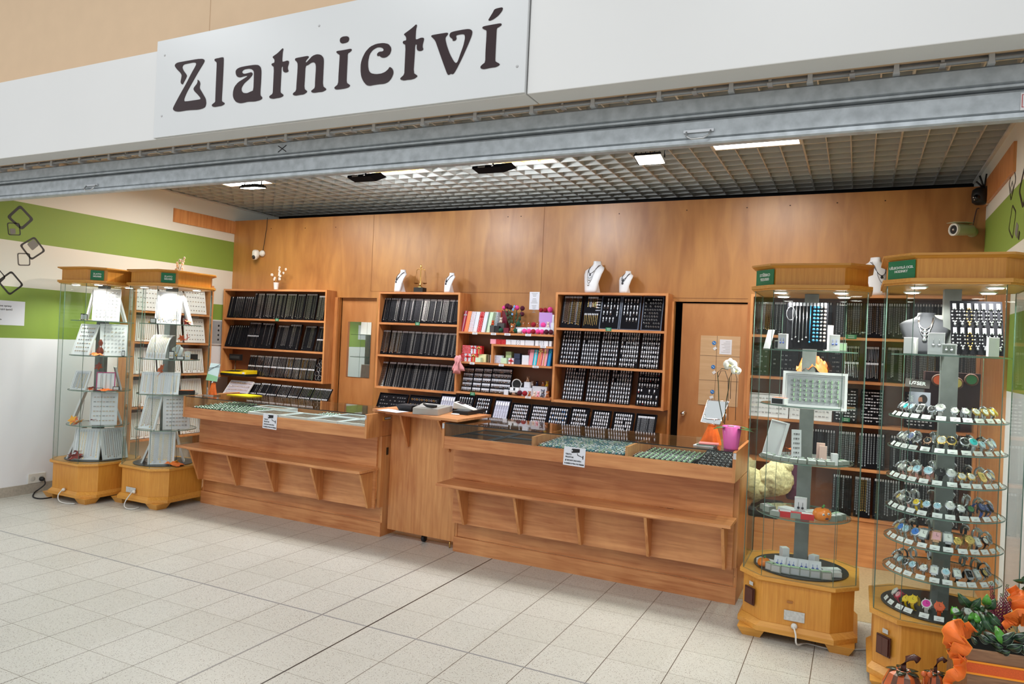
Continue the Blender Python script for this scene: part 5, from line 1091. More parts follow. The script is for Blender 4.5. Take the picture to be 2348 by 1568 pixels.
bust(cC(375, 70)[0], cC(375, 70)[1], cC(375, 320)[1], 5.89, 'tall white bust on the right bookcase', -22, base_z=BT_R, chains=((.95, STEEL), (.45, DIM), (.7, STEEL)))
bust(cC(652, 153)[0], cC(652, 153)[1], cC(652, 320)[1], 5.89, 'small white bust on the right bookcase', -24, base_z=BT_R)
bust(2018, 590, 672, 5.87, 'white bust above the gap between silver and watch cases', 25, base_z=1.9755, chains=((.9, STEEL), (.6, DIM)))
# scales of justice
p = onY(*cB(508, 350), 5.88); H = onY(*cB(508, 108), 5.88).z-BT_M
t = thing('justice_scales', 'small brass balance scales on a black block on the middle bookcase', 'scales', (p.x, 5.88, BT_M))
mb = MB().mat(BLK2); mb.box(p.x-.052, p.x+.052, 5.845, 5.915, BT_M+.0005, BT_M+.047); mb.build('block', t, .002)
mb = MB().mat(GOLD); mb.lathe([(.028, .0475), (.026, .055), (.010, .068), (.006, .09), (.0045, H*.6), (.0045, H*.86), (.009, H*.9), (.006, H*.97), (.001, H)], 12, Matrix.Translation((p.x, 5.88, BT_M))); mb.build('post', t)
zb = BT_M+H*.82; mb = MB().mat(GOLD); mb.tube([(p.x-.048, 5.88, zb-.008), (p.x-.03, 5.88, zb+.004), (p.x, 5.88, zb), (p.x+.03, 5.88, zb+.004), (p.x+.048, 5.88, zb-.008)], .0032, 6); mb.build('beam', t)
for s in (-1, 1):
    x = p.x+s*.048; zp = BT_M+H*.33; mb = MB().mat(plain('dark_brass', (140, 96, 50), .3, .9)); mb.lathe([(.004, -.008), (.018, -.004), (.024, .002), (.022, .002), (.004, -.004)], 14, Matrix.Translation((x, 5.88, zp)), False)
    for k in range(3):
        a_ = k*2.1; mb.tube([(x, 5.88, zb-.01), (x+.022*math.cos(a_), 5.88+.022*math.sin(a_), zp+.002)], .0009, 4)
    mb.build('pan', t)
def blossom(px, pyb, pyt, Y, label, zb=None, pot=True, lean=.4, seed=1, leaf=False):
    rr = random.Random(seed); p = onY(px, pyb, Y); zb = zb if zb is not None else p.z; H = onY(px, pyt, Y).z-zb
    t = thing('blossom_branch', label, 'flower pot', (p.x, Y, zb))
    if pot: mb = MB().mat(CARD); mb.lathe([(.022, 0), (.030, .07), (.031, .076), (.027, .076), (.026, .06)], 16, Matrix.Translation((p.x, Y, zb+.0005)), False); mb.build('pot', t); z1 = zb+.07
    else: z1 = zb+.001; mb = MB().mat(CARD); mb.lathe([(.02, 0), (.02, .02)], 12, Matrix.Translation((p.x, Y, zb+.0005))); mb.build('pot', t)
    tw = plain('twig_brown', (84, 52, 38), .7); pts = []
    mb = MB().mat(tw)
    for b in range(3):
        pp = [Vector((p.x, Y, z1-.02))]
        for k in range(5): pp.append(pp[-1]+Vector((lean*H*.16*(1+b*.4)*rr.uniform(.3, 1.2)*(1 if b < 2 else -.5), rr.uniform(-.008, .008), (zb+H-z1+.02)/5*(1-.18*b))))
        mb.tube(pp, [.003, .0026, .0022, .0018, .0014, .001], 5); pts += pp[2:]
    mb.build('twig', t)
    for q in pts+pts[:3]:
        c = q+Vector((rr.uniform(-.018, .018), rr.uniform(-.012, .006), rr.uniform(-.014, .014))); mb = MB().mat(plain('petal_white', (240, 236, 228), .6, var=.03))
        for k in range(5):
            a_ = k*1.257; mb.ball((c.x+.008*math.cos(a_), c.y, c.z+.008*math.sin(a_)), .0075, 6, sy=.4)
        mb.mat(plain('stamen', (206, 120, 110), .6)).ball((c.x, c.y-.004, c.z), .003, 5); mb.build('flower', t)
blossom(633, 664, 613, 5.90, 'white pot with an artificial blossom branch on top of the left bookcase', zb=1.9785, seed=3)
blossom(410, 625, 590, 4.35, 'sprig of white blossom standing on the canopy of the second gold case', zb=1.9905, pot=False, lean=.15, seed=5)
# ---------------- gift boxes
def gbox(name, label, fn, xl, xr, yt, yb, z0, Y, dep, m, ribbon=None, lean=0.0, group=None, dots=None, cat='gift box', dy=0.0):
    a = onY(*fn(xl, (yt+yb)/2), Y); b = onY(*fn(xr, (yt+yb)/2), Y); zt = onY(*fn((xl+xr)/2, yt), Y).z
    w = max(.006, (b.x-a.x)-.002); h = max(.006, zt-z0-.001); loc = (a.x+w/2, Y, z0+.0005)
    t = thing(name, label, cat, loc, group)
    M = Matrix.Translation(loc) @ (Matrix(((1, 0, lean, 0), (0, 1, 0, 0), (0, 0, 1, 0), (0, 0, 0, 1))))
    mb = MB().mat(m); mb.box(-w/2, w/2, 0, dep, 0, h, M)
    if dots:
        mb.mat(dots); rr = random.Random(int(xl))
        nx_, nz_ = max(2, int(w/.011)), max(2, int(h/.011))
        for i in range(nx_):
            for j in range(nz_):
                x = -w/2+w*(i+.5+(.25 if j % 2 else -.25))/nx_; z = h*(j+.5)/nz_; s = rr.uniform(.0018, .0028); mb.box(x-s, x+s, -.0006, 0, z-s, z+s, M)
    mb.build('box', t)
    if ribbon:
        rm, rv, rh = ribbon; mb = MB().mat(rm)
        mb.box(-w*.09+rv*w, w*.09+rv*w, -.0016, 0, .0005, h, M)
        if rh is not None: mb.box(-w/2, w/2, -.0016, 0, h*rh-.004, h*rh+.004, M); zc = h*rh
        else: zc = h*.75
        for s in (-1, 1): mb.ball((rv*w+s*w*.17, -.004, zc+.004), w*.14, 7, M, sy=.4)
        mb.build('ribbon', t)
    return t
gm = lambda n, c, **k: plain('gift_'+n, c, .5, var=.04, **k)
Pk, Rd, Og, Wt, Sl, Mn = gm('pink', (236, 160, 176)), gm('crimson', (178, 34, 66)), gm('orange', (242, 146, 96)), gm('white', (222, 226, 236)), gm('silver', (196, 202, 212)), gm('mint', (206, 232, 202))
Sc = gm('scarlet', (206, 40, 46)); Cr = gm('cream', (232, 228, 176)); Nv = gm('navy', (44, 52, 78)); Tq = gm('turquoise', (52, 190, 214)); Bl = gm('blue', (24, 110, 180)); Sm = gm('salmon', (240, 128, 116)); Lv = gm('lilac', (196, 152, 218)); Dg = gm('dark_grey', (70, 66, 66)); Kh = gm('khaki_green', (190, 206, 142)); Pp = gm('purple', (128, 104, 156)); Bk = gm('black', (24, 24, 28)); Mr = gm('maroon', (110, 20, 44)); Or2 = gm('rust', (206, 84, 40))
Z1, Z2, Z3, Z4 = 1.6005, 1.3225, 1.4965, 1.0425
for (xl, xr, yt, yb, m, rib, dt, lab) in (
    (105, 150, 315, 605, Rd, (Sl, 0, .8), None, 'tall crimson box with a silver ribbon and bow'), (153, 205, 320, 606, Og, None, None, 'tall plain orange box'),
    (208, 270, 325, 608, Wt, None, Rd, 'tall white box with red flower print'), (273, 325, 328, 610, Wt, None, None, 'tall plain pale lilac-white box'),
    (328, 382, 328, 613, Sc, (Sc, 0, .75), Wt, 'tall red box with white dots and a red bow'), (386, 440, 330, 614, Wt, None, None, 'tall plain silvery-white box'),
    (442, 456, 334, 615, gm('sage', (120, 144, 130)), None, None, 'narrow grey-green box spine'), (459, 505, 332, 616, Mn, None, None, 'tall plain mint box')):
    gbox('gift_box', lab+' standing on the top gift shelf', cH, xl, xr, yt, yb, Z1, 5.86, .09, m, rib, .18, dots=dt)
for (xl, xr, yt, yb, m, dt, Y, lab, dep) in (
    (500, 562, 520, 616, Dg, None, 5.835, 'small dark grey box under an orange bear, top gift shelf', .05), (566, 628, 528, 618, Bk, None, 5.84, 'small black box beside the dark grey one, top gift shelf', .05),
    (540, 612, 332, 610, Wt, Bk, 5.92, 'tall white box with black flower print, behind the toy bears', .06), (590, 665, 308, 600, Or2, None, 5.985, 'tall rust orange box at the back of the top gift shelf', .025),
    (668, 738, 318, 610, Mr, None, 5.93, 'tall maroon box standing behind the pompom flowers', .06), (690, 762, 552, 622, Mr, None, 5.83, 'small maroon cube in front of the tall maroon box', .04),
    (600, 700, 485, 612, Dg, None, 5.875, 'grey box under the cream bear, top gift shelf', .04)):
    gbox('gift_box', lab, cH, xl, xr, yt, yb, Z1, Y, dep, m, None, .0, dots=dt)
for k, (xl, xr) in enumerate(((860, 1012), (1016, 1172), (1176, 1335))):
    gbox('white_box', 'long white box under the row of toy bears, top gift shelf', cH, xl, xr, 545, 640, Z1, 5.87, .06, Wt, group='long white boxes on the top gift shelf')
gbox('gift_box', 'large lilac gift box on the right of the top gift shelf', cH, 1178, 1362, 340, 640, Z1, 5.945, .05, Lv)
gbox('white_box', 'white box at the right end of the top gift shelf', cH, 1340, 1388, 480, 645, Z1, 5.87, .05, Wt); gbox('white_box', 'small white box stacked highest at right end of the top gift shelf', cH, 1366, 1392, 370, 400, onY(*cH(1378, 482), 5.87).z+.001, 5.875, .04, Wt)
def toy(fn, cx_, cyb, cyt, Y, z0, m, label, group=None, ears=True, cat='plush toy', snout=None):
    p = onY(*fn(cx_, (cyb+cyt)/2), Y); H = onY(*fn(cx_, cyt), Y).z-z0; r = H*.28
    t = thing('plush_toy', label, cat, (p.x, Y, z0), group)
    mb = MB().mat(m); mb.ball((p.x, Y, z0+r+.001), r, 8); mb.ball((p.x-r*.7, Y-r*.6, z0+r*.45), r*.38, 6); mb.ball((p.x+r*.7, Y-r*.6, z0+r*.45), r*.38, 6); mb.build('body', t)
    mb = MB().mat(m); mb.ball((p.x, Y-r*.1, z0+H*.68), H*.25, 8)
    if ears: mb.ball((p.x-H*.19, Y, z0+H*.90), H*.09, 6); mb.ball((p.x+H*.19, Y, z0+H*.90), H*.09, 6)
    mb.mat(snout or CARD).ball((p.x, Y-H*.24, z0+H*.64), H*.09, 6); mb.mat(INK).ball((p.x-H*.08, Y-H*.25, z0+H*.74), H*.03, 5); mb.ball((p.x+H*.08, Y-H*.25, z0+H*.74), H*.03, 5); mb.build('head', t)
BR = plain('toy_brown', (158, 92, 46), .9, var=.2, scale=200); RDM = plain('toy_orange', (196, 78, 40), .9, var=.2, scale=200); CRM = plain('toy_cream', (226, 204, 190), .9); TN = plain('toy_tan', (176, 134, 104), .9)
toy(cH, 545, 520, 445, 5.86, onY(*cH(530, 520), 5.835).z+.001, RDM, 'small rust-red toy bear sitting on the dark grey box', snout=RDM)
toy(cH, 655, 480, 403, 5.895, onY(*cH(650, 485), 5.875).z+.001, CRM, 'small cream toy bear sitting on the grey box')
toy(cH, 820, 595, 485, 5.84, Z1+.001, BR, 'brown and white toy bear left of the white boxes, top gift shelf')
zw = onY(*cH(1100, 545), 5.87).z+.001
for k, (x, m, lab) in enumerate(((970, BR, 'brown toy bear, first on the long white boxes'), (1045, BR, 'brown toy bear, second on the long white boxes'), (1165, BR, 'brown toy monkey with a pale face on the white boxes'), (1308, CRM, 'small dark-haired doll toy at the right of the white boxes'))): toy(cH, x, 540, 465, 5.895, zw, m, lab)
def pom(fn, x, y, r, Y, m, label, group=None, z0=None, name='pompom'):
    p = onY(*fn(x, y), Y); rr = r/6.03/1645*6.6*1.0
    if z0 is not None: p = Vector((p.x, p.y, z0+rr+.001))
    mb = MB().mat(m).ball(p, rr, 14); o = mb.solo(name, tuple(p)); tag(o, label, 'pompom', group); return p, rr
PM = {'pink': plain('pompom_pink', (228, 70, 148), .95, var=.15, scale=300), 'wine': plain('pompom_wine', (76, 18, 40), .95, var=.2, scale=300), 'red': plain('pompom_red', (146, 24, 40), .95, var=.15, scale=300), 'green': plain('pompom_green', (18, 74, 54), .95, var=.2, scale=300), 'white': plain('pompom_white', (222, 234, 238), .95, var=.05)}
for x, c, lab in ((655, 'green', 'dark green pompom in front of the small boxes, top gift shelf'), (852, 'green', 'dark green pompom left of the white pompom, top gift shelf'), (912, 'white', 'white pompom in the front row of the top gift shelf'), (978, 'pink', 'pink pompom right of the white one, front row'), (1042, 'pink', 'pink pompom left of the single red pompom, front row'), (1102, 'red', 'single red pompom in the front row of the top gift shelf'), (1165, 'pink', 'pink pompom right of the red one, front row'), (1222, 'pink', 'last pink pompom before the dark wine pompoms'), (1282, 'wine', 'dark wine pompom, left one of the end pair'), (1346, 'wine', 'dark wine pompom, right one of the end pair')):
    pom(cH, x, 605, 33, 5.838, PM[c], lab, z0=Z1)
for x, c, lab in ((897, 'green', 'dark green pompom on the long white boxes'), (1105, 'red', 'red pompom on the long white boxes'), (1240, 'pink', 'pink pompom on the long white boxes')): pom(cH, x, 510, 35, 5.90, PM[c], lab, z0=zw)
zl = onY(*cH(1270, 340), 5.945).z+.001
for x, c, lab, r in ((1210, 'red', 'red pompom, left one on the lilac box', 30), (1268, 'red', 'red pompom, middle one on the lilac box', 32), (1336, 'pink', 'pink pompom on the lilac box', 38)): pom(cH, x, 310, r, 5.97, PM[c], lab, z0=zl)
# bouquet of pompom flowers
bq = thing('pompom_bouquet', 'bouquet of wine and pink pompom flowers with blue bow, top gift shelf', 'bouquet', onY(*cH(815, 600), 5.90))
base_p = onY(*cH(822, 600), 5.90); base_p.z = Z1+.001
for x, y, r, c in ((698, 275, 28, 'pink'), (745, 252, 38, 'wine'), (785, 268, 34, 'wine'), (878, 275, 34, 'pink'), (952, 282, 34, 'wine'), (946, 362, 32, 'wine')):
    p = onY(*cH(x, y), 5.93); mb = MB().mat(PM[c]).ball(p, r/6.03/1645*6.6, 12); mb.build('pompom_flower', bq)
    mb = MB().mat(plain('stem_green', (52, 70, 46), .8)); mid = base_p.lerp(p, .5)+Vector((0, 0, -.01)); mb.tube([base_p, mid, p], .004, 5)
    for k in (.45, .6, .75):
        c_ = base_p.lerp(p, k); mb.ball((c_.x+.01, c_.y-.008, c_.z), .009, 6, sz=1.8, sy=.4)
    mb.build('stem', bq)
mb = MB().mat(plain('pale_blue_ribbon', (112, 156, 214), .5))
for (x, y, w, h) in ((822, 300, 14, 36), (812, 365, 22, 26), (840, 260, 8, 20)): 
    p = onY(*cH(x, y), 5.895); mb.ball(p, .010, 8, sy=.35, sz=min(1.5, h/w))
mb.build('blue_bow', bq)
mb = MB().mat(plain('clear_wrap', (120, 132, 138), .2)); mb.lathe([(.02, 0), (.028, .05), (.018, .085)], 12, Matrix.Translation(base_p)); mb.build('wrap', bq)
# mini shelf boxes
for k, (xl, xr, m, dt, lab) in enumerate(((508, 588, Pk, None, 'plain pink'), (592, 655, Sc, Bk, 'red patterned, left one'), (657, 720, Sc, Bk, 'red patterned, right one'), (724, 792, Wt, Sl, 'white marbled, first'), (796, 866, Wt, Sl, 'white marbled, second'), (870, 918, Wt, Bk, 'zebra-patterned'), (922, 985, Wt, None, 'white with a dark spot'), (990, 1112, Wt, Sl, 'wide white with grey veins'), (1128, 1180, Wt, None, 'plain white'), (1184, 1244, Wt, Bk, 'black-sketched white'), (1248, 1308, Wt, None, 'plain white, next to the end'), (1320, 1356, Wt, Sl, 'white, cut by the shelf end'))):
    gbox('ring_box', 'small %s ring box on the short inner gift shelf' % lab, cH, xl, xr, 706+k*2.6, 775+k*2.4, Z3, 5.84, .055, m, None, dots=dt)
# second shelf boxes
zs = onY(*cH(170, 905), 5.86).z
for (xl, xr, yt, yb, z0, m, rib, dt, lab, Y) in (
    (90, 148, 905, 1022, Z2, Sc, None, Wt, 'red box with white dots, far left of the second gift shelf', 5.87), (150, 240, 908, 1024, Z2, Wt, (Sc, 0, .6), Dg, 'white dotted box with a red ribbon cross, second gift shelf', 5.845), (243, 325, 912, 1026, Z2, Sc, (GOLD, -.1, .7), None, 'red box with a gold ribbon, lower one on the second gift shelf', 5.85),
    (120, 235, 790, 900, zs, Sc, None, Wt, 'red box with white dots, stacked on the left of second gift shelf', 5.87), (238, 312, 798, 900, zs, Wt, (Sc, 0, .7), Dg, 'white dotted box with a red bow, stacked on second gift shelf', 5.87), (315, 390, 802, 905, zs, Sc, (GOLD, 0, .7), None, 'red box with a gold ribbon, stacked on second gift shelf', 5.87),
    (300, 374, 962, 1030, Z2, Mn, None, None, 'small pale green square box in front of the cream box', 5.835), (330, 450, 915, 1034, Z2, Cr, None, None, 'cream box right of the red gift boxes', 5.88), (458, 470, 920, 1036, Z2, gm('olive', (96, 88, 52)), None, None, 'thin olive box edge beside the cream box', 5.87), (476, 488, 924, 1037, Z2, gm('taupe', (132, 118, 96)), None, None, 'thin taupe box edge beside the inner divider', 5.87),
    (508, 580, 928, 1045, Z2, Wt, None, None, 'plain white box right of the divider, second gift shelf', 5.85), (583, 668, 932, 1048, Z2, Wt, None, Pp, 'white box with purple rose print', 5.85), (653, 735, 968, 1054, Z2, Mn, None, Kh, 'pale green patterned square box in front row', 5.835),
    (722, 800, 880, 962, onY(*cH(760, 966), 5.89).z, Kh, None, Mn, 'green patterned box standing highest in the middle of second gift shelf', 5.88), (722, 800, 968, 1050, Z2, Kh, None, None, 'green box base under the highest green patterned box', 5.90), (758, 832, 970, 1056, Z2, Wt, (Sc, 0, .5), Pk, 'white box with a red bow in front of the green boxes', 5.836),
    (822, 920, 985, 1060, Z2, Nv, None, None, 'navy cube box, lower one', 5.845), (836, 918, 905, 980, onY(*cH(870, 983), 5.85).z+.002, Nv, None, None, 'navy cube box, upper one', 5.85), (922, 955, 915, 1060, Z2, Bk, None, None, 'black narrow box beside the navy cubes', 5.88), (945, 1040, 930, 1070, Z2, Wt, None, None, 'white upright box left of the pink rolls', 5.845)):
    gbox('gift_box', lab, cH, xl, xr, yt, yb, z0, Y, .05, m, rib, .0, dots=dt)
for (xl, xr, yt, m, rib, lab) in ((1035, 1092, 850, Pk, None, 'pale pink'), (1095, 1148, 852, Tq, (CARD, 0, None), 'turquoise'), (1152, 1212, 840, Sm, (GOLD, 0, .85), 'salmon with gold stripe'), (1218, 1285, 840, Pk, (GOLD, -.1, None), 'pink with gold flecks'), (1292, 1338, 842, Bl, (Tq, 0, .8), 'blue')):
    gbox('gift_box', 'slanting narrow %s necklace box at the right of second gift shelf' % lab, cH, xl, xr, yt, 1078, Z2, 5.85, .045, m, rib, .13)
gbox('gift_box', 'pink patterned box behind the pale pink narrow box', cH, 1012, 1050, 850, 1000, Z2, 5.92, .03, Rd, None, .1, dots=Wt)
# lowest shelf: ball boxes, toys
for (cy_, yb_, lab, r) in ((1330, 0, 'black and white ball-shaped ring box with open lid', .036),):
    p = onY(*cH(848, 1420), 5.86); t = thing('ball_box', 'open football-patterned ring box beside the wide pendant board', 'ring box', (p.x, 5.86, Z4))
    R0 = onY(*cH(925, 1420), 5.86).x-p.x
    mb = MB().mat(CARD); mb.lathe([(R0*.3, 0), (R0*.75, R0*.25), (R0, R0*.75), (R0*.96, R0*.78), (R0*.5, R0*.4), (.001, R0*.35)], 20, Matrix.Translation((p.x, 5.86, Z4+.001))); mb.mat(BLK2)
    for a_ in (-1.9, -.9, -2.7): mb.ball((p.x+R0*.80*math.cos(a_), 5.86+R0*.80*math.sin(a_), Z4+R0*.38), R0*.2, 8, sz=.8)
    mb.build('lower_shell', t)
    mb = MB().mat(CARD); N_ = 16; Rl = R0*.92; cz = Z4+R0*1.75
    vs = []
    for rr_, dy in ((Rl*.15, Rl*.75), (Rl*.65, Rl*.55), (Rl, .0), (Rl*.88, -.002), (Rl*.55, Rl*.4), (.001, Rl*.5)):
        for i in range(N_): a_ = 2*math.pi*i/N_; vs.append((p.x+rr_*math.cos(a_), 5.89+dy, cz+rr_*math.sin(a_)))
    fs = [(j*N_+i, j*N_+(i+1) % N_, (j+1)*N_+(i+1) % N_, (j+1)*N_+i) for j in range(5) for i in range(N_)]; mb.add(vs, fs, None, True)
    mb.mat(BLK2); mb.lathe([(Rl*.84, 0), (Rl*.84, .003)], 16, Matrix.Translation((p.x, 5.895, cz)) @ Matrix.Rotation(R_(90), 4, 'X'), False); mb.build('lid', t)
    mb = MB().mat(CARD); mb.box(p.x-R0*.8, p.x+R0*.8, 5.845, 5.885, Z4+R0*.8, Z4+R0*1.25); mb.mat(BLK2); mb.box(p.x-R0*.15, p.x+R0*.15, 5.843, 5.845, Z4+R0*.8, Z4+R0*1.22); mb.build('ring_cushion', t)
gbox('white_box', 'small white card box left of the ball box', cH, 695, 755, 1405, 1475, Z4, 5.82, .02, Wt)
gbox('white_box', 'long white box carrying toys, lowest gift shelf', cH, 918, 1080, 1380, 1440, Z4, 5.88, .05, Wt)
zq = onY(*cH(1000, 1380), 5.88).z+.001
gbox('white_box', 'white cube carrying a tan bear, lowest gift shelf', cH, 975, 1055, 1300, 1384, zq, 5.885, .04, Wt)
gbox('white_box', 'wide white box under the row of small toys, lowest gift shelf', cH, 1085, 1290, 1362, 1470, Z4, 5.91, .04, Wt)
zc_ = onY(*cH(1015, 1300), 5.885).z+.001
toy(cH, 1030, 1300, 1220, 5.905, zc_, TN, 'tan square toy bear sitting highest on the lowest gift shelf')
zr = onY(*cH(1190, 1362), 5.91).z+.001
toy(cH, 952, 1385, 1300, 5.90, zq, plain('toy_black', (26, 26, 30), .9), 'black and white toy left of the white cube')
for x, m, lab in ((1088, CRM, 'cream oval toy with a red heart'), (1155, plain('toy_navy', (28, 26, 60), .9), 'dark navy toy cat'), (1240, BR, 'brown toy bear with pink edge'), (1295, plain('toy_yellow', (214, 176, 40), .9), 'yellow toy duck')):
    toy(cH, x, 1365, 1285, 5.93, zr, m, lab+' on the wide white box')
for x, m, lab in ((1050, BR, 'brown toy bear head in front row'), (1120, CRM, 'toy with pale face and brown hat'), (1170, Pk, 'pink and yellow heart toy'), (1235, plain('toy_grey', (96, 98, 112), .9), 'grey toy rabbit'), (1300, BR, 'brown toy bear at the right end')):
    toy(cH, x, 1500, 1425 if x != 1235 else 1400, 5.84, Z4+.001, m, lab+', lowest gift shelf')
for x, c, lab in ((915, 'wine', 'dark wine pompom near the ball box'), (985, 'red', 'red pompom near the ball box')): pom(cH, x, 1465, 36, 5.84, PM[c], lab+', lowest gift shelf', z0=Z4)
# pink pouches hanging at the shelf corner
p = onY(*cH(60, 930), 5.79)
t = thing('organza_pouch', 'bunch of pink organza pouches hanging on the corner of middle bookcase', 'pouch', (p.x, 5.79, p.z))
PK2 = plain('pink_organza', (222, 150, 154), .7, var=.12, scale=40)
for k, (x0, y0, x1, y1) in enumerate(((50, 935, 10, 1140), (70, 945, 65, 1190), (60, 940, 125, 1150), (90, 930, 20, 1180))):
    a = onY(*cH(x0, y0), 5.785-.004*k); b = onY(*cH(x1, y1), 5.785-.004*k); mid = a.lerp(b, .45)
    mb = MB().mat(PK2); mb.strip([a, a.lerp(b, .2), mid, a.lerp(b, .8), b], [(.010, 0, 0), (.026, 0, 0), (.009, 0, .003), (.027, 0, .004), (.024, 0, .002)], .003); mb.build('pouch', t)
# ---------------- things on the gate board
zb_ = .970
def gx(x, y, z=zb_): return onZ(840+x/3.733, 850+y/3.733, z)
a, b, c, d = gx(395, 370), gx(612, 385), gx(735, 350), gx(540, 328)
t = thing('coin_tray', 'low silver-grey plinth with a flat screen on the gate top', 'plinth', a)
mb = MB().mat(plain('silver_grey', (168, 164, 156), .4)); z1_ = zb_+.045; A_ = [(a.x, a.y), (b.x, b.y), (c.x, c.y), (d.x-.06, d.y)]
mb.prism(A_, zb_+.0005, z1_); mb.build('plinth', t, .001)
mb = MB().mat(plain('pale_screen', (188, 186, 182), .3)); cxm = sum(v[0] for v in A_)/4; cym = sum(v[1] for v in A_)/4; mb.prism([(cxm+(v[0]-cxm)*.72-.015, cym+(v[1]-cym)*.72) for v in A_], z1_+.0002, z1_+.004); mb.build('screen', t)
p = gx(560, 315, zb_+.05); t = thing('black_pen_scanner', 'small black handset lying on the silver-grey plinth', 'handset', (p.x, p.y, z1_))
mb = MB().mat(BLK2); q0 = Vector((p.x-.03, p.y-.02, z1_+.018)); mb.tube([q0+Vector((-.03, 0, .012)), q0, q0+Vector((.05, -.01, .0)), q0+Vector((.09, -.015, .002))], [.007, .011, .013, .010], 8); mb.build('handset', t)
a, b = gx(258, 340), gx(390, 352); t = thing('black_tray', 'shallow black money tray at the left of the gate top', 'tray', a)
mb = MB().mat(BLK2); cxm, cym = (a.x+b.x)/2, (a.y+b.y)/2+.06; W2 = (b.x-a.x)/2
mb.prism([(cxm-W2*.8, cym-.05), (cxm+W2*.8, cym-.05), (cxm+W2*.8, cym+.05), (cxm-W2*.8, cym+.05)], zb_+.0005, zb_+.045, None, [(cxm-W2*1.1, cym-.07), (cxm+W2*1.1, cym-.07), (cxm+W2*1.1, cym+.07), (cxm-W2*1.1, cym+.07)])
mb.mat(plain('tray_inside', (40, 40, 44), .6)); mb.prism([(cxm-W2, cym-.06), (cxm+W2, cym-.06), (cxm+W2, cym+.06), (cxm-W2, cym+.06)], zb_+.0452, zb_+.0462); mb.build('tray', t)
a, b, c = gx(735, 368), gx(870, 382), gx(1020, 355); d = a+(c-b)
t = thing('counter_mat', 'black padded mat under the white card terminal', 'mat', a)
mb = MB().mat(BLK2); mb.prism([(v.x, v.y) for v in (a, b, c, d)], zb_+.0005, zb_+.026); mb.mat(plain('graphite_pad', (96, 96, 98), .5)); mb.prism([((v.x*.8+(a.x+c.x)*.1), v.y*.8+(a.y+c.y)*.1) for v in (a, b, c, d)], zb_+.0262, zb_+.029); mb.build('mat', t, .002)
p = gx(830, 330, zb_+.03); t = thing('card_terminal', 'white card payment terminal lying on the black mat', 'card terminal', (p.x, p.y+.02, zb_+.03))
mb = MB().mat(PLASTW); X0, Y0, Z0 = p.x, p.y+.02, zb_+.0295
mb.add([(X0-.085, Y0-.035, Z0), (X0+.10, Y0-.045, Z0), (X0+.10, Y0+.025, Z0), (X0-.085, Y0+.045, Z0), (X0-.08, Y0-.03, Z0+.052), (X0+.09, Y0-.04, Z0+.012), (X0+.09, Y0+.02, Z0+.012), (X0-.08, Y0+.04, Z0+.055)], [(3, 2, 1, 0), (4, 5, 6, 7), (0, 1, 5, 4), (1, 2, 6, 5), (2, 3, 7, 6), (3, 0, 4, 7)]); mb.build('body', t, .006)
mb = MB().mat(plain('terminal_screen', (40, 44, 50), .2)); mb.add([(X0-.06, Y0-.020, Z0+.0485), (X0-.01, Y0-.022, Z0+.038), (X0-.01, Y0+.025, Z0+.040), (X0-.06, Y0+.028, Z0+.051)], [(0, 1, 2, 3)]); mb.build('screen', t)
p = gx(755, 376); mb = MB().mat(CARD); mb.lathe([(.035, 0), (.036, .004), (.03, .007)], 20, Matrix.Translation((p.x, p.y+.01, zb_+.0005)), True, 1.0, .6); o = mb.solo('coaster', (p.x, p.y, zb_)); tag(o, 'thin white oval dish at the front edge of the gate top', 'dish')
a, b = gx(70, 340), gx(250, 362)
mb = MB().mat(PAPER); mb.prism([(a.x, a.y+.03), (b.x, b.y+.015), (b.x+.01, b.y+.16), (a.x, a.y+.17)], zb_+.0004, zb_+.002); o = mb.solo('paper_sheet', (a.x, a.y, zb_)); tag(o, 'white paper sheets lying at the left end of the gate top', 'paper')
# ------------------------------------------------------------------ contents of the two counters
def deck(x0, x1, z, c):
    mb = MB().mat(plain('grey_liner', (120, 116, 110), .8)); mb.box(x0, x1, 4.288, 4.84, .783, z); mb.build('liner', c)
deck(-5.105, -3.225, .828, cl); deck(-2.54, -1.897, .80, cr_); deck(-1.873, -1.267, .832, cr_); deck(-1.243, -.628, .815, cr_)
def flat(x0, x1, y0, y1, z, tilt=88): return upright(((x0+x1)/2, y0, z), 0, tilt), x1-x0, y1-y0
def ring_pad(x0, x1, y0, y1, z, nx, ny, label, gl, grp, var, pad=BLACK, s=1.2, miss=.0, tilt=88):
    M, w, h = flat(x0, x1, y0, y1, z+.012, tilt)
    board('ring_pad', label, M, w, h, pad, th=.010); grid('tagged_ring', M, w, h, nx, ny, gl, grp, var, mg=.008, s=s, miss=miss)
ring_pad(-5.09, -4.78, 4.32, 4.80, .829, 8, 9, 'black ring pad at the far left inside the left counter, green tags', 'silver ring with green tag under the left counter glass', 'green-tagged rings, left counter', (0, 1))
ring_pad(-4.76, -4.42, 4.30, 4.62, .829, 9, 6, 'black ring pad in front, second from left inside the left counter', 'silver ring with green tag under the left counter glass', 'green-tagged rings, left counter', (0, 1))
ring_pad(-4.02, -3.85, 4.60, 4.80, .829, 5, 4, 'small ring pad at the back of the left counter', 'silver ring with green tag under the left counter glass', 'green-tagged rings, left counter', (0, 1))
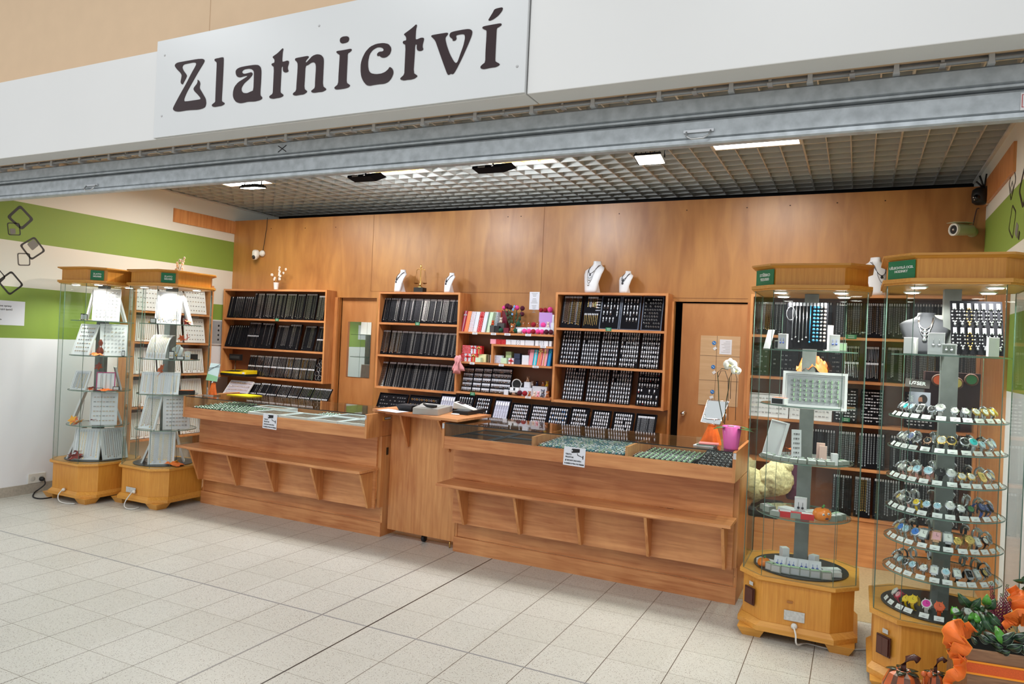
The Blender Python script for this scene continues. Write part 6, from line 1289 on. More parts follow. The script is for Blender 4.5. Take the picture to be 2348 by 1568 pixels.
def white_tray(x0, x1, y0, y1, z, label, hh=.035, m=None, rimm=None, n=None, lid=True):
    t = thing('white_tray' if m is None else 'dark_tray', label, 'tray', ((x0+x1)/2, y0, z)); m = m or WHITE; rimm = rimm or CARD
    mb = MB().mat(rimm); e = .016
    mb.box(x0, x1, y0, y0+e, z, z+hh); mb.box(x0, x1, y1-e, y1, z, z+hh); mb.box(x0, x0+e, y0+e, y1-e, z, z+hh); mb.box(x1-e, x1, y0+e, y1-e, z, z+hh); mb.build('rim', t, .001)
    mb = MB().mat(m); mb.box(x0+e+.0005, x1-e-.0005, y0+e+.0005, y1-e-.0005, z, z+hh-.014); mb.build('pad', t)
    if lid: g_ = MB().mat(GLASST); g_.box(x0+e+.0005, x1-e-.0005, y0+e+.0005, y1-e-.0005, z+hh-.006, z+hh-.003); g_.build('lid', t)
    if n:
        M = upright(((x0+x1)/2, y0+e, z+hh-.0125), 0, 90)
        grid('ring', M, x1-x0-2*e, y1-y0-2*e, n[0], n[1], 'small ring in a glass-lidded white tray of the left counter', 'rings in white trays, left counter', (1, 1, 2), mg=.01, s=.6)
GP = plain('pale_grey_pad', (186, 188, 192), .7)
for x0, x1, y0, y1, z, n, lab in ((-4.70, -4.36, 4.64, 4.82, .829, (8, 4), 'white glass-lidded tray at the back, left counter second section'), (-4.41, -4.08, 4.30, 4.58, .829, (9, 6), 'white glass-lidded tray just right of the green-tagged rings, left counter'), (-4.06, -3.78, 4.292, 4.56, .829, (8, 6), 'white glass-lidded tray above the CCTV sheet, left counter'), (-3.76, -3.50, 4.292, 4.56, .829, (8, 6), 'white glass-lidded tray second from the right end, left counter'), (-3.49, -3.235, 4.292, 4.55, .829, (8, 6), 'white glass-lidded tray at the right end front, left counter'), (-3.80, -3.50, 4.58, 4.80, .829, (8, 4), 'white glass-lidded tray behind the second from right end, left counter'), (-3.48, -3.24, 4.58, 4.80, .829, (7, 4), 'white glass-lidded tray at the right end back, left counter')):
    white_tray(x0, x1, y0, y1, z, lab, n=n, m=GP)
DKT = plain('dark_blue_tray', (42, 48, 56), .4)
for x0, x1, y0, y1, lab in ((-2.525, -2.225, 4.30, 4.56, 'closed dark glass-lidded tray at the front left of right counter'), (-2.215, -1.905, 4.30, 4.56, 'closed dark glass-lidded tray, second from left at front of right counter'), (-2.525, -2.225, 4.57, 4.82, 'closed dark glass-lidded tray at the back left of right counter'), (-2.215, -1.905, 4.57, 4.82, 'closed dark glass-lidded tray at the back, second from left in right counter')):
    white_tray(x0, x1, y0, y1, .801, lab, .045, BLACK, DKT)
ring_pad(-1.868, -1.272, 4.295, 4.83, .833, 26, 17, 'large tray densely filled with teal and silver stones in the middle of right counter', 'teal stone ring packed in the middle tray of right counter', 'teal stone rings, right counter', (3, 0, 3, 2), s=1.15)
ring_pad(-1.238, -.86, 4.52, 4.82, .816, 11, 6, 'black pad of green-tagged pairs at the back right of right counter', 'silver ring with green tag under the right counter glass', 'green-tagged rings, right counter', (0, 1))
ring_pad(-1.238, -.86, 4.295, 4.50, .826, 11, 5, 'black pad of green-tagged pairs at the front right of right counter', 'silver ring with green tag under the right counter glass', 'green-tagged rings, right counter', (0, 1))
M, w, h = flat(-.845, -.635, 4.295, 4.80, .838, 84); board('ring_pad', 'black pad of loose silver ear hoops at the right end of right counter', M, w, h, BLACK, th=.010); grid('ring', M, w, h, 7, 8, 'silver hoop on the black pad at right end of right counter', 'silver hoops, right counter end', (1, 3), s=1.3)
# things standing on the counter glass
ZG = .942
# orchid in a pink pot
p = onZ(1676, 1030, ZG); ph = thing('orchid_pot', 'white orchid in a pink pot on the right end of the right counter', 'potted orchid', (p.x, p.y, ZG))
PKP = plain('pink_ceramic', (214, 96, 166), .3, var=.02); pr_ = .052
mb = MB().mat(PKP); mb.lathe([(pr_*.78, 0), (pr_*.8, .01), (pr_*1.08, .135), (pr_*1.0, .137), (pr_*.9, .11)], 24, Matrix.Translation((p.x, p.y, ZG+.0005)), True); mb.build('pot', ph)
mb = MB().mat(plain('bark', (74, 56, 40), .9, var=.3)); mb.lathe([(pr_*.9, .118), (pr_*.5, .122), (.001, .124)], 18, Matrix.Translation((p.x, p.y, ZG))); mb.build('bark', ph)
LEAF = plain('orchid_leaf', (58, 104, 48), .35, var=.12)
def leafm(mb, a, d, L, w, up=.3, seg=7, twist=0):
    a = Vector(a); d = Vector(d).normalized(); s = d.cross(Vector((0, 0, 1))); s = s.normalized() if s.length > .01 else Vector((1, 0, 0))
    pts = []; sd = []
    for i in range(seg+1):
        t = i/seg; pts.append(a+d*(L*t)+Vector((0, 0, up*L*(t-1.25*t*t)))); ww = w*math.sin(math.pi*min(1, .06+t*.94))**.75+.0006; sd.append(s*ww+Vector((0, 0, ww*twist)))
    mb.strip(pts, sd, .0012)
top = Vector((p.x, p.y, ZG+.125))
for dx, dy, L, w, up in ((1, -.1, .13, .018, .5), (.9, -.5, .14, .016, .1), (-.8, -.6, .12, .02, .3), (-.3, .9, .1, .018, .4), (1, .5, .15, .014, -.1)):
    mb = MB().mat(LEAF); leafm(mb, top, (dx, dy, 0), L, w, up); mb.build('leaf', ph)
STM = plain('orchid_stem', (58, 62, 34), .5)
pq = lambda x, y: onY(*cC(x, y), p.y)
for pts in ([(1500, 1430), (1512, 1250), (1535, 1130), (1540, 1050), (1560, 1000), (1590, 985)], [(1490, 1420), (1452, 1230), (1448, 1080), (1440, 1000), (1480, 965), (1530, 975)]):
    mb = MB().mat(STM); mb.tube([pq(*q) for q in pts], .0028, 6); mb.build('stem', ph)
WIRE = plain('dark_wire', (44, 30, 26), .4)
for pts in ([(1528, 1400), (1530, 1200), (1530, 1060), (1505, 985), (1470, 985), (1445, 1040)], [(1590, 1400), (1596, 1200), (1603, 1050), (1590, 1000), (1560, 1000), (1552, 1090), (1548, 1220)]):
    mb = MB().mat(WIRE); mb.tube([pq(*q) for q in pts], .0018, 5); mb.build('support_wire', ph)
PET = plain('orchid_petal', (240, 240, 228), .5, var=.02)
for cx_, cy_, s_ in ((1550, 935, 1.3), (1600, 985, .95)):
    c = pq(cx_, cy_)+Vector((0, -.01, 0)); mb = MB().mat(PET)
    for k, (a_, L, w) in enumerate(((90, .030, .013), (-40, .028, .012), (220, .028, .012), (10, .031, .020), (170, .031, .020))):
        A_ = Matrix.Translation(c) @ Matrix.Rotation(R_(-a_), 4, 'Y'); pts = [A_ @ Vector((L*s_*t, -.004*math.sin(t*3), 0)) for t in (0, .25, .5, .75, 1)]
        sd = [A_.to_3x3() @ Vector((0, 0, w*s_*v)) for v in (.25, .8, 1, .85, .3)]; mb.strip(pts, sd, .001)
    mb.mat(plain('orchid_lip', (226, 212, 120), .5)).ball((c.x, c.y-.006, c.z-.004), .005*s_, 7); mb.build('flower', ph)
# tilting mirror on the counter with orange organza
c0 = onY(*cC(1418, 1330), 4.52); t = thing('table_mirror', 'small chrome-framed tilting mirror on the right end of the right counter', 'mirror', (c0.x, 4.52, ZG))
cor = [onY(*cC(*q), 4.52-dy) for q, dy in (((1300, 1412), .0), ((1462, 1438), .0), ((1535, 1242), -.05), ((1362, 1228), -.05))]
MG = MATS['mirror_glass']
mb = MB().mat(MG); n_ = (cor[1]-cor[0]).cross(cor[3]-cor[0]).normalized()
cc = sum(cor, Vector())/4; inn = [cc+(v-cc)*.95 for v in cor]
mb.add([*inn, *[v-n_*.004 for v in inn]], [(0, 1, 2, 3), (7, 6, 5, 4), (0, 4, 5, 1), (1, 5, 6, 2), (2, 6, 7, 3), (3, 7, 4, 0)]); mb.build('mirror_glass', t)
mb = MB().mat(CHROME); mb.tube(cor, .003, 6, True); mb.build('frame', t)
mb = MB().mat(CHROME); L1 = onY(*cC(1330, 1335), 4.52); L2 = onY(*cC(1512, 1345), 4.54)
mb.tube([L1, (L1.x, L1.y, L1.z-.03), (L1.x+.02, L1.y, L1.z-.035), (c0.x, c0.y, L1.z-.034), (L2.x-.005, L2.y, L1.z-.034), (L2.x, L2.y, L1.z-.02), L2], .0025, 6); mb.tube([(c0.x, c0.y, L1.z-.034), (c0.x, c0.y, ZG+.006)], .004, 6); mb.lathe([(.045, ZG+.0008), (.04, ZG+.006)], 20, Matrix.Translation((c0.x, c0.y, 0))); mb.build('stand', t)
def cloth(label, c, R0, R1, H, m=ORNG, n=26, folds=7, amp=.25, squash=.7, name='organza_wrap', seed=0):
    rr = random.Random(seed); vs = []; K = 7; ph_ = rr.uniform(0, 6)
    for j in range(K):
        t = j/(K-1); r = R0+(R1-R0)*(t**.8)
        for i in range(n):
            a_ = 2*math.pi*i/n; q = r*(1+amp*math.sin(folds*a_+ph_+t)*(.3+t)); vs.append((q*math.cos(a_), q*math.sin(a_)*squash, H*(1-t)+.004*math.sin(3*a_)*(1 if 0 < j < K-1 else 0)))
    fs = [(j*n+i, j*n+(i+1) % n, (j+1)*n+(i+1) % n, (j+1)*n+i) for j in range(K-1) for i in range(n)]; fs.append(tuple(range(n)))
    mb = MB().mat(m); mb.add(vs, fs, Matrix.Translation(c), True); o = mb.solo(name, tuple(c)); tag(o, label, 'fabric'); return o
cw = onZ(1633, 1018, ZG); cloth('orange organza gathered round the mirror stand beside the pink pot', (cw.x, 4.50, ZG+.0015), .020, .050, .12, seed=2, squash=.35, amp=.4, folds=9)
for k, (m, w_, lab) in enumerate(((CARD, .12, 'white booklet'), (gm('sage', (120, 144, 130)), .11, 'grey booklet'), (gm('rose_paper', (196, 120, 120)), .115, 'reddish booklet on top'))):
    mb = MB().mat(m); M = Matrix.Translation((-.805+.01*k, 4.405, ZG+.0006+.007*k)) @ Matrix.Rotation(R_(-6+7*k), 4, 'Z'); mb.box(-w_/2, w_/2, -.045, .045, 0, .006, M); o = mb.solo('booklet', tuple(M.translation)); tag(o, lab+' in the small pile by the pink pot', 'booklet')
# left counter: glass card stand with orange organza
q = onZ(*k4(1000, 352), ZG); t = thing('leaflet_holder', 'slanted acrylic holder with a green and white leaflet on left end of the left counter', 'leaflet holder', (q.x, q.y, ZG))
q.y = 4.47; q = onY(*k4(985, 345), 4.47); 
cr4 = [onY(*k4(*v), y_) for v, y_ in (((930, 190), 4.46), ((1048, 208), 4.46), ((1085, 20), 4.50), ((982, 10), 4.50))]
mb = MB().mat(gm('pale_blue', (196, 216, 222))); n_ = (cr4[1]-cr4[0]).cross(cr4[3]-cr4[0]).normalized(); mb.add([*cr4, *[v-n_*.004 for v in cr4]], [(0, 1, 2, 3), (7, 6, 5, 4), (0, 4, 5, 1), (1, 5, 6, 2), (2, 6, 7, 3), (3, 7, 4, 0)])
g_ = [cr4[0], cr4[1], cr4[1].lerp(cr4[2], .28), cr4[0].lerp(cr4[3], .38)]; mb.mat(gm('soft_green', (136, 186, 146))); mb.add([v+n_*.0008 for v in g_], [(0, 1, 2, 3)])
mb.mat(INK)
for A1, A2 in ((.55, .98), (.7, .85)): a_ = cr4[0].lerp(cr4[3], A1); b_ = cr4[1].lerp(cr4[2], A2); mb.tube([a_+n_*.001, b_+n_*.001], .0016, 4)
mb.build('leaflet', t)
mb = MB().mat(CHROME); mid = (cr4[0]+cr4[1])/2; mb.tube([mid+Vector((0, .012, .02)), (mid.x+.005, mid.y+.01, ZG+.008)], .006, 6); mb.box(mid.x-.055, mid.x+.065, mid.y-.03, mid.y+.05, ZG+.0005, ZG+.008); mb.build('stand', t)
cloth('orange organza wrapped round the leaflet holder on left counter', (mid.x+.012, mid.y+.015, ZG+.0085), .02, .034, .10, seed=4, squash=.6, folds=5)
a = onZ(*crop(400, 880, 4.356)(520, 118), ZG+.03)
mb = MB().mat(YEL); mb.prism([(-4.98, 4.60), (-4.72, 4.60), (-4.72, 4.76), (-4.93, 4.78)], ZG+.0005, ZG+.006); o = mb.solo('yellow_folder', (-4.85, 4.68, ZG)); tag(o, 'yellow folder lying on the glass at the left end of left counter', 'folder')
# office chair with sheepskin behind the silver case
chx, chy = -.62, 5.15
ch = thing('office_chair', 'office chair with a cream sheepskin cover behind the silver case', 'chair', (chx, chy, 0))
SHP = plain('sheepskin', (226, 214, 166), .95, var=.25, scale=90)
q1 = onY(1779, 1098, 5.1); q2 = onY(1722, 1112, 5.1)
mb = MB().mat(SHP); mb.ball(q1, .115, 18, sy=.8, sz=1.0); mb.ball((q1.x+.07, q1.y, q1.z+.09), .04, 10); mb.ball(q2, .11, 16, sy=.8, sz=1.1); mb.ball((q1.x*.5+q2.x*.5, q1.y+.03, q1.z-.06), .11, 14, sz=.7); o = mb.build('sheepskin_cover', ch)
sd_ = o.modifiers.new('subdivision', 'SUBSURF'); sd_.levels = sd_.render_levels = 2; tx = bpy.data.textures.new('wool', 'CLOUDS'); tx.noise_scale = .03; dm_ = o.modifiers.new('wool', 'DISPLACE'); dm_.texture = tx; dm_.strength = .022
mb = MB().mat(plain('plum_fabric', (92, 30, 66), .9)); mb.box(q1.x+.06, q1.x+.15, 5.16, 5.2, q1.z-.14, q1.z+.13); mb.build('backrest', ch, .02)
mb = MB().mat(BLK2); mb.box(chx-.2, chx+.2, 4.98, 5.34, .435, .50); mb.build('seat', ch, .02)
mb = MB().mat(BLK2); mb.lathe([(.028, .12), (.028, .4), (.12, .43)], 14, Matrix.Translation((chx, chy, 0))); mb.build('gas_lift', ch)
for k in range(5):
    a_ = 2*math.pi*k/5+.3; e = Vector((chx+.29*math.cos(a_), chy+.29*math.sin(a_), .075)); mb = MB().mat(BLK2); mb.tube([(chx, chy, .12), e], [.028, .018], 8); mb.build('base_arm', ch)
    mb = MB().mat(BLK2); mb.lathe([(.026, -.02), (.03, -.01), (.03, .01), (.026, .02)], 12, Matrix.Translation((e.x, e.y, .0325)) @ Matrix.Rotation(a_, 4, 'Z') @ Matrix.Rotation(R_(90), 4, 'X')); mb.build('caster', ch)
# ------------------------------------------------------------------ contents of the gold cases
CASES = ((-6.018, 4.14), (-5.415, 4.35), (-.243, 4.31), (.39, 3.96))
def base_at(px, py, z, fwd=.15):
    """a spot on a case shelf: on the upright plane through the case axis that faces the shop front, moved fwd towards it"""
    k = 0 if px < 300 and py < 1100 and CUR[0] == 1 else CUR[0]-1
    c = Vector((*CASES[k], 0)); v = (Vector((0, 0, 0))-c); v.normalize(); c = c+v*fwd; d = ray(px, py); n = v
    t = (n.dot(c)-n.dot(Vector((CAM.x, CAM.y, 0))))/(n.x*d.x+n.y*d.y); p = CAM+d*t; p.z = z
    q = Vector((p.x-CASES[k][0], p.y-CASES[k][1], 0))
    if q.length > .235: q *= .235/q.length; p = Vector((CASES[k][0]+q.x, CASES[k][1]+q.y, z))
    return p
CUR = [1]
VY = (55.4, 51.1, 3.2, -5.6)
def cb(lab, fn, x, y, z, w, h, yaw, tilt, kind=None, n=(7, 8), m=WHITE, rim=CARD, vars_=(0, 1, 3), lift=.008, dy=0, th=.010, grp=None, glab=None, name='jewellery_board', fwd=None):
    dl_ = R_(yaw-VY[CUR[0]-1]); p = base_at(*fn(x, y), z, .165*math.cos(dl_) if fwd is None else fwd)
    M = upright((p.x, p.y, z+lift), yaw, tilt); board(name, lab, M, w, h, m, rim, th=th, rimh=.004, rimw=.007)
    if kind == 'neck': hang_row('necklace', M, w, n[0], h-.015, h*.86, glab, grp, vars_, mg=.010)
    elif kind: grid(kind, M, w, h, n[0], n[1], glab, grp, vars_, mg=.014)
    mb = MB().mat(BLK2); mb.tube([M @ Vector((-w*.3, th+.004, h*.75)), M @ Vector((-w*.3, th+.05, -.002+.05*math.sin(R_(tilt)))), M @ Vector((w*.3, th+.05, -.002+.05*math.sin(R_(tilt)))), M @ Vector((w*.3, th+.004, h*.75))], .0016, 4)
    o = mb.solo('wire_easel', tuple(M @ Vector((0, th+.03, 0)))); tag(o, 'thin black wire easel propping a display board inside the '+('farthest left gold case', 'second gold case', 'silver case', 'watch case')[CUR[0]-1], 'easel', 'wire easels in case %s' % 'abcd'[CUR[0]-1])
    return M
CUR[0] = 1
G1 = dict(grp='gold jewellery of the farthest left case', glab='tiny gold or dark jewellery piece on the white boards of the farthest left case')
G2 = dict(grp='gold jewellery of the second case', glab='tiny gold or dark jewellery piece on the white boards of the second gold case')
N1 = dict(grp='gold chains of the farthest left case', glab='thin gold chain on the white boards of the farthest left case')
N2 = dict(grp='gold chains of the second case', glab='thin gold chain on the white boards of the second gold case')
S5, S4, S3, S2, S0 = 1.5405, 1.2405, .9405, .6405, .3425
cb('white earring board facing the shop front, top shelf of farthest left case', k1, 735, 818, S5, .195, .27, 48, 10, 'ring', (6, 8), **G1)
cb('white board seen edge-on at the right, top shelf of farthest left case', k1, 1010, 832, S5, .18, .27, 150, 16)
cb('white board seen edge-on at the left, top shelf of farthest left case', k1, 470, 805, S5, .15, .26, -38, 10)
cb('white board leaning at the left, second shelf of farthest left case', k1, 385, 1276, S4, .17, .27, 12, 20, 'earrings', (6, 7), **G1)
cb('white board leaning at the right, second shelf of farthest left case', k1, 850, 1288, S4, .20, .27, 62, 14, 'ring', (6, 7), **G1)
cb('small white board of hanging chains, left on third shelf of farthest left case', k2, 325, 282, S3, .14, .16, 14, 20, 'neck', (8, 1), **{**N1, 'vars_': (4, 0)})
cb('pink-edged white card with a necklace, middle of third shelf of farthest left case', k2, 625, 292, S3, .13, .145, 50, 8, 'neck', (3, 1), rim=gm('magenta', (190, 60, 120)), **{**N1, 'vars_': (0, 5)})
cb('dark-backed board turned away at the right, third shelf of farthest left case', k2, 790, 292, S3, .14, .19, 150, 14, m=gm('taupe_board', (150, 134, 132)))
cb('white board of paired earrings in the middle, fourth shelf of farthest left case', k2, 600, 676, S2, .195, .27, 52, 8, 'earrings', (7, 6), **G1)
cb('white board seen edge-on at the left, fourth shelf of farthest left case', k2, 262, 660, S2, .18, .28, -42, 18)
cb('white board seen edge-on at the right, fourth shelf of farthest left case', k2, 800, 660, S2, .18, .27, 145, 18)
cb('white board of thin chains facing the front, bottom of farthest left case', k2, 405, 1046, S0, .20, .26, 40, 18, 'neck', (9, 1), **{**N1, 'vars_': (0, 4, 5)})
cb('white board of thin chains skewed right, bottom of farthest left case', k2, 735, 1040, S0, .20, .26, 82, 16, 'neck', (10, 1), **{**N1, 'vars_': (0, 5, 0)})
cb('white board seen edge-on at the left, bottom of farthest left case', k2, 240, 1020, S0, .16, .27, -50, 20)
CUR[0] = 2
cb('bluish-lit white board of thin chains, top shelf of second gold case', k3, 580, 908, S5, .19, .27, 38, 12, 'neck', (14, 1), **{**N2, 'vars_': (0, 4)})
cb('white board seen edge-on at the right, top shelf of second gold case', k3, 880, 928, S5, .18, .27, 130, 16)
cb('wide white-framed board of chains, third shelf of second gold case', k4, 437, 328, S3, .29, .18, 40, 18, 'neck', (16, 1), **{**N2, 'vars_': (4, 5, 0)})
cb('white board of bracelets leaning left, fourth shelf of second gold case', k4, 305, 698, S2, .155, .28, 10, 16, 'bracelet' and 'neck', (9, 1), **{**N2, 'vars_': (4, 5)})
cb('white board of long earrings at the right, fourth shelf of second gold case', k4, 620, 702, S2, .20, .28, 62, 8, 'earrings', (7, 8), **G2)
cb('white board of thin chains facing the front, bottom of second gold case', k4, 455, 1064, S0, .19, .27, 46, 14, 'neck', (14, 1), **{**N2, 'vars_': (0, 4)})
cb('white board seen edge-on at the left, bottom of second gold case', k4, 262, 1044, S0, .16, .27, -44, 20)
cb('white board seen edge-on at the right, bottom of second gold case', k4, 700, 1040, S0, .16, .27, 140, 16)
CUR[0] = 1
# small boxes in the cases
def sbox(lab, fn, x, y, z, w, d, h, yaw, m, top=None, name='ring_box', face=None, tilt=0, gem=None, cat='small box', fwd=.19):
    p = base_at(*fn(x, y), z, fwd); t = thing(name, lab, cat, (p.x, p.y, z)); M = upright((p.x, p.y, z+.0008+(d*math.sin(R_(tilt)) if tilt < 0 else 0)), yaw, tilt)
    mb = MB().mat(m); mb.box(-w/2, w/2, -d*0, d, 0, h, M); mb.build('box', t, .0008)
    if face: mb = MB().mat(face); mb.box(-w*.4, w*.4, -.0012, -.0002, h*.12, h*.88, M); mb.build('insert', t)
    if top: mb = MB().mat(top); mb.box(-w*.42, w*.42, d*.1, d*.9, h+.0002, h+.0015, M); mb.build('pad', t)
    if gem:
        mb = MB().mat(gem)
        for s in (-1, 1):
            mb.tube([M @ Vector((s*w*.17, -.003, h*.72)), M @ Vector((s*w*.17, -.003, h*.5))], .0009, 4); mb.ball((s*w*.17, -.004, h*.42), w*.11, 7, M)
        mb.build('earring', t)
    return M
sbox('small black-edged ring box, left on top shelf of farthest left case', k1, 395, 790, S5, .030, .03, .055, 30, BLK2, face=CARD)
sbox('small silver and black ring box beside the board, top shelf of farthest left case', k1, 450, 795, S5, .032, .02, .052, 45, BLK2, face=gm('stone', (196, 204, 200)))
for i, x in enumerate((370, 440, 515)): sbox('flat pale yellow box, %s in the row on top shelf of farthest left case' % ('first', 'second', 'third')[i], k1, x, 818, S5, .032, .02, .009, 35, gm('pale_yellow', (236, 226, 160)))
sbox('black and white slim box at the right, second shelf of farthest left case', k1, 1020, 1285, S4, .022, .02, .05, 50, BLK2, face=CARD)
sbox('open black ring box on orange cloth, third shelf of farthest left case', k2, 560, 288, S3+.006, .05, .03, .016, 50, BLK2, face=CARD)
sbox('open black ring box at the right on orange cloth, third shelf of farthest left case', k2, 740, 296, S3+.006, .05, .025, .03, 50, BLK2, face=CARD)
CUR[0] = 2
sbox('upright black box with pearl earrings, second shelf of second gold case', k3, 628, 1376, S4, .040, .02, .072, 45, BLK2, face=CARD, gem=GOLD)
sbox('upright grey box with ear studs, second shelf of second gold case', k3, 840, 1378, S4, .046, .02, .07, 48, gm('stone', (196, 204, 200)), face=CARD, gem=GOLD)
sbox('low open black box between the upright ones, second shelf of second gold case', k3, 745, 1384, S4, .06, .03, .028, 48, BLK2, face=CARD)
sbox('long black box on orange cloth at the right, second shelf of second gold case', k3, 950, 1376, S4+.004, .10, .05, .045, 60, BLK2)
sbox('black ring roll with white slots, third shelf of second gold case', k4, 740, 340, S3, .13, .07, .035, 55, BLK2, top=ORNG)
sbox('tiny black and white box at the left, top shelf of second gold case', k3, 395, 905, S5, .045, .02, .042, 40, BLK2, face=CARD)
sbox('tiny golden box at the far left, top shelf of second gold case', k3, 320, 905, S5, .02, .02, .014, 40, gm('gold_card', (206, 166, 90)))
# curved chain stand and bust in case 2
p = base_at(*k3(440, 1362), S4, .17); t = thing('curved_chain_stand', 'white curved stand with gold chains, second shelf of second gold case', 'display stand', (p.x, p.y, S4))
M = upright((p.x, p.y, S4+.001), 22, 0); arc = [(0, -.02, .004), (0, -.012, .05), (0, .01, .11), (0, .045, .165), (0, .09, .20), (0, .13, .205)]
mb = MB().mat(WHITE); mb.strip([M @ Vector(v) for v in arc], [M.to_3x3() @ Vector((.085, 0, 0))]*6, .006); mb.box(-.095, .095, -.045, .14, 0, .004, M); mb.build('stand', t)
for i in range(11):
    x = -.07+.014*i; mb = MB().mat(GOLD if i % 3 else ROSE); pts = [M @ (Vector((x, v[1]-.003, v[2]+.004))) for v in arc]; mb.tube(pts[:5] if i % 2 else pts[1:5], .0016, 4); o = mb.solo('gold_chain', tuple(pts[2])); tag(o, 'thin gold chain laid over the white curved stand in the second case', 'chain', 'gold chains on the curved stand')
p = base_at(*k3(700, 1352), S4, .12); bust(0, 0, 0, 0, 'small white bust in the second gold case', 35, p0=(Vector((p.x, p.y, S4+.001)), .125), chains=((.85, GOLD),), m=gm('pearl_white', (226, 236, 238)))
# cloth, leaves and ornaments
def crumple(lab, c, w, d, h, m=ORNG, seed=0, name='organza_cloth', cat='fabric'):
    rr = random.Random(seed); mb = MB().mat(m); n = 14; vs = []
    for j in range(n):
        for i in range(n):
            u, v = i/(n-1)*2-1, j/(n-1)*2-1; e = max(0, 1-(u*u+v*v)**1.5*.5)
            z = h*e*(.45+.55*abs(math.sin(u*4.3+v*3+seed)*math.cos(v*5.1-u*2+seed*2))); k = 1-.15*rr.random()
            vs.append((u*w/2*k, v*d/2*k, max(.001, z)))
    fs = [(j*n+i, j*n+i+1, (j+1)*n+i+1, (j+1)*n+i) for j in range(n-1) for i in range(n-1)]; mb.add(vs, fs, Matrix.Translation(c), True); o = mb.solo(name, tuple(c)); tag(o, lab, cat); return o
def at(fn, x, y, z, fwd=.17): CUR[0] = 1 if fn in (k1, k2) else 2; return base_at(*fn(x, y), z, fwd)
p = at(k1, 605, 1290, S4); crumple('orange organza on the second shelf of farthest left case', (p.x, p.y, S4+.001), .10, .10, .03, seed=1)
p = at(k2, 600, 310, S3); crumple('long orange organza on the third shelf of farthest left case', (p.x-.02, p.y+.02, S3+.001), .20, .14, .022, seed=2)
p = at(k4, 500, 1110, S0); crumple('orange organza along the front of the bottom, second gold case', (p.x, p.y+.04, S0+.001), .34, .10, .03, seed=3)
p = at(k3, 930, 1385, S4); crumple('orange organza under the long black box, second gold case', (p.x-.04, p.y, S4+.0005), .10, .09, .012, seed=4, m=gm('amber_cloth', (246, 150, 30)))
def leaf_group(lab, c, cols, n, r, seed=0, flatm=False, name='autumn_leaves'):
    rr = random.Random(seed); t = thing(name, lab, 'leaves', c)
    for k in range(n):
        mb = MB().mat(cols[k % len(cols)]); a_ = rr.uniform(0, 6.28); L = r*rr.uniform(.7, 1.1); cc_ = Vector(c)+Vector((rr.uniform(-r, r)*.7, rr.uniform(-r, r)*.4, rr.uniform(.02, .06)*r/.05))
        out = []
        for i in range(10):
            q = L*(1 if i % 2 == 0 else .5)*(1 if i != 5 else 1.1); b_ = a_+2*math.pi*i/10; out.append((q*math.cos(b_), q*math.sin(b_)))
        M = Matrix.Translation(cc_) @ Matrix.Rotation(rr.uniform(-.9, 1.2)+.5, 4, 'X') @ Matrix.Rotation(rr.uniform(-.6, .6), 4, 'Y'); mb.prism(out, 0, .0012, M); mb.build('leaf', t)
LR, LO, LY_, LW = gm('leaf_red', (150, 40, 30)), gm('leaf_orange', (214, 96, 36)), gm('leaf_yellow', (240, 166, 36)), gm('leaf_wine', (108, 30, 40))
p = at(k2, 140, 1075, .337); leaf_group('red and coral leaves lying at the left corner inside farthest left case', (p.x+.03, p.y+.03, .337), (LR, gm('leaf_coral', (226, 112, 84)), LR), 6, .055, 1)
p = at(k2, 300, 685, S2); leaf_group('yellow and orange maple leaves on the fourth shelf of farthest left case', (p.x, p.y, S2), (LY_, LO), 4, .045, 2)
p = at(k2, 420, 640, S2); leaf_group('dark orange leaf behind the yellow ones, fourth shelf of farthest left case', (p.x+.01, p.y+.05, S2), (LR, LO), 2, .04, 3)
p = at(k2, 480, 275, S3); leaf_group('orange leaf on the third shelf of farthest left case', (p.x, p.y, S3), (LO, LR), 2, .035, 4)
p = at(k3, 790, 1340, S4); leaf_group('dark red leaves hanging in the second shelf of second gold case', (p.x, p.y, S4+.16), (LR, LR, LO), 4, .04, 5)
p = at(k3, 650, 1560, S3); leaf_group('dull orange leaf on the third shelf of second gold case', (-5.39, 4.25, S3+.17), (LO,), 2, .05, 6)
p = at(k4, 600, 1085, S0); leaf_group('yellow leaf at the bottom of second gold case', (p.x+.01, p.y+.02, S0), (LY_,), 2, .04, 7)
p = at(k3, 800, 925, S5); leaf_group('red organza scrap and leaf on the top shelf of second gold case', (p.x, p.y+.04, S5), (LR, LO), 3, .04, 8)
leaf_group('rust leaf clinging to the column, third level of farthest left case', (-5.955, 4.08, 1.12), (LO, LR), 2, .045, 9)
p = at(k1, 600, 1250, S4); t = thing('amber_vase', 'dark amber glass ornament, second shelf of farthest left case', 'ornament', (p.x, p.y+.04, S4))
mb = MB().mat(plain('amber_glass', (110, 44, 22), .1)); mb.lathe([(.02, 0), (.035, .02), (.03, .05), (.012, .08), (.02, .11), (.008, .14)], 16, Matrix.Translation((p.x, p.y+.04, S4+.001))); mb.build('body', t)
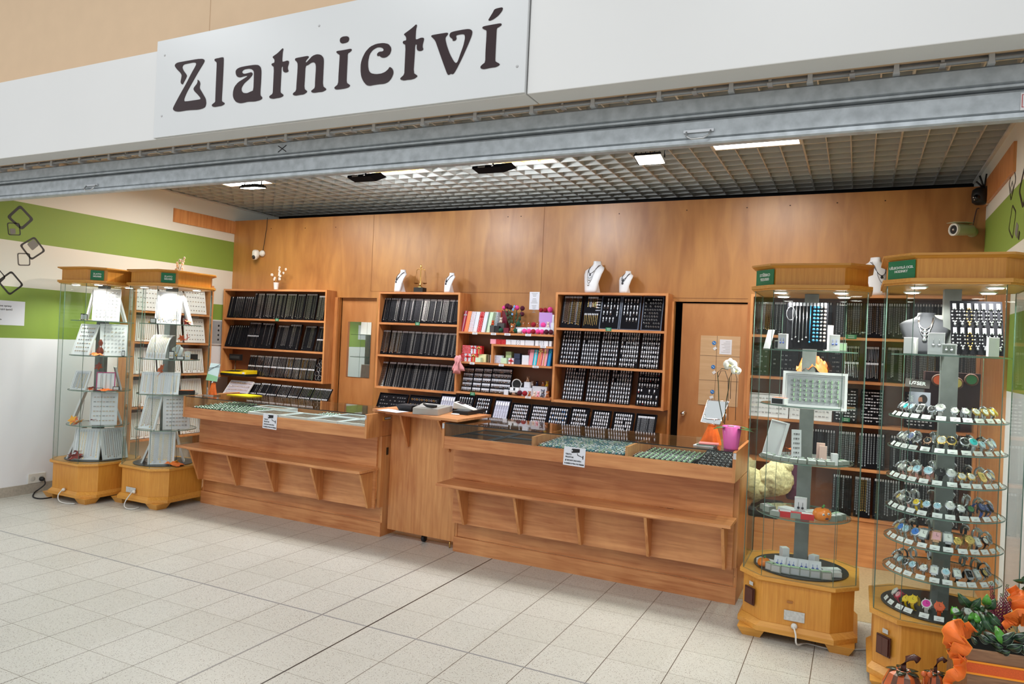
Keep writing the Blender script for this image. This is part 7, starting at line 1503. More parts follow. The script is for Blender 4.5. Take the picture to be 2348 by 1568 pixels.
# ------------------------------------------------------------------ silver case
CUR[0] = 3
cb('black board of silver and turquoise chains, top shelf of silver case', c5, 487, 706, S5, .205, .25, 2, 8, m=BLACK, rim=None)
q = base_at(*c5(487, 706), S5, .165); M = upright((q.x, q.y, S5+.008), 2, 8)
cols = (STEEL, STEEL, SILV, STEEL, SILV, STEEL, plain('turq', (60, 150, 196), .2), MATS['turq'], MATS['turq'], SILV, plain('pearl', (226, 206, 196), .3))
for i in range(11):
    mb = MB().mat(cols[i]); x = -.088+i*.0175; L = .20-.012*(i % 3)
    if i == 0: mb.ring(.022, .0016, M @ Matrix.Translation((x+.004, -.004, .19)), 14, 5, 1.7)
    elif i >= 7:
        for k in range(10): mb.ball((x, -.005, .225-.02*k), .0068, 7, M, sy=.6)
    else: mb.tube([M @ Vector((x-.002, -.003, .235)), M @ Vector((x-.002, -.003, .235-L))], .0022, 5); mb.ball((x-.002, -.004, .235-L), .005, 6, M)
    mb.mat(TAGM); mb.box(x-.006, x+.006, -.004, -.001, .232, .25, M); o = mb.solo('necklace', tuple(M @ Vector((x, 0, .2)))); tag(o, ('silver beaded chain on the black board of silver case' if i < 6 else 'turquoise blue chain on the black board of silver case' if i < 9 else 'pale bead chain at the right of the black board of silver case'), 'necklace', ('silver chains, silver case board', 'turquoise chains, silver case board', 'pale bead chains, silver case board')[0 if i < 6 else 1 if i < 9 else 2])
SG = gm('box_grey', (146, 152, 144)); BLU = plain('blue_gem', (90, 110, 190), .1)
sbox('white earring box left of the black board, top shelf of silver case', c5, 326, 698, S5, .045, .03, .082, -15, CARD, face=WHITE, gem=BLU)
sbox('white box with blue earrings right of the black board, top shelf of silver case', c5, 676, 706, S5, .052, .035, .085, 12, CARD, face=WHITE, gem=BLU)
sbox('tall white box behind, right of black board, top shelf of silver case', c5, 640, 690, S5, .04, .03, .14, 20, CARD, fwd=.05)
sbox('low grey box at the left, top shelf of silver case', c5, 275, 690, S5, .04, .02, .045, -25, SG, face=BLK2)
sbox('glass-lidded grey box at the right, top shelf of silver case', c5, 750, 708, S5, .05, .03, .045, 30, SG, face=GRNT)
sbox('large grey panel with silver pieces leaning at the far left, top shelf of silver case', c5, 215, 700, S5, .05, .01, .11, -50, GP, tilt=14, fwd=.06)
M3 = cb('white-framed tray of green-tagged rings on second shelf of silver case', c5, 540, 1060, S4, .275, .155, 2, 10, 'tagged_ring', (8, 5), m=GP, rim=CARD, vars_=(0,), grp='green-tagged rings, silver case tray', glab='green-tagged ring in the white-framed tray of silver case')
mb = MB().mat(CARD); w_, h_ = .291, .171
for (a0, a1, b0, b1) in ((-w_/2-.014, -w_/2, -.014-.008, h_-.008+.014), (w_/2, w_/2+.014, -.014-.008, h_-.008+.014), (-w_/2, w_/2, -.022, -.008), (-w_/2, w_/2, h_-.008, h_+.006)): mb.box(a0, a1, -.012, .014, b0, b1, M3)
o = mb.solo('tray_frame', tuple(M3.translation)); tag(o, 'thick white frame round the green-tagged ring tray in silver case', 'frame')
crumple('orange organza bunched behind the white-framed tray, silver case', (-.225, 4.33, S4+.165), .17, .12, .12, seed=7)
sbox('white box with orange cloth at the left, second shelf of silver case', c5, 285, 1058, S4, .08, .05, .035, -25, CARD, top=ORNG, face=BLK2)
sbox('clear-topped grey box at the right, second shelf of silver case', c5, 760, 1085, S4, .03, .03, .045, 30, SG)
cb('empty white tray turned sideways at the left, third shelf of silver case', c5, 250, 1405, S3, .20, .19, -62, 14, m=GP, rim=CARD, lift=.010)
sbox('tall narrow white card of earrings, third shelf of silver case', c5, 425, 1392, S3, .050, .014, .17, 12, CARD, tilt=12, fwd=.15)
M = upright(base_at(*c5(425, 1392), S3, .15)+Vector((0, -.001, .001)), 12, 12); grid('earrings', M, .05, .17, 2, 6, 'dark ear stud on the tall narrow white card, silver case', 'studs on the tall white card', (1,), mg=.01)
PKB = gm('powder_pink', (226, 190, 178))
M = sbox('white flat plinth under two pink boxes, third shelf of silver case', c5, 585, 1398, S3, .13, .06, .016, 3, CARD, fwd=.13)
sbox('taller powder-pink box at the back on the white plinth, silver case', c5, 586, 1360, S3+.0175, .042, .02, .085, 3, PKB, fwd=.10); sbox('powder-pink box in front on the white plinth, silver case', c5, 602, 1378, S3+.0175, .038, .02, .072, 3, PKB, fwd=.125)
sbox('white upright box at the right, third shelf of silver case', c5, 692, 1418, S3, .03, .03, .062, 20, CARD)
leaf_group('round orange leaf behind the white tray, third shelf of silver case', (-.33, 4.38, S3), (ORNG,), 2, .045, 11)
def arc_boxes(cx_, cy_, z, r, angs, w, d, h, labf, m=SG, top=GRNT, face=None, grp=None, tilt=0, name='ring_box'):
    for i, a_ in enumerate(angs):
        px_, py_ = cx_+r*math.sin(R_(a_)), cy_-r*math.cos(R_(a_)); t = thing(name, labf, 'small box', (px_, py_, z), grp); M = upright((px_, py_, z+.0008+(0)), a_*.6, tilt)
        mb = MB().mat(m); mb.box(-w/2, w/2, 0, d, 0, h, M); mb.build('box', t, .0008)
        mb = MB().mat(WHITE); mb.box(-w*.42, w*.42, d*.08, d*.92, h+.0002, h+.001, M); mb.mat(STEEL).ring(.007, .0013, M @ Matrix.Translation((0, d*.5, h+.003)) @ Matrix.Rotation(R_(70), 4, 'X'), 9, 4)
        if top: mb.mat(top); mb.box(-w*.3, w*.3, d*.66, d*.9, h+.001, h+.0035, M)
        mb.build('insert', t)
        if face: mb = MB().mat(face); mb.box(-w*.4, w*.4, -.001, -.0002, h*.1, h*.9, M); mb.build('front', t)
arc_boxes(-.243, 4.31, S3, .235, (-62, -47, -34, -22, -11, 0, 12, 24, 36, 49, 63), .040, .045, .020, 'low glass-lidded ring box in the front row on third shelf of silver case', grp='ring boxes, third shelf of silver case')
arc_boxes(-.243, 4.31, S3, .17, (-40, -25, -5, 14, 34), .040, .045, .020, 'low glass-lidded ring box in the rear row on third shelf of silver case', grp='rear ring boxes, third shelf of silver case')
arc_boxes(-.243, 4.31, S2, .215, (-72, -58, 48, 60, 72), .045, .055, .030, 'grey ring box fanned at the sides of fourth shelf of silver case', grp='ring boxes, fourth shelf of silver case')
RB = gm('scarlet', (206, 40, 46))
for i, (x, y, lab) in enumerate(((362, 566, 'left'), (515, 586, 'right'))): sbox('red ring box with white pad, %s one on fourth shelf of silver case' % lab, c6, x, y, S2, .066, .045, .030, 5, RB, top=WHITE, gem=None)
sbox('red-topped grey ring box between the red ones, silver case', c6, 440, 572, S2, .060, .045, .028, 5, SG, top=RB)
sbox('small grey box with red stones at the left, fourth shelf of silver case', c6, 290, 540, S2, .052, .04, .026, -15, SG, top=WHITE)
sbox('upright white card with hoop earrings, fourth shelf of silver case', c6, 468, 498, S2, .062, .015, .098, 0, CARD, fwd=.09, face=WHITE, gem=DIM)
for i, (x, y, yw, lab) in enumerate(((365, 492, -32, 'left of the hoop card'), (575, 512, 32, 'behind the pumpkin'))): sbox('white slab boxes stacked slanting %s, silver case' % lab, c6, x, y, S2, .10, .07, .03, yw, CARD, fwd=.10)
def pumpkin(lab, fn, x, yb, z, R, stem_m, face=False):
    p = base_at(*fn(x, yb), z, .16 if face else .1); t = thing('pumpkin', lab, 'pumpkin', (p.x, p.y, z)); PO_ = plain('pumpkin_orange', (236, 132, 36), .3, var=.06)
    mb = MB().mat(PO_); n = 28; prof = [(.15, 0), (.6, .05), (.92, .3), (1, .6), (.95, .95), (.7, 1.25), (.3, 1.36), (.08, 1.30)]; vs = []
    for r_, z_ in prof:
        for i in range(n): a_ = 2*math.pi*i/n; q = R*r_*(1-.07*abs(math.cos(a_*4))); vs.append((q*math.cos(a_), q*math.sin(a_), z_*R))
    fs = [(j*n+i, j*n+(i+1) % n, (j+1)*n+(i+1) % n, (j+1)*n+i) for j in range(len(prof)-1) for i in range(n)]+[tuple(range(n-1, -1, -1)), tuple((len(prof)-1)*n+i for i in range(n))]
    T = Matrix.Translation((p.x, p.y, z+.001)); mb.add(vs, fs, T, True); mb.build('body', t)
    mb = MB().mat(stem_m); mb.tube([T @ Vector((0, 0, 1.25*R)), T @ Vector((.05*R, 0, 1.45*R)), T @ Vector((.2*R, 0, 1.7*R))], [R*.2, R*.13, R*.1], 7); mb.build('stem', t)
    if face:
        mb = MB().mat(CARD); 
        for s, zz in ((.18, .85), (.66, .95)): mb.ball((p.x+s*R, p.y-R*math.cos(s*1.1)*.93, z+zz*R), R*.13, 8, sy=.4)
        mb.mat(INK)
        for s, zz in ((.18, .85), (.66, .95)): mb.ball((p.x+s*R+.002, p.y-R*math.cos(s*1.1)*.93-.004, z+zz*R), R*.06, 6, sy=.5)
        mb.mat(plain('mouth_purple', (60, 20, 50), .5)); mb.ball((p.x+.48*R, p.y-R*.80, z+.45*R), R*.22, 8, sy=.35, sz=.45); mb.build('face', t)
pumpkin('glossy orange pumpkin with painted face, fourth shelf of silver case', c6, 615, 596, S2, .050, plain('stem_bright', (60, 130, 50), .5), True)
pumpkin('small orange pumpkin with green stem at the left bottom of silver case', c6, 218, 825, .3365, .036, MATS['stem_bright'])
for i, (x, y) in enumerate(((318, 895), (402, 918), (490, 930), (570, 935))): sbox('white earring card with blue studs, %s in the row at the bottom of silver case' % ('first', 'second', 'third', 'fourth')[i], c6, x, y, S0, .064, .012, .072, (-12, -4, 3, 10)[i], CARD, tilt=22, face=WHITE, gem=BLU, fwd=.13)
for i, (x, y) in enumerate(((225, 905), (295, 940), (360, 960), (427, 972), (497, 985), (570, 978), (655, 988))): sbox('small grey lidded ring box, %s in the front row at the bottom of silver case' % ('first', 'second', 'third', 'fourth', 'fifth', 'sixth', 'seventh')[i], c6, x, y, S0, .054, .03, .040, (-30, -14, -6, 0, 5, 12, 22)[i], SG, top=GRNT, face=GP, fwd=.20)
for i, (x, y, yw, h, lab) in enumerate(((368, 835, 28, .10, 'tall white box leaning left of the column'), (545, 850, -28, .08, 'white box leaning right of the column'))): sbox(lab+', bottom of silver case', c6, x, y, S0, .038, .045, h, yw, CARD, fwd=.05)
for i, (x, y, yw, lab) in enumerate(((222, 878, -20, 'at the left behind the grey boxes'), (690, 905, 28, 'fanned out at the right, rear'), (690, 965, 25, 'fanned out at the right, front'))): sbox('flat white box %s, bottom of silver case' % lab, c6, x, y, S0, .10, .045, .026, yw, CARD, fwd=(.08, .07, .13)[i])
# ------------------------------------------------------------------ watch case
C4 = (.39, 3.96)
WC = {}
def wparts(strapm, casem, dialm, shape, big):
    key = (strapm.name, casem.name, dialm.name, shape, big)
    if key in WC: return WC[key]
    s = 1.0*big; rx, rz, hw = .021*s, .027*s, .0085*s
    st = MB().mat(strapm); pts = []
    for k in range(15): a_ = R_(-60+k*300/14+15); pts.append((0, .004+rx*math.sin(a_-R_(140)), rz+rz*math.cos(a_-R_(140))+.002))
    st.strip(pts, [(hw*(.75 if 0 < k < 14 else .6), 0, 0) for k in range(15)], .0022)
    F = Matrix.Translation((0, .004-rx*.72, rz*1.62)) @ Matrix.Rotation(R_(52), 4, 'X'); cs = MB().mat(casem); R = .0165*s
    if shape == 'round':
        cs.lathe([(R, -.001), (R*1.08, .002), (R*1.05, .006), (R*.86, .0075)], 20, F, False)
        for sx in (-1, 1):
            for sy in (-1, 1): cs.box(sx*R*.55-.0015, sx*R*.55+.0015, sy*R*.8, sy*R*1.25, 0, .004, F)
        cs.box(R*1.05, R*1.18, -.002, .002, .002, .005, F)
    else: cs.box(-R, R, -R*1.15, R*1.15, 0, .006, F); cs.box(-R*.6, R*.6, -R*1.5, R*1.5, 0, .004, F)
    dl = MB().mat(dialm)
    if shape == 'round': dl.lathe([(R*.82, .0076), (R*.82, .0082)], 18, F, False)
    else: dl.box(-R*.78, R*.78, -R*.92, R*.92, .0061, .0068, F)
    dl.mat(INK if dialm.name not in ('dial_black', 'dial_navy') else CARD); dl.box(-.0005, .0005, 0, R*.6, .0083, .0088, F); dl.box(0, R*.42, -.0005, .0005, .0083, .0088, F)
    WC[key] = (st.mesh('strap'), cs.mesh('watch_case'), dl.mesh('dial')); return WC[key]
D = dict(w=plain('dial_white', (226, 228, 222), .3, var=.01), k=plain('dial_black', (28, 30, 30), .3), n=plain('dial_navy', (40, 60, 120), .3), b=plain('dial_blue', (70, 130, 214), .3), i=plain('dial_ice', (176, 214, 230), .2), t=plain('dial_turquoise', (56, 206, 210), .3), g=plain('dial_green', (50, 110, 60), .3), y=plain('dial_gold', (206, 178, 96), .3), m=plain('dial_magenta', (222, 30, 160), .4), o=plain('dial_orange', (226, 92, 40), .4), e=plain('dial_yellow', (232, 200, 30), .4), p=plain('dial_pink', (228, 170, 176), .3))
S = dict(s=STEEL, g=GOLD, k=plain('strap_black', (26, 25, 28), .6), p=plain('strap_pink', (222, 160, 150), .6), w=plain('strap_white', (226, 222, 220), .5), n=plain('strap_navy', (34, 42, 74), .6), y=plain('strap_yellow', (236, 196, 24), .5), o=plain('strap_orange', (232, 96, 44), .5), v=plain('strap_green', (120, 210, 70), .5), b=plain('strap_brown', (96, 56, 38), .6), r=plain('strap_rose', (214, 60, 90), .5), u=plain('strap_blue', (44, 84, 170), .5), h=plain('strap_grey', (130, 130, 128), .5), q=plain('strap_beige', (196, 180, 150), .6), S=ROSE)
WN = dict(s='steel bracelet', g='gold bracelet', k='black strap', p='pink strap', w='white strap', n='navy strap', y='yellow strap', o='orange strap', v='bright green strap', b='brown strap', r='red-pink strap', u='blue strap', h='grey strap', q='beige strap', S='rose gold bracelet')
DN = dict(w='white dial', k='black dial', n='navy dial', b='blue dial', i='ice-blue dial', t='turquoise dial', g='green dial', y='gold dial', m='magenta dial', o='orange dial', e='yellow dial', p='pink dial')
SEEN = {}
ORD = ('first', 'second', 'third', 'fourth', 'fifth', 'sixth', 'seventh', 'eighth', 'ninth', 'tenth', 'eleventh', 'twelfth', 'thirteenth')
def watch(z, ang, code, shelf, r=.176, idx=0, rear=False):
    sm, cm, dm, shp = code[0], code[1], code[2], ('square' if len(code) > 3 and code[3] == 'Q' else 'round'); big = 1.22 if (len(code) > 3 and code[-1] == 'B') else 1.0
    a_ = R_(ang); px_, py_ = C4[0]+r*math.sin(a_), C4[1]-r*math.cos(a_)
    sh_, ch_, dh_ = wparts(S[sm], S[cm] if cm in S else STEEL, D[dm], shp, big)
    if rear: lab, grp = 'watch facing the rear of the %s, watch case' % shelf, 'rear-facing watches, %s' % shelf
    else: lab, grp = '%s watch, %s, %s, %s from left on %s of watch case' % (shp, DN[dm], WN[sm], ORD[idx], shelf), 'watches, %s' % shelf
    t = thing('wrist_watch', lab, 'watch', (px_, py_, z), grp); t.rotation_euler.z = a_; t.matrix_world = Matrix.Translation((px_, py_, z)) @ Matrix.Rotation(a_, 4, 'Z')
    for nm, me in (('strap', sh_), ('watch_case', ch_), ('dial', dh_)):
        o = bpy.data.objects.new(nm, me); COL.objects.link(o); o.parent = t if nm != 'dial' else last_; last_ = o
PT = MB().mat(plain('price_card', (232, 234, 232), .6, var=0)); PT.box(-.0195, .0195, 0, .0015, 0, .023); PT.mat(PAINT); PT.box(-.009, .004, -.0004, 0, .006, .0075); PT.box(-.006, .008, -.0004, 0, .009, .0102); PTM = PT.mesh('price_card')
ANG = (-80, -66, -53, -40, -26, -12, 2, 15, 28, 42, 56, 71)
def tagcard(z, ang, shelf, r=.232):
    a_ = R_(ang); o = bpy.data.objects.new('price_card', PTM); COL.objects.link(o); o.matrix_world = Matrix.Translation((C4[0]+r*math.sin(a_), C4[1]-r*math.cos(a_), z+.001)) @ Matrix.Rotation(a_, 4, 'Z') @ Matrix.Rotation(R_(-38), 4, 'X')
    tag(o, 'small white price card at the rim of the %s of watch case' % shelf, 'price card', 'price cards, %s' % shelf)
ROWS = ((1.2455, 'second glass shelf', ('ssw', 'sst', 'ssi', 'kskQ', 'ssk', 'wswB', 'ssw', 'ssw', 'sgw', 'sgw', 'sgw', 'gyy')),
        (1.1005, 'third glass shelf', ('ssw', 'ssw', 'nsnB', 'bsk', 'kSk', 'kgwB', 'kgkB', 'kskB', 'sstB', 'ssi', 'ssw', 'ssi')),
        (.9555, 'fourth glass shelf', ('bsw', 'psw', 'pSw', 'psiB', 'psiB', 'kkkB', 'sswB', 'sgw', 'sgw', 'sgyQ', 'pSw', 'ssy')),
        (.8105, 'fifth glass shelf', ('qsy', 'ssw', 'psk', 'yse', 'ksi', 'ksi', 'kswB', 'ksw', 'kkg', 'uknB', 'nkn', 'ukn')),
        (.6655, 'sixth glass shelf', ('ssy', 'ssbB', 'ssiB', 'ssbB', 'kswQB', 'qSpQB', 'kswQB', 'sgy', 'ggyB', 'kswQ', 'kkw', 'ssk')),
        (.5205, 'seventh glass shelf', ('ssw', 'ssi', 'ssk', 'ssi', 'sss', 'sswQ', 'wwi', 'kswQ', 'kskQ', 'sswQ', 'sky', 'ssk')))
for z, nm, codes in ROWS:
    for i, a_ in enumerate(ANG):
        c_ = codes[i]; c_ = c_ if c_[2] in D else c_[:2]+'w'
        watch(z+.0005, a_+random.uniform(-2, 2), c_, nm, idx=i); tagcard(z+.0005, a_+random.uniform(-1, 1), nm)
    for i, a_ in enumerate((105, 125, 145, 165, 190, 215, 235, 255)):
        watch(z+.0005, a_, random.choice(('ksk', 'ssw', 'bsw', 'ssk', 'hsk')), nm, r=.185, rear=True)
for i, (a_, c_) in enumerate(((-82, 'rww'), (-66, 'rrp'), (-50, 'yye'), (-38, 'yyeB'), (-20, 'wwmB'), (-5, 'oooB'), (14, 'vvw'), (31, 'www'), (47, 'www'), (62, 'ksw'))):
    watch(.3535, a_, c_, 'bottom turntable', idx=i); tagcard(.3535, a_, 'bottom turntable')
# top shelf of the watch case
CUR[0] = 4
p = base_at(*c7(440, 775), 1.5405, .08); bust(0, 0, 0, 0, 'dark grey bust in the watch case', -8, p0=(Vector((p.x, p.y+.03, 1.5415)), .20), chains=((.75, SILV), (.45, SILV), (.6, SILV)), m=plain('charcoal_velvet', (58, 60, 66), .8), wide=1.15)
sbox('pale panel with a yellow sticker behind the dark bust, watch case', c7, 505, 750, 1.5405, .10, .01, .19, 0, gm('pale_panel', (206, 204, 186)), fwd=.0)
sbox('white box with long drop earrings, top shelf of watch case', c7, 520, 790, 1.5405, .066, .03, .098, -4, CARD, face=WHITE, gem=STEEL)
sbox('low white box with a small earring, top shelf of watch case', c7, 612, 795, 1.5405, .062, .03, .050, 0, CARD, face=SG, gem=STEEL)
sbox('white upright box at the far left, top shelf of watch case', c7, 280, 782, 1.5405, .044, .05, .075, -25, CARD)
sbox('white upright box at the far right, top shelf of watch case', c7, 985, 808, 1.5405, .045, .02, .085, 20, CARD)
M = cb('black board of silver bracelets, top shelf of watch case', c7, 822, 806, 1.5405, .205, .25, 8, 14, m=BLACK, rim=None)
for r in range(2):
    for i in range(7):
        mb = MB().mat((SILV, STEEL, GOLD, SILV, STEEL, SILV, STEEL)[i] if r == 0 or i == 2 else STEEL); x = -.088+i*.029; z0_ = .215-r*.115; n_ = 12
        for k in range(n_):
            a_ = 2*math.pi*k/n_; mb.ball((x+.010*math.sin(a_), -.004, z0_-.034+.034*math.cos(a_)), .0040, 6, M, sy=.7)
        mb.ball((x, -.006, z0_-.078), .006, 6, M); mb.mat(TAGM); mb.box(x-.007, x+.007, -.005, -.001, z0_, z0_+.022, M); o = mb.solo('bracelet', tuple(M @ Vector((x, 0, z0_)))); tag(o, 'silver bead bracelet looped on the black board in the watch case', 'bracelet', 'bead bracelets, watch case board')
# second shelf back display
DR = gm('dark_wine', (52, 16, 22)); t = thing('watch_stand', 'dark wine red box display with large watch rolls, second glass shelf of watch case', 'display stand', (.40, 4.07, 1.246))
mb = MB().mat(DR); mb.box(.30, .53, 4.05, 4.16, 1.2462, 1.46); mb.build('box', t, .002)
for i, (x, z, dm) in enumerate(((.355, 1.42, D['o']), (.43, 1.41, D['y']), (.49, 1.43, D['g']))):
    mb = MB().mat(S['b']); F = Matrix.Translation((x, 4.03, z)) @ Matrix.Rotation(R_(80), 4, 'X'); mb.lathe([(.026, -.016), (.030, 0), (.026, .004)], 20, F, False); mb.mat(dm); mb.lathe([(.022, .0045), (.022, .005)], 18, F, False); o = mb.solo('wrist_watch', (x, 4.03, z)); tag(o, ('large red-dialled watch', 'large brown watch', 'large green-dialled watch')[i]+' hanging on the wine red display, watch case', 'watch')
t = thing('brand_plaque', 'dark brown plaque with silver lettering on the second glass shelf, watch case', 'plaque', (.275, 3.98, 1.37))
M = facing((.262, 3.955, 1.400), -6, 20) @ Matrix.Rotation(R_(-3), 4, 'Z')
mb = MB().mat(gm('plaque_brown', (64, 54, 48))); mb.box(-.052, .052, -.020, .022, -.006, 0, M); mb.build('plate', t); text('LØSER', .024, INKW, M @ Matrix.Translation((0, .001, .0006)), t, bold=.0006)
mb = MB().mat(BLK2); mb.box(-.03, .03, -.17, -.0205, -.008, -.004, M); mb.build('support', t)
t = thing('portrait_card', 'pale card with a bearded dark-haired man in profile, second shelf of watch case', 'card', (.285, 3.88, 1.2465))
M = facing((.272, 3.872, 1.318), -4, 6)
mb = MB().mat(gm('lilac_card', (184, 186, 200))); mb.box(-.048, .04, -.045, .045, -.003, 0, M)
mb.mat(plain('hair_dark', (34, 26, 24), .7)); mb.lathe([(.019, .0002), (.018, .0012)], 18, M @ Matrix.Translation((.010, .012, 0)) , False, .95, 1.15); mb.mat(plain('skin', (176, 122, 98), .6)); mb.prism([(-.008, .02), (.006, .022), (.008, .0), (.0, -.006), (-.007, -.002), (-.010, .006)], .0013, .002, M); mb.mat(MATS['hair_dark']); mb.prism([(-.008, -.001), (.004, .001), (.008, -.006), (.002, -.016), (-.006, -.012)], .0021, .0026, M); mb.mat(gm('dark_shirt', (84, 84, 92))); mb.prism([(-.010, -.045), (.036, -.045), (.030, -.020), (.012, -.012), (.0, -.018)], .0003, .0010, M); mb.build('card', t)
text('SER', .020, INKW, M @ Matrix.Translation((-.037, .012, .0008)) @ Matrix.Rotation(R_(90), 4, 'Z'), t, bold=.0006)
# ------------------------------------------------------------------ planter and floor decoration at the lower right
w5 = crop(2010, 1260, 5.092)
ZP = .44
a = onZ(*w5(1070, 1160), ZP); b = onZ(*w5(1721, 1260), ZP); d_ = (b-a).normalized(); nrm = Vector((-d_.y, d_.x, 0))
L_, W_ = .345, .28
pl_ = thing('planter_box', 'brown wooden planter box with an orange ribbon band in the lower right corner', 'planter', (a.x, a.y, 0))
def pb(u0, u1, v0, v1, z0, z1, m, name, parent=pl_):
    P4 = [a+d_*u+nrm*v for u, v in ((u0, v0), (u1, v0), (u1, v1), (u0, v1))]; mb = MB().mat(m); mb.prism([(q.x, q.y) for q in P4], z0, z1); return mb.build(name, parent)
pb(0, L_, 0, .016, .02, ZP, WALN, 'front_board'); pb(0, L_, W_-.016, W_, .02, ZP, WALN, 'back_board'); pb(0, .016, .0165, W_-.0165, .02, ZP, WALN, 'side_board'); pb(L_-.016, L_, .0165, W_-.0165, .02, ZP, WALN, 'side_board')
pb(.017, L_-.017, .017, W_-.017, .0, ZP-.035, plain('black_soil', (16, 15, 14), .95, var=.3, spec=.1), 'soil')
RIB = plain('orange_ribbon', (214, 90, 36), .8, var=.12, scale=300)
zr1 = onY(*w5(1080, 1300), a.y-.004).z; zr0 = onY(*w5(1080, 1440), a.y-.004).z
pb(-.003, L_+.002, -.0035, -.0005, zr0, zr1, RIB, 'ribbon_band')
pb(-.003, -.0005, -.0004, W_, zr0, zr1, RIB, 'ribbon_band')
EG = plain('ribbon_edge', (250, 150, 30), .5)
pb(-.004, L_+.002, -.0048, -.0036, zr0-.003, zr0+.004, EG, 'ribbon_edge'); pb(-.004, L_+.002, -.0048, -.0036, zr1-.004, zr1+.003, EG, 'ribbon_edge')
YP = a.y
def rib(name, parent, pts, w, y=0.0, m=ORNG, wob=.02):
    P_ = [onY(*w5(*q), YP+y+wob*math.sin(i*1.9)) for i, q in enumerate(pts)]; out = []
    for i in range(len(P_)-1):
        for k in range(4):
            t = k/4; p0, p1, p2, p3_ = P_[max(0, i-1)], P_[i], P_[i+1], P_[min(len(P_)-1, i+2)]; out.append(0.5*((2*p1)+(p2-p0)*t+(2*p0-5*p1+4*p2-p3_)*t*t+(3*p1-p0-3*p2+p3_)*t**3))
    out.append(P_[-1]); sd = []
    for i in range(len(out)):
        t_ = out[min(i+1, len(out)-1)]-out[max(0, i-1)]; v = t_.cross(Vector((0, 1, 0))).normalized(); ww = w[min(len(w)-1, int(i/len(out)*len(w)))] if isinstance(w, (list, tuple)) else w
        sd.append(v*ww+Vector((0, ww*.45*math.sin(i/len(out)*9), 0)))
    mb = MB().mat(m); mb.strip(out, sd, .0012); mb.mat(EG); mb.tube([p+s_ for p, s_ in zip(out, sd)], .0014, 4); mb.tube([p-s_ for p, s_ in zip(out, sd)], .0014, 4); return mb.build(name, parent)
bow = thing('ribbon_bow', 'large orange organza bow hanging on the left corner of planter', 'ribbon', (a.x, a.y-.03, .2))
rib('ribbon', bow, [(1130, 900), (1040, 920), (930, 970), (870, 1080), (860, 1150)], (.022, .040, .038, .026, .014), -.035)
rib('ribbon', bow, [(870, 1130), (930, 1080), (1000, 1120), (950, 1190), (900, 1240)], (.012, .03, .026, .022), -.05)
rib('ribbon', bow, [(900, 1150), (960, 1240), (1010, 1265)], (.026, .030, .016), -.055)
rib('ribbon', bow, [(960, 1270), (970, 1360), (960, 1440), (880, 1480), (830, 1540), (850, 1620)], (.020, .022, .02, .016, .014), -.045)
bow2 = thing('ribbon_bow', 'orange organza bow at the right edge above the planter', 'ribbon', onY(*w5(1650, 700), YP+.12))
rib('ribbon', bow2, [(1570, 440), (1620, 500), (1680, 600), (1740, 690), (1800, 700)], (.018, .036, .04, .03), .12)
rib('ribbon', bow2, [(1480, 900), (1540, 850), (1640, 790), (1740, 800), (1820, 840)], (.012, .026, .034, .03), .10)
def pleaf(parent, b_, t_, w, m, y=0.0, fold=.3, bend=.02, edge=None):
    A_ = onY(*w5(*b_), YP+y+random.uniform(-.02, .02)); B_ = onY(*w5(*t_), YP+y-random.uniform(.0, .04)); T_ = (B_-A_); s_ = T_.cross(Vector((0, 1, .2))).normalized(); n_ = 9; pts = []; sd = []
    for i in range(n_+1):
        t = i/n_; pts.append(A_+T_*t+Vector((0, -bend*math.sin(math.pi*t), 0))); sd.append(s_*(w*math.sin(math.pi*min(1, .04+.96*t**.9))+.0006)+Vector((0, w*.35*math.sin(math.pi*t), 0)))
    mb = MB()
    if edge: mb.mat(edge); mb.strip([p+Vector((0, .0008, 0)) for p in pts], [v*1.12 for v in sd], .0006)
    mb.mat(m); mb.strip(pts, sd, .0008); mb.mat(plain('leaf_rib', (96, 140, 84), .5)); mb.tube([p+Vector((0, -.0012, 0)) for p in pts], .0007, 4); mb.build('leaf', parent)
LD, LB = plain('leaf_dark_green', (32, 66, 36), .3, var=.15), plain('leaf_bright_green', (78, 146, 48), .3, var=.08)
gp = thing('leafy_plant', 'broad-leaved green plant growing at the left of the planter', 'plant', onY(*w5(1180, 1000), YP+.08))
for b_, t_, w, m in (((1090, 680), (950, 500), .018, LD), ((1080, 680), (1215, 560), .014, LD), ((1265, 650), (1290, 515), .014, LB), ((1270, 690), (1385, 570), .015, LD), ((1170, 640), (1270, 715), .010, LD), ((1010, 725), (885, 750), .011, LD), ((1010, 760), (915, 885), .012, LD), ((1070, 760), (1015, 915), .016, LD), ((1120, 730), (1080, 845), .012, LB), ((1150, 740), (1190, 865), .010, LB), ((1150, 800), (1090, 930), .013, LD), ((1220, 750), (1370, 970), .016, LD), ((1290, 730), (1450, 890), .015, LD), ((1190, 870), (1150, 1010), .013, LD), ((1385, 890), (1490, 1115), .015, LB), ((1200, 700), (1100, 620), .012, LD), ((1250, 800), (1200, 960), .013, LD)):
    pleaf(gp, b_, t_, w, m, .02)
for b_, t_ in (((1300, 1100), (1190, 720)), ((1190, 720), (1100, 690)), ((1190, 720), (1290, 660)), ((1190, 740), (1390, 880))):
    mb = MB().mat(plain('plant_stem', (84, 96, 54), .6)); mb.tube([onY(*w5(*b_), YP+.04), onY(*w5(*t_), YP+.03)], .0022, 5); mb.build('stem', gp)
VG = plain('variegated_leaf', (30, 48, 38), .35, var=.25, scale=60); VE = plain('variegated_edge', (150, 170, 156), .4)
vp = thing('variegated_ivy', 'dark ivy with white-edged leaves low inside the planter', 'plant', onY(*w5(1450, 1100), YP+.06))
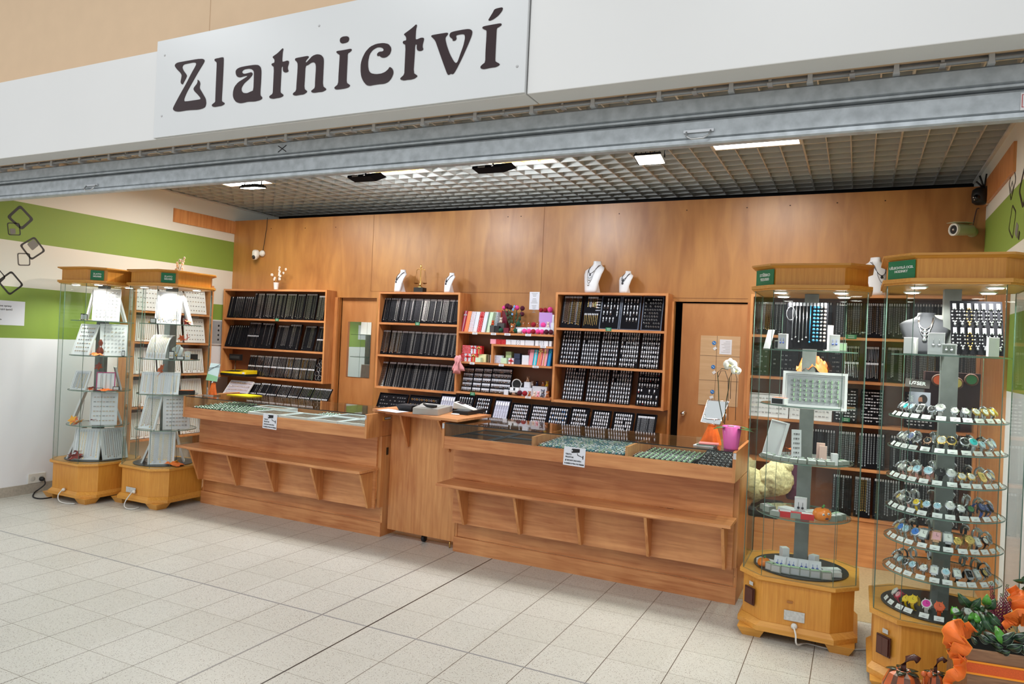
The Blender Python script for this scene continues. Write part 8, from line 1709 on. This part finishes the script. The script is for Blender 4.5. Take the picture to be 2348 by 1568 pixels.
for b_, t_, w in (((1180, 990), (1330, 1085), .012), ((1250, 960), (1420, 1080), .014), ((1330, 1090), (1480, 1140), .013), ((1430, 1090), (1610, 960), .016), ((1520, 1150), (1700, 1110), .014), ((1100, 1020), (1180, 1090), .009), ((1600, 1040), (1740, 990), .015), ((1640, 1120), (1780, 1180), .014), ((1400, 1180), (1560, 1190), .011)):
    pleaf(vp, b_, t_, w, VG, .035, edge=VE)
hp = thing('heather_plant', 'dark magenta heather spikes at the right of the planter', 'plant', onY(*w5(1480, 1000), YP+.14))
HM = plain('heather_magenta', (112, 30, 58), .8, var=.35, scale=200); HG = plain('heather_green', (62, 84, 48), .8)
for b_, t_ in (((1370, 900), (1335, 370)), ((1400, 900), (1360, 480)), ((1440, 920), (1460, 500)), ((1470, 900), (1530, 395)), ((1500, 900), (1580, 495)), ((1520, 920), (1560, 560)), ((1450, 900), (1400, 580)), ((1540, 900), (1640, 640)), ((1480, 950), (1500, 600))):
    A_, B_ = onY(*w5(*b_), YP+.14), onY(*w5(*t_), YP+.14+random.uniform(-.03, .03)); mb = MB().mat(HM); nn = int((B_-A_).length/.006)
    for k in range(nn):
        t = k/nn; c_ = A_.lerp(B_, t)
        if t > .9: mb.mat(HG)
        for q in range(3):
            g_ = 2.1*q+k; rr_ = .0085*(1-t*.6); mb.ball((c_.x+rr_*math.cos(g_), c_.y+rr_*math.sin(g_), c_.z), .0036*(1-.4*t), 5)
    mb.build('flower_spike', hp)
dp = thing('dark_leaf_plant', 'tall dark green leaf reaching in at the right edge above the planter', 'plant', onY(*w5(1750, 500), YP+.15))
for b_, t_, w in (((1800, 345), (1590, 355), .012), ((1800, 280), (1690, 330), .014), ((1800, 420), (1690, 455), .016), ((1830, 980), (1620, 980), .016)): pleaf(dp, b_, t_, w, LD, .15)
mb = MB().mat(MATS['plant_stem']); mb.tube([onY(*w5(1830, 300), YP+.15), onY(*w5(1830, 1100), YP+.12)], .003, 5); mb.build('stem', dp)
# ceramic pumpkins on the floor
YQ = 3.32
cpk = onY(*w5(310, 1480), YQ); tz = onY(*w5(380, 1290), YQ).z
CP = plain('ceramic_brown', (96, 62, 46), .3, var=.35, scale=30); CO = plain('ceramic_orange', (190, 92, 46), .25, var=.15, scale=20); CG = plain('ceramic_green', (44, 52, 36), .2, var=.3, scale=40)
def cpump(lab, c, R, H, faces=True, seed=0):
    t = thing('ceramic_pumpkin', lab, 'pumpkin', (c[0], c[1], 0)); n = 32; prof = [(.2, 0), (.7, .06), (.96, .28), (1, .5), (.92, .74), (.65, .94), (.3, 1.0), (.05, .97)]
    T = Matrix.Translation((c[0], c[1], .001)); mb = MB().mat(CP); vs = []
    for r_, z_ in prof:
        for i in range(n): a_ = 2*math.pi*i/n; q = R*r_*(1-.09*abs(math.cos(a_*4))); vs.append((q*math.cos(a_), q*math.sin(a_), z_*H))
    for j in range(len(prof)-1):
        for i in range(n):
            mb.cur = mb.mats.index(CP) if (i//2) % 2 == 0 else (mb.mats.index(CO) if CO in mb.mats else (mb.mats.append(CO) or len(mb.mats)-1)); 
            b0 = len(mb.v); mb.v += [T @ Vector(vs[k]) for k in (j*n+i, j*n+(i+1) % n, (j+1)*n+(i+1) % n, (j+1)*n+i)]; mb.face((b0, b0+1, b0+2, b0+3), True)
    mb.build('body', t)
    if faces:
        mb = MB().mat(DARK)
        for a0, zz, s_ in ((-1.75, .62, .2), (-1.15, .62, .2), (-1.45, .44, .12)):
            q = T @ Vector((R*.97*math.cos(a0), R*.97*math.sin(a0), zz*H)); M = Matrix.Translation(q) @ Matrix.Rotation(a0+math.pi/2, 4, 'Z') @ Matrix.Rotation(R_(90), 4, 'X'); mb.prism([(-R*s_, -R*s_*.7), (R*s_, -R*s_*.7), (0, R*s_)], -.004, .006, M)
        q = T @ Vector((R*.95*math.cos(-1.45), R*.95*math.sin(-1.45), .24*H)); M = Matrix.Translation(q) @ Matrix.Rotation(-1.45+math.pi/2, 4, 'Z') @ Matrix.Rotation(R_(90), 4, 'X'); mb.prism([(-R*.5, R*.1), (-R*.25, -R*.12), (R*.25, -R*.12), (R*.5, R*.1), (R*.2, 0), (-R*.2, 0)], -.004, .010, M); mb.build('cut_out', t)
    mb = MB().mat(plain('ceramic_stem', (74, 40, 34), .3)); mb.tube([T @ Vector(v) for v in ((0, 0, .93*H), (.0, 0, H*1.06), (R*.15, 0, H*1.18), (R*.42, 0, H*1.22), (R*.6, 0, H*1.18))], [R*.12, R*.12, R*.13, R*.15, R*.18], 10); mb.build('stem', t)
    mb = MB().mat(CG)
    for k in range(5): a_ = k*1.3+.5; leafm(mb, (c[0], c[1], H*.99), (math.cos(a_), math.sin(a_), 0), R*.75, R*.2, .15)
    mb.build('leaves', t)
cpump('brown and orange glazed ceramic pumpkin with cut face, on the floor before the watch case', (cpk.x, YQ), .085, max(.12, tz*.86))
c2 = onY(*w5(700, 1500), YQ); cpump('smaller brown ceramic pumpkin beside the cut-face one on the floor', (c2.x, YQ+.05), .055, max(.12, tz*.86), False)
c3 = onY(*w5(590, 1560), YQ-.08); t = thing('ceramic_leaves', 'dark green glazed ceramic leaves with orange berries between the floor pumpkins', 'ornament', (c3.x, YQ-.08, 0))
mb = MB().mat(CG)
for k in range(7): leafm(mb, (c3.x, YQ-.09, .03), (math.cos(k*.9), math.sin(k*.9), 0), .07, .022, .5)
mb.ball((c3.x, YQ-.08, .02), .022, 8); mb.build('leaves', t)
mb = MB().mat(CO)
for q in ((550, 1450), (620, 1460)): mb.ball(onY(*w5(*q), YQ-.06), .011, 8)
mb.tube([(c3.x, YQ-.08, .03), onY(*w5(550, 1450), YQ-.06)], .002, 4); mb.tube([(c3.x, YQ-.08, .03), onY(*w5(620, 1460), YQ-.06)], .002, 4)
mb.build('berries', t)
# ------------------------------------------------------------------ lay out all hung pieces: nearest 300 of a kind as objects, rest as one
CAPS = 300
kinds = {}
for e in BK: kinds.setdefault(WORDS[e[0]][1], []).append(e)
used_g = {}
for word, lst in kinds.items():
    lst.sort(key=lambda e: (e[2].translation-CAM).length)
    near, far = lst[:CAPS], lst[CAPS:]
    for kind, var, M, lab, grp in near:
        ps = NECK[kind]; parts = ps[var % len(ps)]
        o = bpy.data.objects.new(WORDS[kind][0], parts[0]); COL.objects.link(o); o.matrix_world = M; tag(o, lab, word, grp)
        for nm, me in parts[1:]:
            c_ = bpy.data.objects.new(nm, me); COL.objects.link(c_); c_.parent = o
            if kind == 'necklace' or kind == 'bracelet':
                s_ = M.to_scale().z; c_.matrix_local = Matrix.Diagonal((1, 1, 1/s_, 1))
    if far:
        V, F, MI, mats = [], [], [], []
        cache = {}
        for kind, var, M, lab, grp in far:
            ps = NECK[kind]; parts = ps[var % len(ps)]
            for q, ent in enumerate(parts):
                me = ent if q == 0 else ent[1]
                if me.name not in cache: cache[me.name] = ([v.co.copy() for v in me.vertices], [(tuple(p.vertices), me.materials[p.material_index]) for p in me.polygons])
                vs, ps_ = cache[me.name]; b0 = len(V); MM = M
                if q and kind in ('necklace', 'bracelet'): MM = M @ Matrix.Diagonal((1, 1, 1/M.to_scale().z, 1))
                V += [tuple(MM @ v) for v in vs]
                for f, mt in ps_:
                    if mt not in mats: mats.append(mt)
                    F.append(tuple(b0+i for i in f)); MI.append(mats.index(mt))
        me = bpy.data.meshes.new('far_'+word); me.from_pydata(V, [], F)
        for m in mats: me.materials.append(m)
        me.polygons.foreach_set('material_index', MI); me.update()
        o = bpy.data.objects.new(WORDS[far[0][0]][0]+'_mass', me); COL.objects.link(o); tag(o, 'all the farther small %s hung or laid densely on the display boards' % (word+'s' if not word.endswith('s') else word), word, None, 'stuff')
# ------------------------------------------------------------------ light
def area(name, loc, rot, size, power, col=(1, 1, 1), sy=None, spread=None, shape=None):
    l = bpy.data.lights.new(name, 'AREA'); l.energy = power; l.size = size; l.color = col
    if sy: l.shape = 'RECTANGLE'; l.size_y = sy
    if shape: l.shape = shape
    if spread: l.spread = R_(spread)
    o = bpy.data.objects.new(name, l); COL.objects.link(o); o.location = loc; o.rotation_euler = [R_(v) for v in rot]; return o
WARM, COOL, NEU = (1.0, .90, .76), (.90, .95, 1.0), (1.0, .97, .92)
for i, (x0, x1) in enumerate(LAMPS): area('ceiling_lamp_light', ((x0+x1)/2, 4.867, ZC-.01 if i in (0, 3) else ZC+.066), (0, 0, 0), .52, LP_PANEL if i in (0, 3) else LP_TUBE, NEU if i in (0, 3) else (.86, .92, 1.0), spread=170 if i in (0, 3) else 150)
p = onZ(580, 431, 2.77); area('flood_beam', (p.x, p.y, 2.755), (8, 0, 0), .17, LP_FL*2.6, WARM, .12)
p = onZ(1490, 366, 2.77); area('flood_beam', (p.x, p.y, 2.755), (-12, 0, 0), .17, LP_FL, WARM, .12)
for px, py in ((838, 407), (1130, 386)):
    p = onY(px, py, 4.6); area('flood_beam', (p.x-.02, p.y+.075, p.z+.0), (82, 0, 0), .20, LP_WALL, (.82, .9, 1.0), .12)
for cx_, cy_, k in ((-6.018, 4.14, 1), (-5.415, 4.35, 1), (-.243, 4.31, 1), (.39, 3.96, 1)):
    for sx, sy in ((-.15, -.16), (.15, -.16), (.16, .12), (-.16, .12)):
        area('case_spot', (cx_+sx, cy_+sy, 1.842), (0, 0, 0), .05, LP_SPOT*(.7 if cx_ < -1 else 1.25), (1.0, .97, .9), shape='DISK', spread=140)
# luminaires of the mall hall above and behind the viewer, out of frame
for x, y in ((-6.5, 0.2), (-3.4, 0.2), (-.3, 0.2), (-6.5, -3), (-3.4, -3), (-.3, -3), (2.8, -1)):
    area('hall_lamp', (x, y, 4.9), (0, 0, 0), 1.2, LP_HALL, (.95, .98, 1.0), .6)
w = bpy.data.worlds.new('hall'); SC.world = w; w.use_nodes = True
nt = w.node_tree; bg = nt.nodes['Background']; bg.inputs['Strength'].default_value = LP_WORLD
tc = N(nt, 'ShaderNodeTexCoord'); sx = N(nt, 'ShaderNodeSeparateXYZ'); nt.links.new(tc.outputs['Generated'], sx.inputs[0])
cr = N(nt, 'ShaderNodeValToRGB'); cr.color_ramp.elements[0].position = 0.30; cr.color_ramp.elements[1].position = 0.60
cr.color_ramp.elements[0].color = (.84, .82, .79, 1); cr.color_ramp.elements[1].color = (.92, .96, 1.0, 1)
ma = N(nt, 'ShaderNodeMath', operation='MULTIPLY_ADD'); ma.inputs[1].default_value = .5; ma.inputs[2].default_value = .5
nt.links.new(sx.outputs['Z'], ma.inputs[0]); nt.links.new(ma.outputs[0], cr.inputs['Fac']); nt.links.new(cr.outputs['Color'], bg.inputs['Color'])
SC.view_settings.view_transform = 'Standard'; SC.view_settings.look = 'None'; SC.view_settings.gamma = 1.0; SC.view_settings.use_curve_mapping = False
SC.view_settings.exposure = EXPO
SC.cycles.transparent_max_bounces = 24; SC.cycles.max_bounces = 7; SC.cycles.diffuse_bounces = 3; SC.cycles.glossy_bounces = 3; SC.cycles.use_denoising = True
SC.cycles.sample_clamp_indirect = 6.0; SC.cycles.caustics_reflective = False; SC.cycles.caustics_refractive = False
